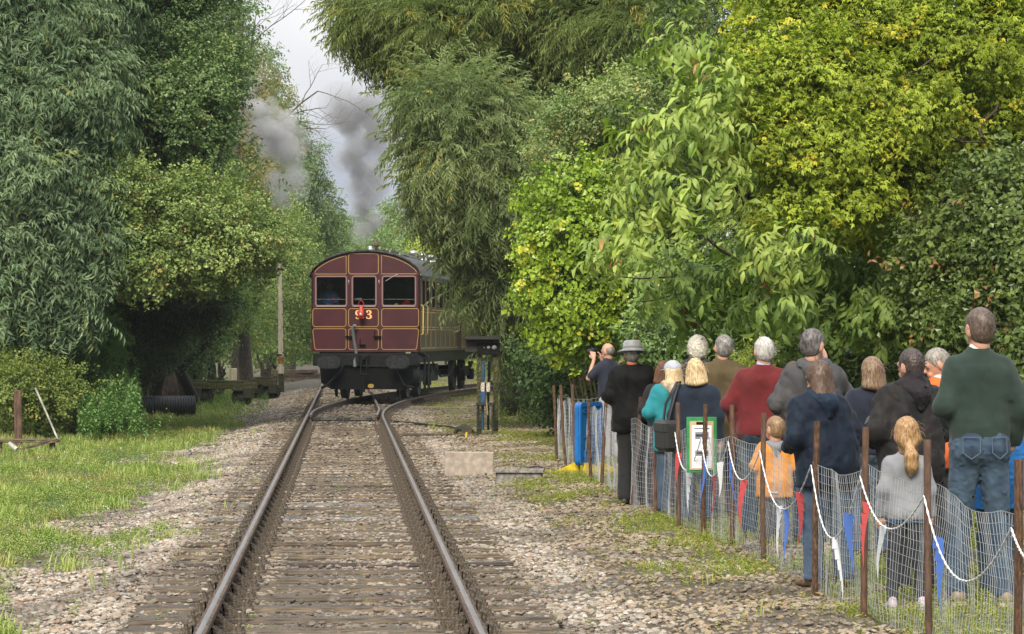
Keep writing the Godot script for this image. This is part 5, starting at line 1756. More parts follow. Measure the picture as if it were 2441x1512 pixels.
# ---------- onlookers ----------
func build_people() -> void:
	var jeans := {"name": "jeans", "c": Color(0.0297, 0.0561, 0.1056), "c2": Color(0.0594, 0.0924, 0.1386), "m": tex.denim}
	var dark := {"c": Color(0.0165, 0.0178, 0.0231)}
	var grey_hair := {"style": "short", "c": Color(0.0858, 0.0792, 0.0726), "c2": Color(0.2805, 0.2635, 0.2465)}
	var ff := func(px: float, d: float) -> float: return (px * 0.4195 - 512.0) / 2800.0 * d
	var man := person({"label": "tall person in a dark green jumper and jeans, nearest at the right", "h": 1.86, "d": 17.4, "x": ff.call(2334, 17.4), "yaw": 6.0, "look": 14.0, "nod": -4.0, "w": 0.9, "bulk": 0.95, "left": "front", "right": "pocket", "stance": 0.13, "step": 0.05, "shoes": Color(0.22, 0.17, 0.12), "puff": 0.008,
		"hair": {"style": "short", "c": Color(0.05, 0.033, 0.025), "c2": Color(0.12, 0.085, 0.065), "folds": 0.007}, "top": {"name": "jumper", "c": Color(0.015, 0.031, 0.024), "c2": Color(0.021, 0.041, 0.032), "hem": 0.93, "folds": 0.012, "inner": Color(0.75, 0.75, 0.75), "band": Color(0.0132, 0.0330, 0.0231), "m": tex.knit}, "legs": jeans.merged({"puff": 0.006, "c": Color(0.0198, 0.0429, 0.0792), "c2": Color(0.0495, 0.0858, 0.1320)}, true), "sole": tex.cream})
	for sd in [-1.0, 1.0]:   # hip pockets
		var st := st_new()
		ribbon(st, PackedVector2Array([Vector2(-0.055, 0.07), Vector2(-0.055, -0.03), Vector2(0.0, -0.07), Vector2(0.055, -0.03), Vector2(0.055, 0.07)]), 0.006, 0.0, 0.003)
		part("pocket_stitching", done(st), mat(lin(0.075, 0.1, 0.135), 0.9), man, Vector3(sd * 0.088, 0.98, 0.152), Basis.from_euler(Vector3(-0.08, sd * 0.3, 0)))
	person({"label": "child in a bright blue quilted coat, mostly hidden in front of the tall person", "h": 1.36, "d": 18.1, "x": ff.call(2378, 18.1), "yaw": 20.0, "bulk": 1.15, "puff": 0.04, "head": 1.12, "left": "wide", "right": "down", "hair": {"style": "short", "c": Color(0.08, 0.05, 0.03), "c2": Color(0.14, 0.09, 0.06)},
		"top": {"name": "quilted_coat", "c": Color(0.0160, 0.1680, 0.4960), "c2": Color(0.0240, 0.2080, 0.5600), "hem": 0.74, "folds": 0.02, "freq": Vector3(4, 34, 4)}, "legs": jeans})
	var girl := person({"label": "girl with a blonde ponytail in a grey top and dark leggings", "h": 1.13, "d": 17.1, "x": ff.call(2160, 17.1), "yaw": 4.0, "head": 1.32, "w": 1.0, "bulk": 0.95, "look": 0.0, "nod": 4.0, "left": "down", "right": "down", "stance": 0.14, "shoes": Color(0.5, 0.42, 0.46), "sole": tex.cream,
		"hair": {"style": "ponytail", "c": Color(0.17, 0.09, 0.035), "c2": Color(0.42, 0.26, 0.12), "folds": 0.011}, "top": {"name": "sweatshirt", "c": Color(0.2040, 0.2125, 0.2380), "c2": Color(0.2635, 0.2720, 0.2975), "hem": 0.86, "folds": 0.014, "band": Color(0.0330, 0.1320, 0.3300)}, "legs": {"name": "leggings", "c": Color(0.0119, 0.0132, 0.0185), "c2": Color(0.0330, 0.0363, 0.0462), "puff": 0.004, "flare": 0.0, "folds": 0.008}})
	person({"label": "person with dark hair in a baggy black hooded jacket", "h": 1.63, "d": 18.6, "x": ff.call(2172, 18.6), "yaw": 22.0, "look": 14.0, "lean": Vector3(0.02, 0, -0.05), "tilt": 4.0, "bulk": 1.1, "w": 1.12, "puff": 0.035, "left": "wide", "right": "wide", "hair": {"style": "short", "c": Color(0.02, 0.014, 0.012), "c2": Color(0.07, 0.05, 0.045), "folds": 0.02},
		"top": {"c": Color(0.0172, 0.0158, 0.0158), "c2": Color(0.0238, 0.0218, 0.0211), "hem": 0.72, "folds": 0.03, "hood": Color(0.02, 0.019, 0.02), "high": true, "m": tex.shell}, "legs": dark})
	person({"label": "person with grey hair in an orange safety vest over navy", "h": 1.62, "d": 20.3, "x": ff.call(2236, 20.3), "yaw": 40.0, "look": 55.0, "nod": -20.0, "hair": {"style": "short", "c": Color(0.12, 0.1, 0.085), "c2": Color(0.3, 0.27, 0.24)},
		"top": {"name": "safety_vest", "c": Color(0.6900, 0.1196, 0.0184), "c2": Color(0.7360, 0.1472, 0.0184), "hem": 0.8, "inner": Color(0.5, 0.6, 0.75)}, "legs": dark})
	var nv := person({"label": "person with long brown hair in a navy hooded anorak and jeans", "h": 1.53, "d": 18.9, "x": ff.call(1972, 18.9), "yaw": 30.0, "look": 8.0, "nod": -8.0, "lean": Vector3(-0.05, 0, -0.05), "bulk": 1.18, "w": 1.12, "puff": 0.035, "left": "wide", "right": "wide", "stance": 0.15, "shoes": Color(0.16, 0.085, 0.05),
		"hair": {"style": "long", "c": Color(0.04, 0.022, 0.014), "c2": Color(0.115, 0.066, 0.042), "folds": 0.014}, "top": {"c": Color(0.0079, 0.0145, 0.0277), "c2": Color(0.0112, 0.0198, 0.0363), "hem": 0.77, "folds": 0.03, "hood": Color(0.014, 0.026, 0.05), "m": tex.shell}, "legs": jeans.merged({"puff": 0.022, "c": Color(0.0396, 0.0726, 0.1254), "c2": Color(0.0726, 0.1122, 0.1716)}, true)})
	var bst := st_new()
	for i in 3: box(bst, Vector3(0.21 + i * 0.012, 1.12 + i * 0.008, 0.16), Vector3(0.006, 0.05, 0.006), Basis(Vector3.BACK, -0.5))
	part("zip_pulls", done(bst), tex.steel, nv)
	person({"label": "person with a straight brown bob in a navy top, behind the black jacket", "h": 1.52, "d": 21.2, "x": ff.call(2076, 21.2), "yaw": 12.0, "look": 12.0, "w": 1.0, "hair": {"style": "bob", "c": Color(0.085, 0.05, 0.028), "c2": Color(0.24, 0.155, 0.09)}, "top": {"name": "jumper", "c": Color(0.0079, 0.0132, 0.0297), "hem": 0.9, "inner": Color(0.5, 0.6, 0.78), "m": tex.knit}, "legs": jeans})
	person({"label": "person with short dark grey hair in a grey jacket with a black hood", "h": 1.72, "d": 22.7, "head": 1.12, "x": ff.call(1938, 22.7), "yaw": -6.0, "look": -32.0, "nod": -6.0, "w": 1.1, "bulk": 1.08, "puff": 0.026, "left": "pocket", "right": "camera", "hair": {"style": "short", "c": Color(0.035, 0.03, 0.03), "c2": Color(0.16, 0.145, 0.14)},
		"top": {"c": Color(0.0627, 0.0614, 0.0647), "c2": Color(0.0792, 0.0779, 0.0805), "hem": 0.8, "folds": 0.026, "hood": Color(0.085, 0.085, 0.09), "m": tex.shell}, "legs": jeans})
	var kid := person({"label": "small child in an orange hooded coat and grey trousers", "h": 0.97, "d": 22.3, "x": ff.call(1846, 22.3), "yaw": 8.0, "look": 28.0, "head": 1.5, "bulk": 1.16, "w": 1.12, "puff": 0.045, "left": "wide", "right": "wide", "stance": 0.14, "step": 0.06, "shoes": Color(0.05, 0.045, 0.045), "hair": {"style": "short", "c": Color(0.12, 0.07, 0.035), "c2": Color(0.27, 0.17, 0.09)},
		"top": {"c": Color(0.6072, 0.2346, 0.0276), "c2": Color(0.6808, 0.2852, 0.0414), "hem": 0.7, "folds": 0.03, "hood": Color(0.2, 0.21, 0.24)}, "legs": {"c": Color(0.0858, 0.0891, 0.0990), "c2": Color(0.1320, 0.1320, 0.1452), "puff": 0.022}})
	part("reflective_strip", box_mesh(Vector3(0.06, 0.013, 0.004)), mat(lin(0.45, 0.45, 0.45), 0.4), kid, Vector3(-0.03, 0.435, 0.11))
	person({"label": "person with grey hair in a dark red jumper and jeans", "h": 1.69, "d": 23.4, "x": ff.call(1815, 23.4), "yaw": -8.0, "look": 26.0, "lean": Vector3(0.02, 0, 0.02), "w": 1.1, "bulk": 1.06, "left": "pocket", "right": "down", "hair": {"style": "short", "c": Color(0.28, 0.265, 0.25), "c2": Color(0.55, 0.53, 0.51)},
		"top": {"name": "jumper", "c": Color(0.1122, 0.0079, 0.0106), "c2": Color(0.1386, 0.0119, 0.0145), "hem": 0.88, "inner": Color(0.45, 0.5, 0.7), "band": Color(0.0990, 0.0073, 0.0092), "m": tex.knit, "folds": 0.016}, "legs": jeans.merged({"c": Color(0.0198, 0.0396, 0.0660), "c2": Color(0.0396, 0.0660, 0.0990)}, true)})
	person({"label": "person with thin grey hair in an olive brown jacket", "h": 1.69, "d": 25.6, "x": ff.call(1722, 25.6), "yaw": 14.0, "look": 4.0, "tilt": -4.0, "w": 1.04, "puff": 0.02, "left": "down", "right": "pocket", "hair": grey_hair, "top": {"c": Color(0.0759, 0.0515, 0.0185), "c2": Color(0.0957, 0.0660, 0.0251), "hem": 0.72, "folds": 0.018, "inner": Color(0.06, 0.04, 0.02)}, "legs": jeans.merged({"c": Color(0.0132, 0.0231, 0.0462), "c2": Color(0.0198, 0.0330, 0.0594)}, true)})
	person({"label": "person with tousled white hair in a dark tartan collar coat", "h": 1.67, "d": 26.6, "x": ff.call(1664, 26.6), "yaw": -16.0, "look": 12.0, "hair": {"style": "curly", "c": Color(0.46, 0.42, 0.35), "c2": Color(0.66, 0.62, 0.55), "folds": 0.012}, "top": {"c": Color(0.0297, 0.0185, 0.0132), "c2": Color(0.0330, 0.0297, 0.0330), "hem": 0.75, "hood": Color(0.03, 0.03, 0.04)}, "legs": dark})
	var bl := person({"label": "person with blonde bobbed hair in a navy jumper with a black shoulder bag", "h": 1.48, "d": 24.9, "x": ff.call(1660, 24.9), "yaw": -14.0, "look": 12.0, "tilt": 5.0, "w": 1.14, "bulk": 1.1, "left": "down", "right": "down", "hair": {"style": "bob", "c": Color(0.26, 0.17, 0.08), "c2": Color(0.68, 0.52, 0.3)}, "top": {"name": "jumper", "c": Color(0.0073, 0.0125, 0.0284), "hem": 0.8, "inner": Color(0.3, 0.45, 0.72), "m": tex.knit}, "legs": jeans})
	var bag := thing("shoulder_bag", "black shoulder bag hanging at the blonde person's left side", "bag", bl.position + Vector3(-0.27, 0.72, 0.02), 0.3)
	part("bag_body", box_mesh(Vector3(0.13, 0.27, 0.3), 0.035), mat(lin(0.012, 0.011, 0.011), 0.5), bag, Vector3(0, 0.06, 0))
	part("flap", box_mesh(Vector3(0.15, 0.13, 0.29), 0.03), mat(lin(0.016, 0.015, 0.014), 0.45), bag, Vector3(0, 0.14, 0))
	var sst := st_new()
	tube(sst, [Vector3(0.0, 0.2, 0.07), Vector3(0.06, 0.42, 0.07), Vector3(0.12, 0.545, 0.04), Vector3(0.12, 0.54, -0.04), Vector3(0.03, 0.35, -0.09), Vector3(0.0, 0.2, -0.07)], [0.012], 6)
	part("strap", done(sst), mat(lin(0.012, 0.011, 0.011), 0.5), bag)
	person({"label": "person in a teal anorak with a fur collar and a white cap", "h": 1.44, "d": 26.0, "x": ff.call(1602, 26.0), "yaw": 6.0, "look": 25.0, "puff": 0.028, "left": "wide", "right": "down", "hair": {"style": "bob", "c": Color(0.4, 0.29, 0.15), "c2": Color(0.66, 0.52, 0.33)}, "hat": {"kind": "cap", "c": Color(0.42, 0.46, 0.53)},
		"top": {"c": Color(0.0099, 0.1980, 0.2376), "c2": Color(0.0132, 0.2376, 0.2772), "hem": 0.72, "folds": 0.025, "hood": Color(0.4, 0.33, 0.24), "hood2": Color(0.2, 0.15, 0.1), "hood_m": tex.hair}, "legs": jeans})
	person({"label": "person with auburn hair half hidden left of the white cap", "h": 1.46, "d": 27.8, "x": ff.call(1583, 27.8), "yaw": -8.0, "hair": {"style": "bob", "c": Color(0.12, 0.045, 0.02), "c2": Color(0.28, 0.13, 0.06)}, "top": {"c": Color(0.0231, 0.0165, 0.0165), "hem": 0.75}, "legs": {"c": Color(0.0396, 0.0198, 0.0396), "c2": Color(0.0660, 0.0330, 0.0528)}})
	person({"label": "person in a long black coat and a pale grey sun hat", "h": 1.65, "d": 28.2, "x": ff.call(1513, 28.2), "yaw": -12.0, "look": 18.0, "lean": Vector3(-0.02, 0, 0.02), "w": 1.06, "bulk": 1.12, "puff": 0.035, "left": "front", "right": "front", "hair": grey_hair, "hat": {"kind": "brim", "c": Color(0.36, 0.37, 0.38)},
		"top": {"name": "coat", "c": Color(0.0059, 0.0059, 0.0056), "c2": Color(0.0086, 0.0086, 0.0079), "hem": 0.78, "folds": 0.028, "inner": Color(0.7, 0.1, 0.02), "m": tex.shell}, "legs": {"c": Color(0.0132, 0.0145, 0.0145), "puff": 0.022}})
	var ph := person({"label": "person in a navy polo and pale trousers holding up a camera", "h": 1.62, "d": 38.2, "x": ff.call(1456, 38.2), "yaw": 52.0, "look": 0.0, "nod": -6.0, "lean": Vector3(0, 0, -0.06), "w": 1.05, "bulk": 1.1, "left": "camera", "right": "camera", "stance": 0.12, "step": 0.04, "shoes": Color(0.2, 0.19, 0.2), "hair": {"style": "receding", "c": Color(0.1, 0.08, 0.07), "c2": Color(0.2, 0.16, 0.14)},
		"top": {"name": "polo_shirt", "c": Color(0.0079, 0.0132, 0.0330), "hem": 0.92, "cuff": 0.0}, "legs": {"c": Color(0.3570, 0.3485, 0.3910), "c2": Color(0.4420, 0.4250, 0.4590), "puff": 0.03, "folds": 0.02}})
	var cam := thing("handheld_camera", "black camera held up to the photographer's eye", "camera", ph.transform * Vector3(0.0, 1.49, -0.27), ph.rotation.y)
	part("camera_body", box_mesh(Vector3(0.13, 0.085, 0.05), 0.012), tex.black_plastic, cam)
	var lst := st_new()
	lathe(lst, [[0.0, 0.0], [0.035, 0.0], [0.037, 0.09], [0.03, 0.095], [0.0, 0.085]], Vector3(0, 0, -0.02), Basis(Vector3.RIGHT, -PI / 2), 14)
	part("lens", done(lst), tex.black_plastic, cam)
	person({"label": "person with fair hair, a sliver between the red jumper and grey jacket", "h": 1.46, "d": 27.0, "x": ff.call(1888, 27.0), "yaw": 30.0, "look": 10.0, "hair": {"style": "bob", "c": Color(0.32, 0.22, 0.11), "c2": Color(0.55, 0.4, 0.23)}, "top": {"c": Color(0.1320, 0.0264, 0.0264), "hem": 0.8}, "legs": dark})

# ---------- trees ----------
func build_trees() -> void:
	var G1 := Color(0.078, 0.116, 0.053)
	var G2 := Color(0.163, 0.217, 0.093)
	var willow := [Color(0.115, 0.165, 0.045), Color(0.27, 0.32, 0.11), Color(0.38, 0.34, 0.09), 0.05]
	var silver := [Color(0.13, 0.185, 0.07), Color(0.32, 0.37, 0.18), Color(0.40, 0.36, 0.12), 0.04]
	var ash := [Color(0.11, 0.175, 0.095), Color(0.25, 0.33, 0.19), Color(0.3, 0.33, 0.13), 0.04]
	var deep := [Color(0.08, 0.14, 0.045), Color(0.19, 0.28, 0.10), Color(0.26, 0.3, 0.09), 0.05]
	var mid := [Color(0.14, 0.21, 0.055), Color(0.30, 0.38, 0.12), Color(0.36, 0.33, 0.1), 0.06]
	var bright := [Color(0.13, 0.22, 0.02), Color(0.31, 0.42, 0.042), Color(0.48, 0.47, 0.05), 0.04]
	var yellow := [Color(0.17, 0.23, 0.022), Color(0.40, 0.47, 0.055), Color(0.56, 0.50, 0.05), 0.06]
	var cherry := [Color(0.14, 0.22, 0.04), Color(0.32, 0.39, 0.085), Color(0.32, 0.14, 0.05), 0.012]
	var brown := [Color(0.15, 0.155, 0.055), Color(0.29, 0.27, 0.10), Color(0.32, 0.23, 0.10), 0.2]
	var lm: Material = tex.leaf
	var lg: Material = tex.leaf_glossy
	var B := blob

	# ----- left of the line -----
	tree("ash_tree", "tall grey-green ash tree filling the left edge", on_ground(-120, 57.0), at(-40, 500, 56.0), 0.32, [B.call(40, 60, 53.0, 210, 170, 1.5), B.call(150, 20, 54.0, 150, 120, 1.2), B.call(60, 260, 52.5, 190, 130, 1.4), B.call(170, 220, 53.0, 120, 140, 1.2), B.call(40, 440, 52.0, 170, 130, 1.3), B.call(165, 400, 53.0, 120, 110, 1.1), B.call(70, 580, 52.0, 170, 120, 1.2), B.call(60, 700, 52.0, 160, 110, 1.1), B.call(180, 530, 53.5, 90, 90, 1.0), B.call(60, -130, 54.0, 250, 140, 2)], "ash", lm, 330, ash, 0.36, 1.2, "tree", "trees left of the line")
	tree("ivy_clad_tree", "dark ivy-clad tree rising behind the ash, left of the bare branches", on_ground(300, 73), at(380, 300, 60), 0.3, [B.call(400, 70, 57.0, 150, 110, 1.5), B.call(350, -90, 57.0, 190, 110, 2), B.call(330, 200, 56.0, 130, 120, 1.3), B.call(450, 210, 56.0, 115, 90, 1.3), B.call(500, 170, 57.0, 75, 70, 1.0), B.call(400, 320, 55.5, 140, 100, 1.2), B.call(480, 300, 56.0, 60, 80, 1.0), B.call(360, 420, 56.0, 120, 80, 1.0)], "small", lg, 470, deep, 0.3, 1.2, "tree", "trees left of the line", null, -0.22)
	tree("hawthorn", "spreading light green hawthorn overhanging the dark hollow on the left", on_ground(475, 76), at(450, 620, 60), 0.17, [B.call(330, 500, 54, 110, 80, 1.0), B.call(450, 500, 54, 120, 80, 1.0), B.call(555, 545, 54, 100, 60, 0.9), B.call(610, 580, 55, 60, 40, 0.7), B.call(430, 600, 54, 150, 70, 1.0), B.call(320, 600, 53, 90, 80, 0.8), B.call(550, 620, 55, 80, 40, 0.7), B.call(280, 450, 53, 70, 70, 0.8)], "small", lg, 430, mid, 0.35, 1.15, "tree", "trees left of the line")
	tree("yew_tree", "dark evergreen yew under the hawthorn on the left", on_ground(372, 71), at(380, 720, 66), 0.2, [B.call(390, 700, 58, 130, 90, 1.2), B.call(290, 760, 58, 100, 100, 1.2), B.call(460, 690, 58, 75, 70, 1.0), B.call(310, 660, 57, 110, 70, 1), B.call(360, 790, 61, 110, 60, 1.2), B.call(300, 850, 62, 90, 50, 1)], "small", lm, 480, [Color(0.030, 0.058, 0.022), Color(0.080, 0.130, 0.042)], 0.3, 1.1, "tree", "trees left of the line", null, -0.2)
	for q in [[400.0, 74.0, 392.0, 760.0, 0.34, "broad brown trunk in the dark hollow left of the trolleys"], [432.0, 76.0, 424.0, 760.0, 0.26, "second brown trunk beside the broad one, right of it"], [372.0, 72.0, 345.0, 815.0, 0.14, "thin bare trunk leaning left before the dark hollow"]]:
		var t := thing("bare_trunk", q[5], "tree", on_ground(q[0], q[1]), 0.0, "trunks in the hollow")
		limb(t, t.position + Vector3(0, -0.2, 0), at(q[2], q[3], q[1]), q[4], q[4] * 0.72, tex.trunk_brown, 0.03, "trunk", 0)
		for i in 3:
			limb(t, t.position + Vector3(rng.randf_range(-0.3, 0.3), -0.1, 0.25), t.position + Vector3(0, 1.1, 0.05), q[4] * 0.5, q[4] * 0.25, tex.trunk_brown, 0.03, "root", 0)
	for q in [[500.0, 86.0, 505.0, 640.0, 0.16, "grey coppiced trunk behind the long trolley"], [560.0, 95.0, 572.0, 600.0, 0.13, "slender pale trunk between hawthorn and lamp post"], [470.0, 84.0, 452.0, 700.0, 0.2, "ivy covered trunk right of the broad brown trunk"]]:
		var t := thing("thin_trunk", q[5], "tree", on_ground(q[0], q[1]), 0.0, "thin trunks left of the lamp post")
		limb(t, t.position + Vector3(0, -0.2, 0), at(q[2], q[3], q[1]), q[4], q[4] * 0.5, tex.pale_bark, 0.05, "trunk", 4)
		crown(t, [B.call(q[2] - 8, q[3] + 90, q[1], 40, 70, 0.7), B.call(q[2] + 25, q[3] + 60, q[1], 45, 60, 0.7), B.call(q[2] - 40, q[3] + 130, q[1], 35, 50, 0.7)], "small", lm, 260, mid, 0.3, 1.4, -0.1)
	tree("understorey_shrub", "soft green shrub behind the trolleys", on_ground(520, 100), at(520, 800, 100), 0.08, [B.call(500, 760, 98, 70, 60, 1.2), B.call(560, 720, 100, 60, 70, 1.2), B.call(470, 820, 96, 50, 50, 1.0), B.call(610, 740, 102, 60, 90, 1.3), B.call(560, 810, 100, 60, 40, 1.0)], "far", lm, 90, mid, 0.3, 0.6, "shrub", "shrubs left of the line")
	# left foreground shrubs
	tree("elder_bush", "dense dark green bush at the left, above the yellowish shrub", on_ground(140, 58.0), at(140, 840, 57.0), 0.1, [B.call(60, 790, 53.0, 140, 90, 1.0), B.call(170, 800, 54.0, 95, 85, 1.0), B.call(230, 820, 55.0, 50, 55, 0.7), B.call(120, 880, 55.0, 130, 60, 0.8), B.call(20, 860, 54.0, 90, 60, 0.8)], "ash", lm, 420, [Color(0.073, 0.142, 0.046), Color(0.188, 0.293, 0.095)], 0.3, 0.8, "shrub", "shrubs left of the line")
	tree("yellowish_shrub", "yellow-green shrub round the brown post at the left edge", on_ground(90, 52.0), at(90, 950, 52.0), 0.05, [B.call(20, 930, 50.5, 80, 60, 0.6), B.call(100, 920, 51.0, 90, 55, 0.6), B.call(180, 940, 51.5, 60, 50, 0.6), B.call(60, 985, 51.3, 90, 40, 0.5), B.call(150, 1000, 52.0, 70, 35, 0.5), B.call(10, 1010, 51.0, 60, 30, 0.4)], "small", lm, 330, [Color(0.10, 0.155, 0.035), Color(0.24, 0.29, 0.075), Color(0.36, 0.34, 0.08), 0.05], 0.25, 1.0, "shrub", "shrubs left of the line", null, -0.18)
	var net := thing("nettle_mound", "", "")
	tag(net, "", "", "", "stuff")
	var rows := [PackedFloat32Array(), PackedFloat32Array()]
	for i in 2300:
		var u := rng.randf()
		var v := rng.randf()
		var px := lerpf(190.0, 450.0, u)
		var d := lerpf(49.5, 58.0, v)
		var h := maxf(0.0, 1.0 - pow((px - 270.0) / 130.0, 2.0)) * 1.0 * (1.0 - absf(v - 0.55) * 0.9)
		if px > 330.0: h *= 0.1
		h *= clampf(0.75 + lumps.get_noise_2d(px * 1.4, d * 22.0) * 1.9, 0.05, 1.4)
		if v < 0.1 and rng.randf() < 0.5: continue
		var p := on_ground(px, d)
		if px > 330.0 and (d > 51.0 or px > 400.0 or rng.randf() < 0.8): continue
		row(rows[i % 2], Basis(Vector3.UP, rng.randf() * TAU).scaled(Vector3.ONE * rng.randf_range(0.6, 1.1)), p + Vector3(0, h * rng.randf_range(0.3, 0.8), 0), Color(0.11, 0.2, 0.065).lerp(Color(0.23, 0.36, 0.13), rng.randf()))
	for i in 500:
		var p := on_ground(rng.randf_range(420, 640), rng.randf_range(66, 90))
		row(rows[i % 2], Basis(Vector3.UP, rng.randf() * TAU).scaled(Vector3.ONE * rng.randf_range(0.3, 0.6)), p + Vector3(0, -0.05, 0), Color(0.078, 0.155, 0.031).lerp(Color(0.171, 0.279, 0.054), rng.randf()))
	for i in 2: copies("nettle_stems", spray("nettle", 500 + i), lm, net, rows[i])

	# dead tree with bare branches
	var foot := on_ground(590, 96)
	var dead := thing("dead_tree", "bare dead tree reaching into the sky above the steam", "tree", foot)
	limb(dead, foot, at(560, 330, 95), 0.26, 0.15, tex.dead_wood, 0.03, "trunk", 0)
	var rr := RandomNumberGenerator.new()
	rr.seed = 11
	for q in [[560.0, 340.0, 500.0, 0.0, 5.2, 0.11, 0.2, 1.0], [565.0, 330.0, 640.0, 90.0, 4.2, 0.10, 0.5, 1.0], [570.0, 350.0, 720.0, 250.0, 3.3, 0.085, 0.9, 0.5], [570.0, 380.0, 740.0, 290.0, 3.0, 0.075, 0.9, 0.35], [560.0, 300.0, 570.0, -40.0, 5.0, 0.10, 0.1, 1.0], [566.0, 420.0, 690.0, 330.0, 2.4, 0.06, 0.7, 0.3]]:
		var st := st_new()
		var a := at(q[0], q[1], 95.0)
		var dir := (at(q[2], q[3], 94.5) - a).normalized()
		bare_branch(st, a - foot, dir, q[4], q[5] * 0.62, 3, rr, Vector3(q[6] * 0.3, q[7] * 0.35, 0))
		part("branch", done(st), tex.dead_wood, dead)
	crown(dead, [B.call(520, 330, 95, 70, 110, 1.2), B.call(590, 420, 96, 70, 90, 1.2), B.call(560, 250, 96, 50, 80, 1.0), B.call(620, 260, 97, 40, 60, 1.0)], "far", lm, 34, brown, 0.3, 0.5, -0.05)
	tree("russet_tree", "brownish thinning tree behind the bare branches", on_ground(560, 104), at(570, 300, 104), 0.22, [B.call(570, 190, 104, 70, 90, 1.5), B.call(540, 330, 104, 90, 110, 1.5), B.call(610, 400, 104, 80, 110, 1.5), B.call(560, 480, 103, 100, 90, 1.5), B.call(640, 250, 105, 60, 80, 1.3), B.call(520, 90, 105, 70, 90, 1.4)], "far", lm, 75, brown, 0.3, 0.62, "tree", "trees left of the line", tex.dead_wood, -0.12)
	tree("far_left_tree", "green tree behind the lamp post", on_ground(640, 122), at(650, 600, 122), 0.25, [B.call(640, 560, 120, 80, 90, 2), B.call(700, 600, 122, 60, 90, 2), B.call(600, 660, 118, 80, 90, 2), B.call(680, 690, 120, 60, 90, 2), B.call(640, 790, 120, 80, 70, 2), B.call(720, 720, 124, 50, 90, 2), B.call(710, 790, 125, 45, 60, 2)], "far", lm, 75, mid, 0.35, 0.8, "tree", "trees left of the line")
	tree("sky_edge_tree", "bluish green tree against the sky left of the grey smoke", on_ground(690, 135), at(690, 450, 135), 0.3, [B.call(650, 350, 132, 80, 110, 2.5), B.call(700, 420, 132, 75, 100, 2.5), B.call(740, 500, 133, 65, 80, 2.2), B.call(780, 550, 135, 45, 45, 2), B.call(660, 480, 130, 80, 80, 2), B.call(620, 200, 133, 50, 90, 2), B.call(730, 590, 134, 70, 60, 2)], "far", lm, 75, [Color(0.105, 0.163, 0.062), Color(0.231, 0.304, 0.126)], 0.35, 0.85, "tree", "trees left of the line", null, -0.2)
	# wood behind, left
	for q in [["tall dark tree behind the ash at the far left", 150.0, 66.0, 0], ["tall dark tree behind the ivy-clad tree", 380.0, 84.0, 1], ["tall tree in shade behind the yew", 250.0, 76.0, 2]]:
		var d: float = q[2]
		tree("woodland_tree", q[0], on_ground(q[1], d), at(q[1], 400, d), 0.35, [B.call(q[1], 100, d, 220, 230, 3), B.call(q[1] - 120, 400, d, 200, 220, 3), B.call(q[1] + 70, 480, d, 160, 200, 3), B.call(q[1], 720, d, 200, 150, 3), B.call(q[1] - 60, 880, d, 200, 70, 2)], "far", lm, 60, deep, 0.35, 0.9, "tree", "woodland trees left of the line")
	# far end of the cutting
	for q in [["far rounded tree just above the railcar roof, on the left", 790.0, 600.0, 165.0, 75.0, 60.0], ["far tree in the smoke above the middle of the railcar", 865.0, 585.0, 185.0, 85.0, 65.0], ["far tree right of the smoke above the railcar roof", 955.0, 560.0, 180.0, 85.0, 75.0], ["far low tree left of the railcar", 725.0, 690.0, 170.0, 60.0, 80.0]]:
		tree("distant_tree", q[0], on_ground(q[1], q[3]), at(q[1], q[2] + 40, q[3]), 0.3, [B.call(q[1], q[2], q[3], q[4], q[5], 3), B.call(q[1] - 30, q[2] + 70, q[3] - 3, q[4], q[5], 3), B.call(q[1] + 35, q[2] + 90, q[3] - 4, q[4], q[5], 3), B.call(q[1], q[2] + 160, q[3] - 4, q[4], 60, 3)], "far", lm, 60, [Color(0.126, 0.198, 0.073), Color(0.273, 0.366, 0.126)], 0.3, 1.0, "tree", "distant trees")
	tree("pale_lime_tree", "yellow-green tree glowing behind the railcar roof", on_ground(1070, 125), at(1070, 640, 125), 0.25, [B.call(1050, 580, 122, 70, 60, 2), B.call(1110, 620, 122, 70, 60, 2), B.call(1020, 640, 122, 60, 50, 2), B.call(1180, 650, 122, 60, 80, 2), B.call(1100, 720, 123, 90, 60, 2), B.call(1190, 780, 123, 60, 70, 2), B.call(1160, 850, 122, 70, 50, 2)], "far", lm, 75, [Color(0.209, 0.273, 0.042), Color(0.502, 0.544, 0.105)], 0.35, 0.8, "tree", "trees right of the line")

	# ----- right of the line -----
	tree("great_willow", "great willow whose crown fills the top middle of the picture", on_ground(1330, 67.0), at(1300, 150, 63.0), 0.5, [B.call(900, 20, 57.0, 110, 90, 1.4), B.call(960, 110, 57.0, 85, 60, 1.0), B.call(1050, 60, 56.0, 130, 100, 1.4), B.call(1210, 30, 56.0, 170, 100, 1.5), B.call(1330, 80, 56.5, 130, 90, 1.3), B.call(1440, 60, 55.0, 130, 120, 1.4), B.call(1540, 60, 54.0, 110, 130, 1.3), B.call(1430, 190, 56.0, 130, 90, 1.3), B.call(1080, 170, 58.0, 130, 90, 1.2), B.call(1230, 170, 59.5, 140, 80, 1.2), B.call(1300, 250, 59.0, 110, 90, 1.2), B.call(1150, -100, 58.0, 300, 100, 2.5), B.call(1500, -80, 56.0, 250, 100, 2.5), B.call(1580, 190, 55.0, 90, 80, 1.0)], "willow", lm, 420, willow, 0.42, 1.2, "tree", "trees right of the line")
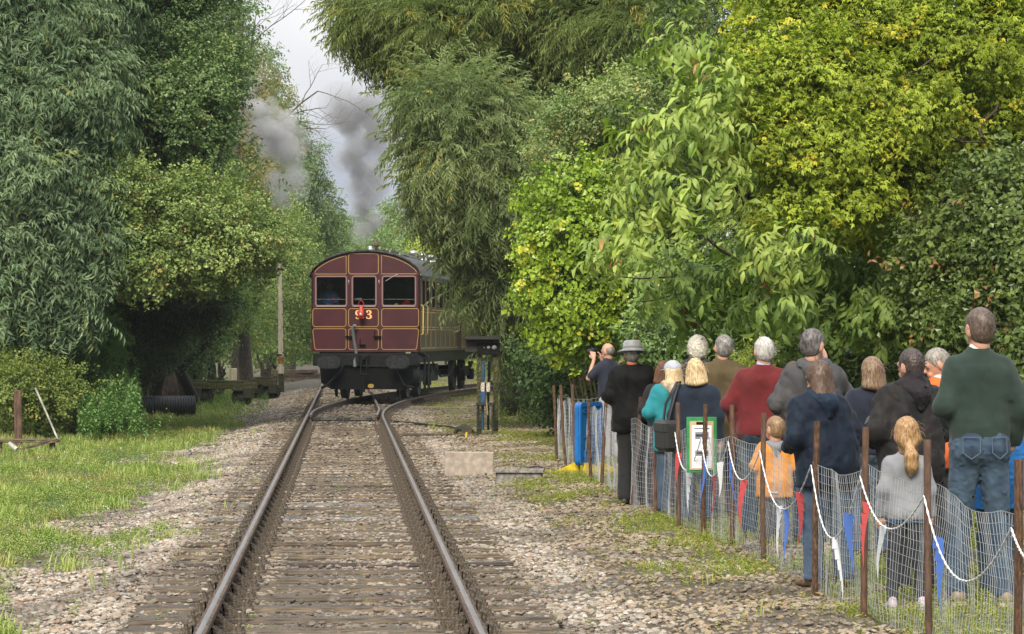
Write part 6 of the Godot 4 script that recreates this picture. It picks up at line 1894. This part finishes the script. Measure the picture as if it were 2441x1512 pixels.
	tree("silver_willow", "drooping silvery willow hanging over the railcar roof", on_ground(1230, 62), at(1190, 420, 57), 0.35, [B.call(1043, 235, 51, 85, 70, 1.1), B.call(1125, 265, 51, 125, 85, 1.2), B.call(1043, 335, 51.5, 70, 75, 1.0), B.call(1110, 385, 51, 120, 95, 1.2), B.call(1190, 350, 51, 90, 100, 1.0), B.call(1053, 430, 52, 52, 55, 0.8), B.call(1090, 480, 52, 90, 65, 0.9), B.call(1180, 480, 51, 95, 90, 1.0), B.call(1165, 580, 52, 72, 70, 0.9), B.call(1205, 660, 52, 62, 90, 0.9), B.call(1128, 660, 52, 32, 50, 0.6), B.call(1222, 770, 53, 42, 85, 0.8), B.call(1255, 560, 52.5, 70, 120, 1.0), B.call(1255, 840, 54, 42, 60, 0.8)], "willow", lm, 420, silver, 0.45, 1.2, "tree", "trees right of the line")
	tree("grey_green_thicket", "dusty grey-green hawthorn between the willows and the cherry", on_ground(1450, 52), at(1420, 420, 51), 0.2, [B.call(1420, 280, 46, 110, 70, 1.0), B.call(1340, 340, 46, 80, 60, 0.9), B.call(1520, 230, 45, 90, 60, 0.9), B.call(1480, 340, 46, 100, 80, 1.0), B.call(1380, 420, 47, 90, 70, 0.9)], "small", lm, 460, [Color(0.126, 0.188, 0.062), Color(0.335, 0.398, 0.147), Color(0.502, 0.419, 0.167), 0.06], 0.35, 1.0, "tree", "trees right of the line")
	tree("lime_bush", "bright lime green climber bush right of the willow", on_ground(1400, 45.2), at(1390, 600, 44.7), 0.15, [B.call(1330, 480, 41.2, 80, 75, 0.8), B.call(1420, 440, 41.7, 80, 70, 0.8), B.call(1310, 580, 41.2, 75, 80, 0.8), B.call(1390, 570, 41.0, 90, 90, 0.8), B.call(1300, 680, 41.2, 65, 80, 0.7), B.call(1390, 690, 41.0, 85, 85, 0.8), B.call(1360, 780, 41.2, 80, 60, 0.7), B.call(1460, 600, 41.2, 70, 110, 0.8), B.call(1460, 740, 41.2, 70, 80, 0.8), B.call(1310, 770, 41.7, 50, 50, 0.6)], "round", lg, 400, bright, 0.45, 0.95, "shrub", "shrubs right of the line", null, -0.2)
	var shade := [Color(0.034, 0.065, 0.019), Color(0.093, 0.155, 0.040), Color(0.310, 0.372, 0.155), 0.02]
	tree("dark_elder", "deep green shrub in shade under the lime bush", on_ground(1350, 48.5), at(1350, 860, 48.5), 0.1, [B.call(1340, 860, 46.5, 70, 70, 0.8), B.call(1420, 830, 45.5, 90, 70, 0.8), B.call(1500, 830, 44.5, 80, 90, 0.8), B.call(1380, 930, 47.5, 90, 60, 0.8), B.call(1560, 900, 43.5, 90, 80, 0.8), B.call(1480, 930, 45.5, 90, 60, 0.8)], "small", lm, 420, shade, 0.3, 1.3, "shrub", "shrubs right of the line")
	tree("laurel_hedge", "glossy dark laurel behind the people in the middle", on_ground(1650, 36.5), at(1650, 800, 36.5), 0.1, [B.call(1635, 790, 34.5, 100, 80, 0.6), B.call(1650, 770, 34.0, 110, 90, 0.6), B.call(1655, 890, 34.5, 112, 70, 0.6), B.call(1740, 800, 34.0, 110, 90, 0.6), B.call(1720, 900, 34.5, 120, 70, 0.6), B.call(1850, 880, 33.5, 120, 70, 0.6), B.call(1745, 1010, 34.5, 190, 70, 0.6)], "small", lg, 520, [Color(0.062, 0.115, 0.034), Color(0.178, 0.273, 0.073), Color(0.313, 0.167, 0.062), 0.05], 0.3, 1.0, "shrub", "shrubs right of the line")
	tree("variegated_shrub", "cream and yellow variegated shrub behind the red jumper", on_ground(1820, 32.5), at(1820, 880, 32.5), 0.05, [B.call(1800, 850, 31.1, 70, 50, 0.35), B.call(1860, 820, 31.1, 60, 50, 0.35), B.call(1790, 920, 31.3, 60, 50, 0.3), B.call(1910, 860, 31.5, 50, 60, 0.3)], "small", lm, 480, [Color(0.273, 0.335, 0.084), Color(0.753, 0.753, 0.335), Color(0.800, 0.800, 0.105), 0.2], 0.3, 0.8, "shrub", "shrubs right of the line")
	tree("shade_shrub", "dark green shrub behind the brown bob and black jacket", on_ground(2080, 31.5), at(2080, 900, 31.5), 0.1, [B.call(1980, 850, 30.5, 120, 90, 0.6), B.call(2080, 880, 30.0, 130, 110, 0.6), B.call(2190, 850, 30.0, 120, 90, 0.6), B.call(2100, 1000, 30.5, 160, 100, 0.6), B.call(2250, 960, 29.5, 120, 130, 0.6), B.call(2000, 1000, 31.0, 130, 90, 0.6)], "small", lg, 500, [Color(0.054, 0.100, 0.026), Color(0.178, 0.251, 0.054), Color(0.419, 0.419, 0.084), 0.04], 0.3, 1.0, "shrub", "shrubs right of the line")
	tree("ivy_wall", "dark hanging ivy down the right edge behind the tall person", on_ground(2420, 28.0), at(2420, 700, 28.0), 0.25, [B.call(2380, 420, 27.0, 110, 130, 0.6), B.call(2300, 560, 27.0, 130, 110, 0.6), B.call(2420, 600, 26.5, 80, 150, 0.6), B.call(2260, 680, 27.0, 110, 90, 0.6), B.call(2360, 760, 26.5, 120, 110, 0.6), B.call(2440, 860, 26.0, 70, 150, 0.5), B.call(2330, 900, 27.5, 130, 120, 0.6), B.call(2420, 1050, 27.0, 120, 120, 0.6), B.call(2300, 1080, 28.0, 140, 100, 0.5)], "small", lg, 520, [Color(0.05, 0.085, 0.022), Color(0.15, 0.205, 0.05), Color(0.25, 0.15, 0.06), 0.02], 0.65, 1.05, "tree", "trees right of the line")
	var haw: Node3D = tree("yellow_hawthorn", "yellow-green hawthorn sprawling over the top right", on_ground(2560, 31.0), at(2350, 420, 29.5), 0.22, [B.call(1870, 100, 27.5, 120, 90, 0.5), B.call(1990, 60, 27.5, 130, 90, 0.5), B.call(1840, 230, 27.0, 110, 90, 0.5), B.call(1960, 190, 27.0, 130, 100, 0.55), B.call(1840, 350, 26.8, 105, 80, 0.5), B.call(1950, 330, 26.8, 130, 90, 0.5), B.call(1850, 450, 26.8, 110, 70, 0.45), B.call(1960, 460, 27.0, 120, 70, 0.45), B.call(2080, 240, 27.2, 130, 120, 0.6), B.call(2090, 400, 27.4, 120, 90, 0.5), B.call(2140, 80, 27.5, 150, 110, 0.6), B.call(2260, 180, 27.5, 130, 120, 0.6), B.call(2310, 60, 27.5, 140, 100, 0.6), B.call(2200, 330, 27.8, 110, 90, 0.5), B.call(1900, -50, 28.0, 160, 70, 0.7), B.call(2200, -60, 28.0, 250, 80, 0.8), B.call(2420, 160, 27.8, 90, 170, 0.6), B.call(2100, 520, 28.0, 110, 60, 0.4), B.call(2350, 300, 28.0, 110, 90, 0.5)], "lobed", lm, 620, yellow, 0.3, 0.95, "tree", "trees right of the line", null, -0.2)
	for q in [[1800, 120, 1960, 60], [1900, 180, 2060, 130], [1980, 250, 2130, 330], [2040, 420, 2200, 330], [1880, 420, 2010, 380], [2150, 520, 2300, 430], [2160, 180, 2250, 90], [2080, 60, 2030, -20], [2260, 330, 2380, 250]]:
		limb(haw, at(q[2], q[3], 27.2), at(q[0], q[1], 26.6), 0.016, 0.005, tex.twig_bark, 0.16, "twig", 4)
	# cherry with leaves large enough to count
	var foot2 := on_ground(2600, 29.5)
	var ch := thing("cherry_tree", "cherry tree whose long pale leaves droop above the onlookers", "tree", foot2, 0.0, "trees right of the line")
	var mossy: Material = tex.mossy_bark
	var fork := at(2150, 800, 28.0)
	limb(ch, foot2 + Vector3(0, -0.2, 0), foot2 + Vector3(0.25, 3.2, -0.4), 0.2, 0.12, mossy, 0.03, "trunk", 4)
	limb(ch, foot2 + Vector3(0.06, 1.25, -0.1), fork, 0.16, 0.085, mossy, 0.02, "bough", 2)
	limb(ch, fork, at(1905, 745, 27.4), 0.085, 0.05, mossy, 0.03, "bough", 4)
	for q in [[1900.0, 745.0, 1480.0, 660.0], [1900.0, 745.0, 1560.0, 500.0], [1880.0, 735.0, 1640.0, 300.0], [1860.0, 730.0, 1520.0, 720.0], [1800.0, 640.0, 1600.0, 130.0], [1930.0, 750.0, 1750.0, 560.0]]:
		limb(ch, at(q[0], q[1], 28.2), at(q[2], q[3], 27.2), 0.022, 0.006, tex.twig_bark, 0.07, "branch", 6)
	var cb := [B.call(1620, 110, 26.6, 75, 75, 0.4), B.call(1690, 190, 26.4, 80, 70, 0.4), B.call(1540, 340, 26.2, 75, 60, 0.4), B.call(1630, 290, 26.2, 90, 80, 0.45), B.call(1720, 330, 26.4, 70, 90, 0.4), B.call(1560, 450, 26.0, 90, 60, 0.4), B.call(1660, 450, 26.0, 100, 80, 0.45), B.call(1480, 560, 26.0, 70, 45, 0.35), B.call(1580, 562, 30.0, 110, 70, 0.45), B.call(1500, 620, 30.0, 70, 45, 0.35), B.call(1630, 650, 30.0, 110, 60, 0.45), B.call(1750, 590, 30.0, 110, 80, 0.45), B.call(1770, 700, 30.0, 110, 50, 0.4), B.call(1880, 670, 28.5, 100, 60, 0.4), B.call(1990, 670, 28.5, 100, 60, 0.4), B.call(2100, 720, 28.5, 90, 55, 0.35), B.call(1560, 710, 30.0, 70, 40, 0.3), B.call(1440, 590, 30.0, 40, 30, 0.25), B.call(2010, 600, 28.5, 100, 50, 0.4), B.call(1860, 580, 26.2, 110, 60, 0.4)]
	crown(ch, cb, "cherry", lm, 240, cherry, 0.5, 0.88, -0.12)
	crown(ch, [B.call(1560, 640, 26.6, 80, 35, 0.3), B.call(1650, 650, 26.5, 90, 45, 0.35), B.call(1750, 670, 26.4, 90, 45, 0.35), B.call(1850, 700, 26.4, 80, 40, 0.3), B.call(1640, 650, 28.6, 110, 55, 0.45), B.call(1760, 640, 28.4, 110, 70, 0.45), B.call(1700, 720, 28.8, 120, 45, 0.4), B.call(1850, 680, 27.6, 110, 60, 0.45), B.call(1960, 690, 27.4, 110, 60, 0.45), B.call(2060, 715, 27.5, 100, 50, 0.4), B.call(1990, 620, 28, 110, 60, 0.45), B.call(2130, 660, 28, 90, 60, 0.4), B.call(1900, 600, 28.2, 110, 60, 0.4), B.call(2170, 735, 27.6, 60, 45, 0.3), B.call(2090, 790, 27.6, 60, 20, 0.25), B.call(1960, 770, 27.2, 60, 25, 0.25)], "cherry", lm, 230, [Color(0.085, 0.15, 0.03), Color(0.235, 0.32, 0.07), Color(0.3, 0.13, 0.05), 0.012], 0.5, 1.0, -0.2)
	var lmats := []
	for c in [cherry[0], cherry[0].lerp(cherry[1], 0.5), cherry[1], cherry[2]]:
		var m: StandardMaterial3D = leaf_mat(0.85, 0.4)
		m.vertex_color_use_as_albedo = false
		m.albedo_color = lin(c.r, c.g, c.b)
		lmats.append(m)
	var lmesh := []
	for i in 4:
		var st := st_new()
		st.set_smooth_group(1)
		leaf(st, Vector3.ZERO, Vector3(0, 0, 1), Vector3.UP, 0.105 + 0.016 * i, 0.038 + 0.004 * i, 0.2 + 0.08 * i, true)
		lmesh.append(done(st))
	for i in 290:
		var q: Array = cb[rng.randi_range(0, cb.size() - 1)]
		var a := rng.randf_range(0, TAU)
		var p: Vector3 = q[0] + q[1] * Vector3(cos(a) * sqrt(rng.randf()), sin(a) * sqrt(rng.randf()), rng.randf_range(0.85, 1.1))
		var axis := Vector3(-0.55 + rng.randf_range(-0.7, 0.6), rng.randf_range(-1.0, -0.15), rng.randf_range(-0.2, 0.8)).normalized()
		var top := Vector3(rng.randf_range(-0.4, 0.4), 1, 0.5)
		top = (top - axis * top.dot(axis)).normalized()
		part("leaf", lmesh[i % 4], lmats[3] if i % 41 == 0 else lmats[[0, 1, 1, 2, 2][i % 5]], ch, p - foot2, Basis(top.cross(axis), top, axis))
	# wood behind, right: closes the view to the sky
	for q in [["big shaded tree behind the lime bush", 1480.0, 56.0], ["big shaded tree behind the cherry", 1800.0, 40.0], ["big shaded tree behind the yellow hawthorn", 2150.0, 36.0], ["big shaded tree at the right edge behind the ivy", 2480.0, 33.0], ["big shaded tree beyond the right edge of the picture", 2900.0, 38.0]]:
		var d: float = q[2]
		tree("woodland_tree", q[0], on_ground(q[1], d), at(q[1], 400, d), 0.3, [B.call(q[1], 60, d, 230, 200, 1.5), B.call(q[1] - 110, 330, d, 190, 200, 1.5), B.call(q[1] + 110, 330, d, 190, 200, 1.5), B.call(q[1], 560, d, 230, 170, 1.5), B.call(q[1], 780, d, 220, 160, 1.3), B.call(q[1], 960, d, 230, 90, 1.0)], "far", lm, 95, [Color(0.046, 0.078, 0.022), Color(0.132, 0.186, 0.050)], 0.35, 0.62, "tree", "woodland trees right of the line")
	for q in [["leafy tree on the right bank just beyond the railcar", 1290.0, 88.0], ["leafy tree on the right bank, farther along the siding", 1330.0, 108.0]]:
		var d: float = q[2]
		tree("bank_tree", q[0], on_ground(q[1], d), at(q[1], 500, d), 0.3, [B.call(q[1], 330, d, 110, 120, 2), B.call(q[1] + 40, 520, d, 130, 130, 2), B.call(q[1] - 25, 640, d, 90, 100, 2), B.call(q[1], 760, d, 110, 90, 2), B.call(q[1] + 20, 850, d, 110, 50, 2), B.call(q[1] + 180, 600, d, 130, 240, 2)], "far", lm, 60, mid, 0.35, 0.9, "tree", "trees right of the line")
	# low growth along the right edge of the siding
	var rb := thing("undergrowth", "", "")
	tag(rb, "", "", "", "stuff")
	var ur := [PackedFloat32Array(), PackedFloat32Array()]
	for i in 900:
		var d := rng.randf_range(55.0, 110.0)
		var p := on_ground(rng.randf_range(1185, 1330), d)
		if p.x < siding_x(d) + 2.2: continue
		row(ur[i % 2], Basis(Vector3.UP, rng.randf() * TAU).scaled(Vector3.ONE * rng.randf_range(0.35, 0.8)), p + Vector3(0, -0.1, 0), Color(0.124, 0.186, 0.039).lerp(Color(0.264, 0.310, 0.062), rng.randf()))
	for i in 500:
		var d := rng.randf_range(17.0, 30.0)
		var p := Vector3(track_x(d) + rng.randf_range(4.3, 6.0), 0, -d)
		row(ur[i % 2], Basis(Vector3.UP, rng.randf() * TAU).scaled(Vector3.ONE * rng.randf_range(0.25, 0.6)), Vector3(p.x, ground_y(p.x, d) - 0.05, -d), Color(0.078, 0.124, 0.031).lerp(Color(0.171, 0.217, 0.046), rng.randf()))
	for i in 2: copies("undergrowth_stems", spray("nettle", 600 + i), lm, rb, ur[i])

# ---------- steam and smoke ----------
func puff(parent: Node3D, p: Vector3, r: Vector3, m: FogMaterial) -> void:
	var f := FogVolume.new()
	f.name = numbered(parent, "puff")
	f.shape = RenderingServer.FOG_VOLUME_SHAPE_ELLIPSOID
	f.size = r * 2.0
	f.material = m
	f.position = p - parent.position
	f.rotation = Vector3(rng.randf() * 3, rng.randf() * 3, rng.randf() * 3)
	parent.add_child(f)

func build_smoke() -> void:
	var fog := func(c: Color, density: float) -> FogMaterial:
		var m := FogMaterial.new()
		m.albedo = c.linear_to_srgb()
		m.density = density
		return m
	var d := 100.0
	var s := thing("grey_smoke", "column of grey smoke rising behind the railcar roof", "smoke", at(880, 560, d))
	for i in 110:
		var t := i / 109.0
		var w := lerpf(34.0, 70.0, t)
		var c := at(lerpf(888, 852, t) + rng.randf_range(-1, 1) * w * 0.85, lerpf(560, 225, t) + rng.randf_range(-20, 20), d + rng.randf_range(-0.6, 0.6))
		var r := rng.randf_range(0.2, 0.55) * lerpf(0.8, 1.15, t)
		puff(s, c, Vector3(r * rng.randf_range(0.8, 1.3), r * rng.randf_range(0.9, 1.5), r), fog.call(Color(0.72, 0.73, 0.76), rng.randf_range(0.28, 0.8)))
	var w := thing("white_steam", "wisp of white steam drifting up the trees on the left", "steam", at(665, 540, 90.0))
	var path := [[664, 530, 12], [670, 480, 26], [690, 430, 36], [700, 380, 40], [660, 340, 46], [650, 300, 44], [590, 240, 30], [575, 190, 26], [545, 140, 22]]
	for i in 170:
		var u := rng.randf() * 7.99
		var a: Array = path[int(u)]
		var b: Array = path[int(u) + 1]
		var k := u - int(u)
		var wd := lerpf(a[2], b[2], k)
		var c := at(lerpf(a[0], b[0], k) + rng.randfn() * wd * 0.6, lerpf(a[1], b[1], k) + rng.randf_range(-12, 12), 90.0 + rng.randf_range(-0.5, 0.5))
		var r := wd / 74.0 * rng.randf_range(0.25, 0.7)
		puff(w, c, Vector3(r * 0.9, r * 1.4, r), fog.call(Color(1.0, 1.0, 1.0), rng.randf_range(0.2, 0.65)))

# ---------- materials ----------
func build_materials() -> void:
	fine.noise_type = FastNoiseLite.TYPE_SIMPLEX_SMOOTH
	fine.frequency = 1.0
	fine.fractal_octaves = 2
	fine.seed = 5
	lumps.noise_type = FastNoiseLite.TYPE_SIMPLEX_SMOOTH
	lumps.frequency = 0.03
	lumps.fractal_octaves = 3
	lumps.seed = 9
	tex.leaf = leaf_mat(0.85, 0.5)
	tex.leaf_glossy = leaf_mat(0.7, 0.33)
	tex.leaf_grass = leaf_mat(0.75, 0.6)
	for k in ["willow", "ash", "small", "lobed", "round", "cherry", "far"]:
		for i in 3: tex["spray_%s_%d" % [k, i]] = spray(k, hash(k) % 1000 + i)
	tex.bark = mat(lin(0.075, 0.06, 0.042), 0.95, "grime", Vector3(2.5, 0.6, 2.5), 1.2)
	tex.pale_bark = mat(lin(0.19, 0.155, 0.105), 0.95, "grime", Vector3(2.5, 0.5, 2.5), 1.2)
	tex.trunk_brown = mat(lin(0.15, 0.10, 0.062), 0.95, "grime", Vector3(2.2, 0.35, 2.2), 1.5)
	tex.dead_wood = mat(lin(0.13, 0.10, 0.07), 0.9, "mottle", Vector3.ONE)
	tex.mossy_bark = mat(lin(0.075, 0.075, 0.025), 0.95, "grime", Vector3(2, 2, 2), 1.0)
	tex.twig_bark = mat(lin(0.11, 0.075, 0.05), 0.85, "mottle")
	tex.rail_side = mat(lin(0.19, 0.115, 0.068), 0.85, "grime", Vector3(3, 3, 0.8), 0.6)
	tex.rail_top = mat(lin(0.25, 0.235, 0.225), 0.46, "soft", Vector3(4, 4, 0.3), 0.0, 0.5)
	tex.iron = mat(lin(0.19, 0.145, 0.10), 0.75, "grime", Vector3.ONE * 4, 0.5)
	tex.iron_oily = mat(lin(0.05, 0.045, 0.04), 0.45, "mottle", Vector3.ONE * 3, 0.3, 0.3)
	tex.sleeper = []
	for c in [Color(0.23, 0.165, 0.10), Color(0.175, 0.125, 0.078), Color(0.27, 0.20, 0.125), Color(0.20, 0.15, 0.10)]:
		tex.sleeper.append(mat(lin(c.r, c.g, c.b), 0.9, "grime", Vector3(0.35, 3.5, 3.5), 1.0))
	tex.sleeper_dark = mat(lin(0.085, 0.05, 0.038), 0.85, "grime", Vector3(0.35, 3.5, 3.5), 0.8)
	tex.sleeper_wet = mat(lin(0.26, 0.26, 0.27), 0.3, "grime", Vector3(0.5, 3.5, 3.5), 0.5)
	tex.maroon = mat(lin(0.062, 0.0085, 0.014), 0.4, "soft", Vector3.ONE * 0.4)
	tex.maroon.clearcoat_enabled = true
	tex.maroon.clearcoat = 0.3
	tex.maroon.clearcoat_roughness = 0.25
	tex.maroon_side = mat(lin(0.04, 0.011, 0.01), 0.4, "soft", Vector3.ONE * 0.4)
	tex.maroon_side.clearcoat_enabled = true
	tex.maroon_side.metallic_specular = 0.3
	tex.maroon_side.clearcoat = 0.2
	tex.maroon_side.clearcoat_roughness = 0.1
	tex.gold = mat(lin(0.42, 0.27, 0.09), 0.5)
	tex.gold_dull = mat(lin(0.22, 0.14, 0.05), 0.5)
	tex.brass = mat(lin(0.6, 0.4, 0.1), 0.35, "", Vector3.ONE, 0.0, 0.6)
	tex.frame_paint = mat(lin(0.20, 0.12, 0.12), 0.4)
	tex.sill_grey = mat(lin(0.3, 0.28, 0.3), 0.5)
	tex.steel = mat(lin(0.45, 0.45, 0.46), 0.35, "", Vector3.ONE, 0.0, 0.8)
	tex.roof = mat(lin(0.085, 0.088, 0.08), 0.6, "grime", Vector3(0.6, 0.6, 0.2), 0.0)
	tex.wood_dark = mat(lin(0.035, 0.018, 0.012), 0.5)
	tex.black_iron = mat(lin(0.008, 0.008, 0.008), 0.55, "mottle", Vector3.ONE * 2)
	tex.grey_iron = mat(lin(0.022, 0.0235, 0.025), 0.55, "mottle", Vector3.ONE * 2)
	tex.buffer_grey = mat(lin(0.05, 0.053, 0.057), 0.5, "mottle", Vector3.ONE * 1.5)
	for k in ["black_iron", "grey_iron", "buffer_grey"]: tex[k].metallic_specular = 0.25
	tex.wheel = mat(lin(0.02, 0.018, 0.016), 0.6, "mottle", Vector3.ONE * 2)
	tex.hose = mat(lin(0.11, 0.12, 0.125), 0.6)
	tex.red_paint = mat(lin(0.42, 0.025, 0.015), 0.35)
	tex.numeral = mat(lin(0.75, 0.5, 0.2), 0.5)
	tex.lens = mat(lin(0.35, 0.38, 0.4), 0.1, "", Vector3.ONE, 0.0, 0.3)
	tex.rivet = lathe_mesh([[0.014, 0.0], [0.011, 0.008], [0.0, 0.012]], 6)
	for k in ["glass", "glass_dark"]:
		var m := StandardMaterial3D.new()
		m.transparency = BaseMaterial3D.TRANSPARENCY_ALPHA
		m.albedo_color = Color(0.02, 0.025, 0.02, 0.35) if k == "glass" else Color(0.05, 0.05, 0.05, 0.5)
		m.roughness = 0.02
		tex[k] = m
	tex.mossy_wood = mat(lin(0.12, 0.12, 0.04), 0.95, "grime", Vector3(1.5, 1.5, 1.5), 1.0)
	tex.mossy_iron = mat(lin(0.06, 0.065, 0.03), 0.85, "grime", Vector3.ONE * 2, 0.8)
	tex.pale_wood = mat(lin(0.68, 0.58, 0.42), 0.85, "mottle", Vector3(2.5, 0.35, 2.5), 0.6)
	tex.pale_wood.albedo_texture = noise_tex("soft", 0.006, 0.78, 1.0, 3)
	tex.brown_post = mat(lin(0.155, 0.085, 0.055), 0.85, "mottle", Vector3(3, 0.5, 3), 0.6)
	tex.stick_wood = mat(lin(0.34, 0.25, 0.12), 0.85, "mottle", Vector3(3, 0.6, 3))
	tex.white_pole = mat(lin(0.62, 0.6, 0.56), 0.6, "mottle")
	tex.dark_board = mat(lin(0.035, 0.026, 0.02), 0.7, "grime", Vector3.ONE * 2, 0.4)
	tex.dial = mat(lin(0.5, 0.5, 0.5), 0.4, "grime", Vector3.ONE * 8)
	tex.cream = mat(lin(0.66, 0.58, 0.5), 0.7, "mottle", Vector3.ONE * 3)
	tex.blue_paint = mat(lin(0.02, 0.09, 0.22), 0.5, "mottle", Vector3.ONE * 4)
	tex.concrete_pink = mat(lin(0.40, 0.335, 0.28), 0.95, "soft", Vector3.ONE * 2.5, 0.5)
	tex.concrete_grey = mat(lin(0.36, 0.33, 0.31), 0.95, "mottle", Vector3.ONE * 2.0, 0.5)
	tex.rust = mat(lin(0.165, 0.085, 0.05), 0.85, "mottle", Vector3(6, 1.2, 6), 0.5)
	tex.rusts = [tex.rust, mat(lin(0.21, 0.105, 0.055), 0.9, "grime", Vector3(6, 1.5, 6), 0.6), mat(lin(0.16, 0.09, 0.06), 0.8, "mottle", Vector3(5, 1.0, 5), 0.6)]
	tex.rust_dark = mat(lin(0.06, 0.045, 0.035), 0.85, "mottle", Vector3.ONE * 3)
	tex.blue_plastic = mat(lin(0.01, 0.145, 0.46), 0.3, "soft", Vector3.ONE)
	tex.yellow_plastic = mat(lin(0.62, 0.46, 0.02), 0.4, "soft", Vector3.ONE * 2)
	tex.black_plastic = mat(lin(0.012, 0.013, 0.015), 0.35)
	tex.wire = mat(lin(0.50, 0.52, 0.55), 0.4, "", Vector3.ONE, 0.0, 0.55)
	tex.white_cloth = mat(lin(0.62, 0.62, 0.63), 0.9)
	for q in [["red", Color(0.42, 0.025, 0.025)], ["blue", Color(0.02, 0.10, 0.42)], ["white", Color(0.6, 0.62, 0.67)]]:
		var m: StandardMaterial3D = mat(lin(q[1].r, q[1].g, q[1].b), 0.7)
		m.backlight_enabled = true
		m.backlight = Color(0.5, 0.5, 0.5)
		m.cull_mode = BaseMaterial3D.CULL_DISABLED
		tex["flag_" + q[0]] = m
	tex.green_paint = mat(lin(0.02, 0.24, 0.07), 0.5, "soft", Vector3.ONE * 3)
	tex.hardboard = mat(lin(0.45, 0.34, 0.2), 0.8)
	var cloth := func(rough: float, sheen: float, bump: float, scale: float) -> StandardMaterial3D:
		var m := mat(Color.WHITE, rough, "weave", Vector3.ONE * scale, bump)
		m.vertex_color_use_as_albedo = true
		if sheen > 0.0:
			m.rim_enabled = true
			m.rim = sheen
			m.rim_tint = 0.7
		return m
	tex.cloth = cloth.call(0.85, 0.1, 0.45, 5.0)
	tex.knit = cloth.call(0.95, 0.15, 0.8, 9.0)
	tex.shell = cloth.call(0.72, 0.06, 0.25, 3.0)
	tex.shell.metallic_specular = 0.3
	tex.denim = cloth.call(0.9, 0.1, 0.7, 7.0)
	tex.leather = cloth.call(0.5, 0.0, 0.2, 5.0)
	tex.hair = tinted(0.5)
	tex.skin = tinted(0.55)
	tex.skin.subsurf_scatter_enabled = true
	tex.skin.subsurf_scatter_strength = 0.08
	tex.eye = mat(lin(0.08, 0.06, 0.05), 0.2)
	tex.lips = mat(lin(0.32, 0.12, 0.1), 0.5)
	tex.eye_mesh = lathe_mesh([[0.0, -0.011], [0.008, -0.008], [0.011, 0.0], [0.008, 0.008], [0.0, 0.011]], 8)
	var ms := st_new()
	box(ms, Vector3.ZERO, Vector3(0.045, 0.009, 0.012), Basis(), 0.004)
	tex.mouth_mesh = done(ms)
	hand_right = soft_mesh(hand_bones(1.0), 0.0058, 0.007, [], 0.0, Vector3.ONE, Color(0.46, 0.25, 0.175))
	hand_left = soft_mesh(hand_bones(-1.0), 0.0058, 0.007, [], 0.0, Vector3.ONE, Color(0.46, 0.25, 0.175))

func sky_picture() -> ImageTexture:
	# layered overcast, brightest overhead
	var w := 512
	var h := 256
	var im := Image.create(w, h, false, Image.FORMAT_RGBF)
	var n := FastNoiseLite.new()
	n.seed = 21
	n.frequency = 1.0
	n.fractal_octaves = 5
	for j in h:
		var lat := PI * (0.5 - (j + 0.5) / h)
		for i in w:
			var lon := TAU * (i + 0.5) / w
			var p := Vector3(cos(lat) * cos(lon), sin(lat), cos(lat) * sin(lon))
			var q := p / maxf(0.18, absf(p.y) + 0.12)
			var c := n.get_noise_3d(q.x * 1.1, p.y * 5.0, q.z * 1.1)
			var l := (1.0 + 2.0 * maxf(0.0, p.y)) * SKY_LEVEL
			var shade := clampf(0.5 + c * 1.3, 0.0, 1.0)
			var col := Color(0.70, 0.78, 0.93).lerp(Color(1.0, 1.0, 1.0), shade) * l * lerpf(0.68, 1.12, shade)
			if p.y < 0.0: col = Color(0.25, 0.24, 0.2)
			im.set_pixel(i, j, col)
	return ImageTexture.create_from_image(im)

const SKY_LEVEL := 0.43

func _ready() -> void:
	rng.seed = 20240
	var cam := Camera3D.new()
	cam.name = "camera"
	cam.fov = 2.0 * rad_to_deg(atan(756.0 / PPM))
	cam.near = 0.5
	cam.far = 2000.0
	cam.position = Vector3(0, EYE, 0)
	cam.rotation.x = atan(46.0 / PPM)
	add_child(cam)
	cam.current = true
	var env := Environment.new()
	env.background_mode = Environment.BG_SKY
	env.tonemap_mode = Environment.TONE_MAPPER_LINEAR
	env.tonemap_exposure = 1.75
	env.sdfgi_enabled = true
	env.ssao_enabled = true
	env.ssil_enabled = true
	env.volumetric_fog_enabled = true
	env.volumetric_fog_density = 0.0
	env.fog_enabled = true
	env.fog_density = 0.0002
	env.fog_light_color = Color(0.86, 0.9, 0.93)
	env.sky = Sky.new()
	var sm := PanoramaSkyMaterial.new()
	sm.panorama = sky_picture()
	env.sky.sky_material = sm
	var we := WorldEnvironment.new()
	we.name = "environment"
	we.environment = env
	add_child(we)
	var sun := DirectionalLight3D.new()
	sun.name = "sun"
	sun.light_energy = 1.0
	sun.light_color = Color(1.0, 0.96, 0.88)
	sun.light_angular_distance = 24.0
	sun.shadow_enabled = true
	sun.rotation_degrees = Vector3(-40.0, -12.0, 0)
	add_child(sun)

	var t0 := Time.get_ticks_msec()
	build_materials()
	build_ground()
	build_track()
	build_coach()
	print("structure ", Time.get_ticks_msec() - t0)
	build_lineside()
	build_fence()
	print("things ", Time.get_ticks_msec() - t0)
	build_people()
	print("people ", Time.get_ticks_msec() - t0)
	build_trees()
	print("trees ", Time.get_ticks_msec() - t0)
	build_ballast()
	build_grass()
	build_smoke()
	print("all ", Time.get_ticks_msec() - t0)
	for mm in find_children("*", "MultiMeshInstance3D", true, false): copies_n += mm.multimesh.instance_count
	print("copies ", copies_n)

var copies_n := 0
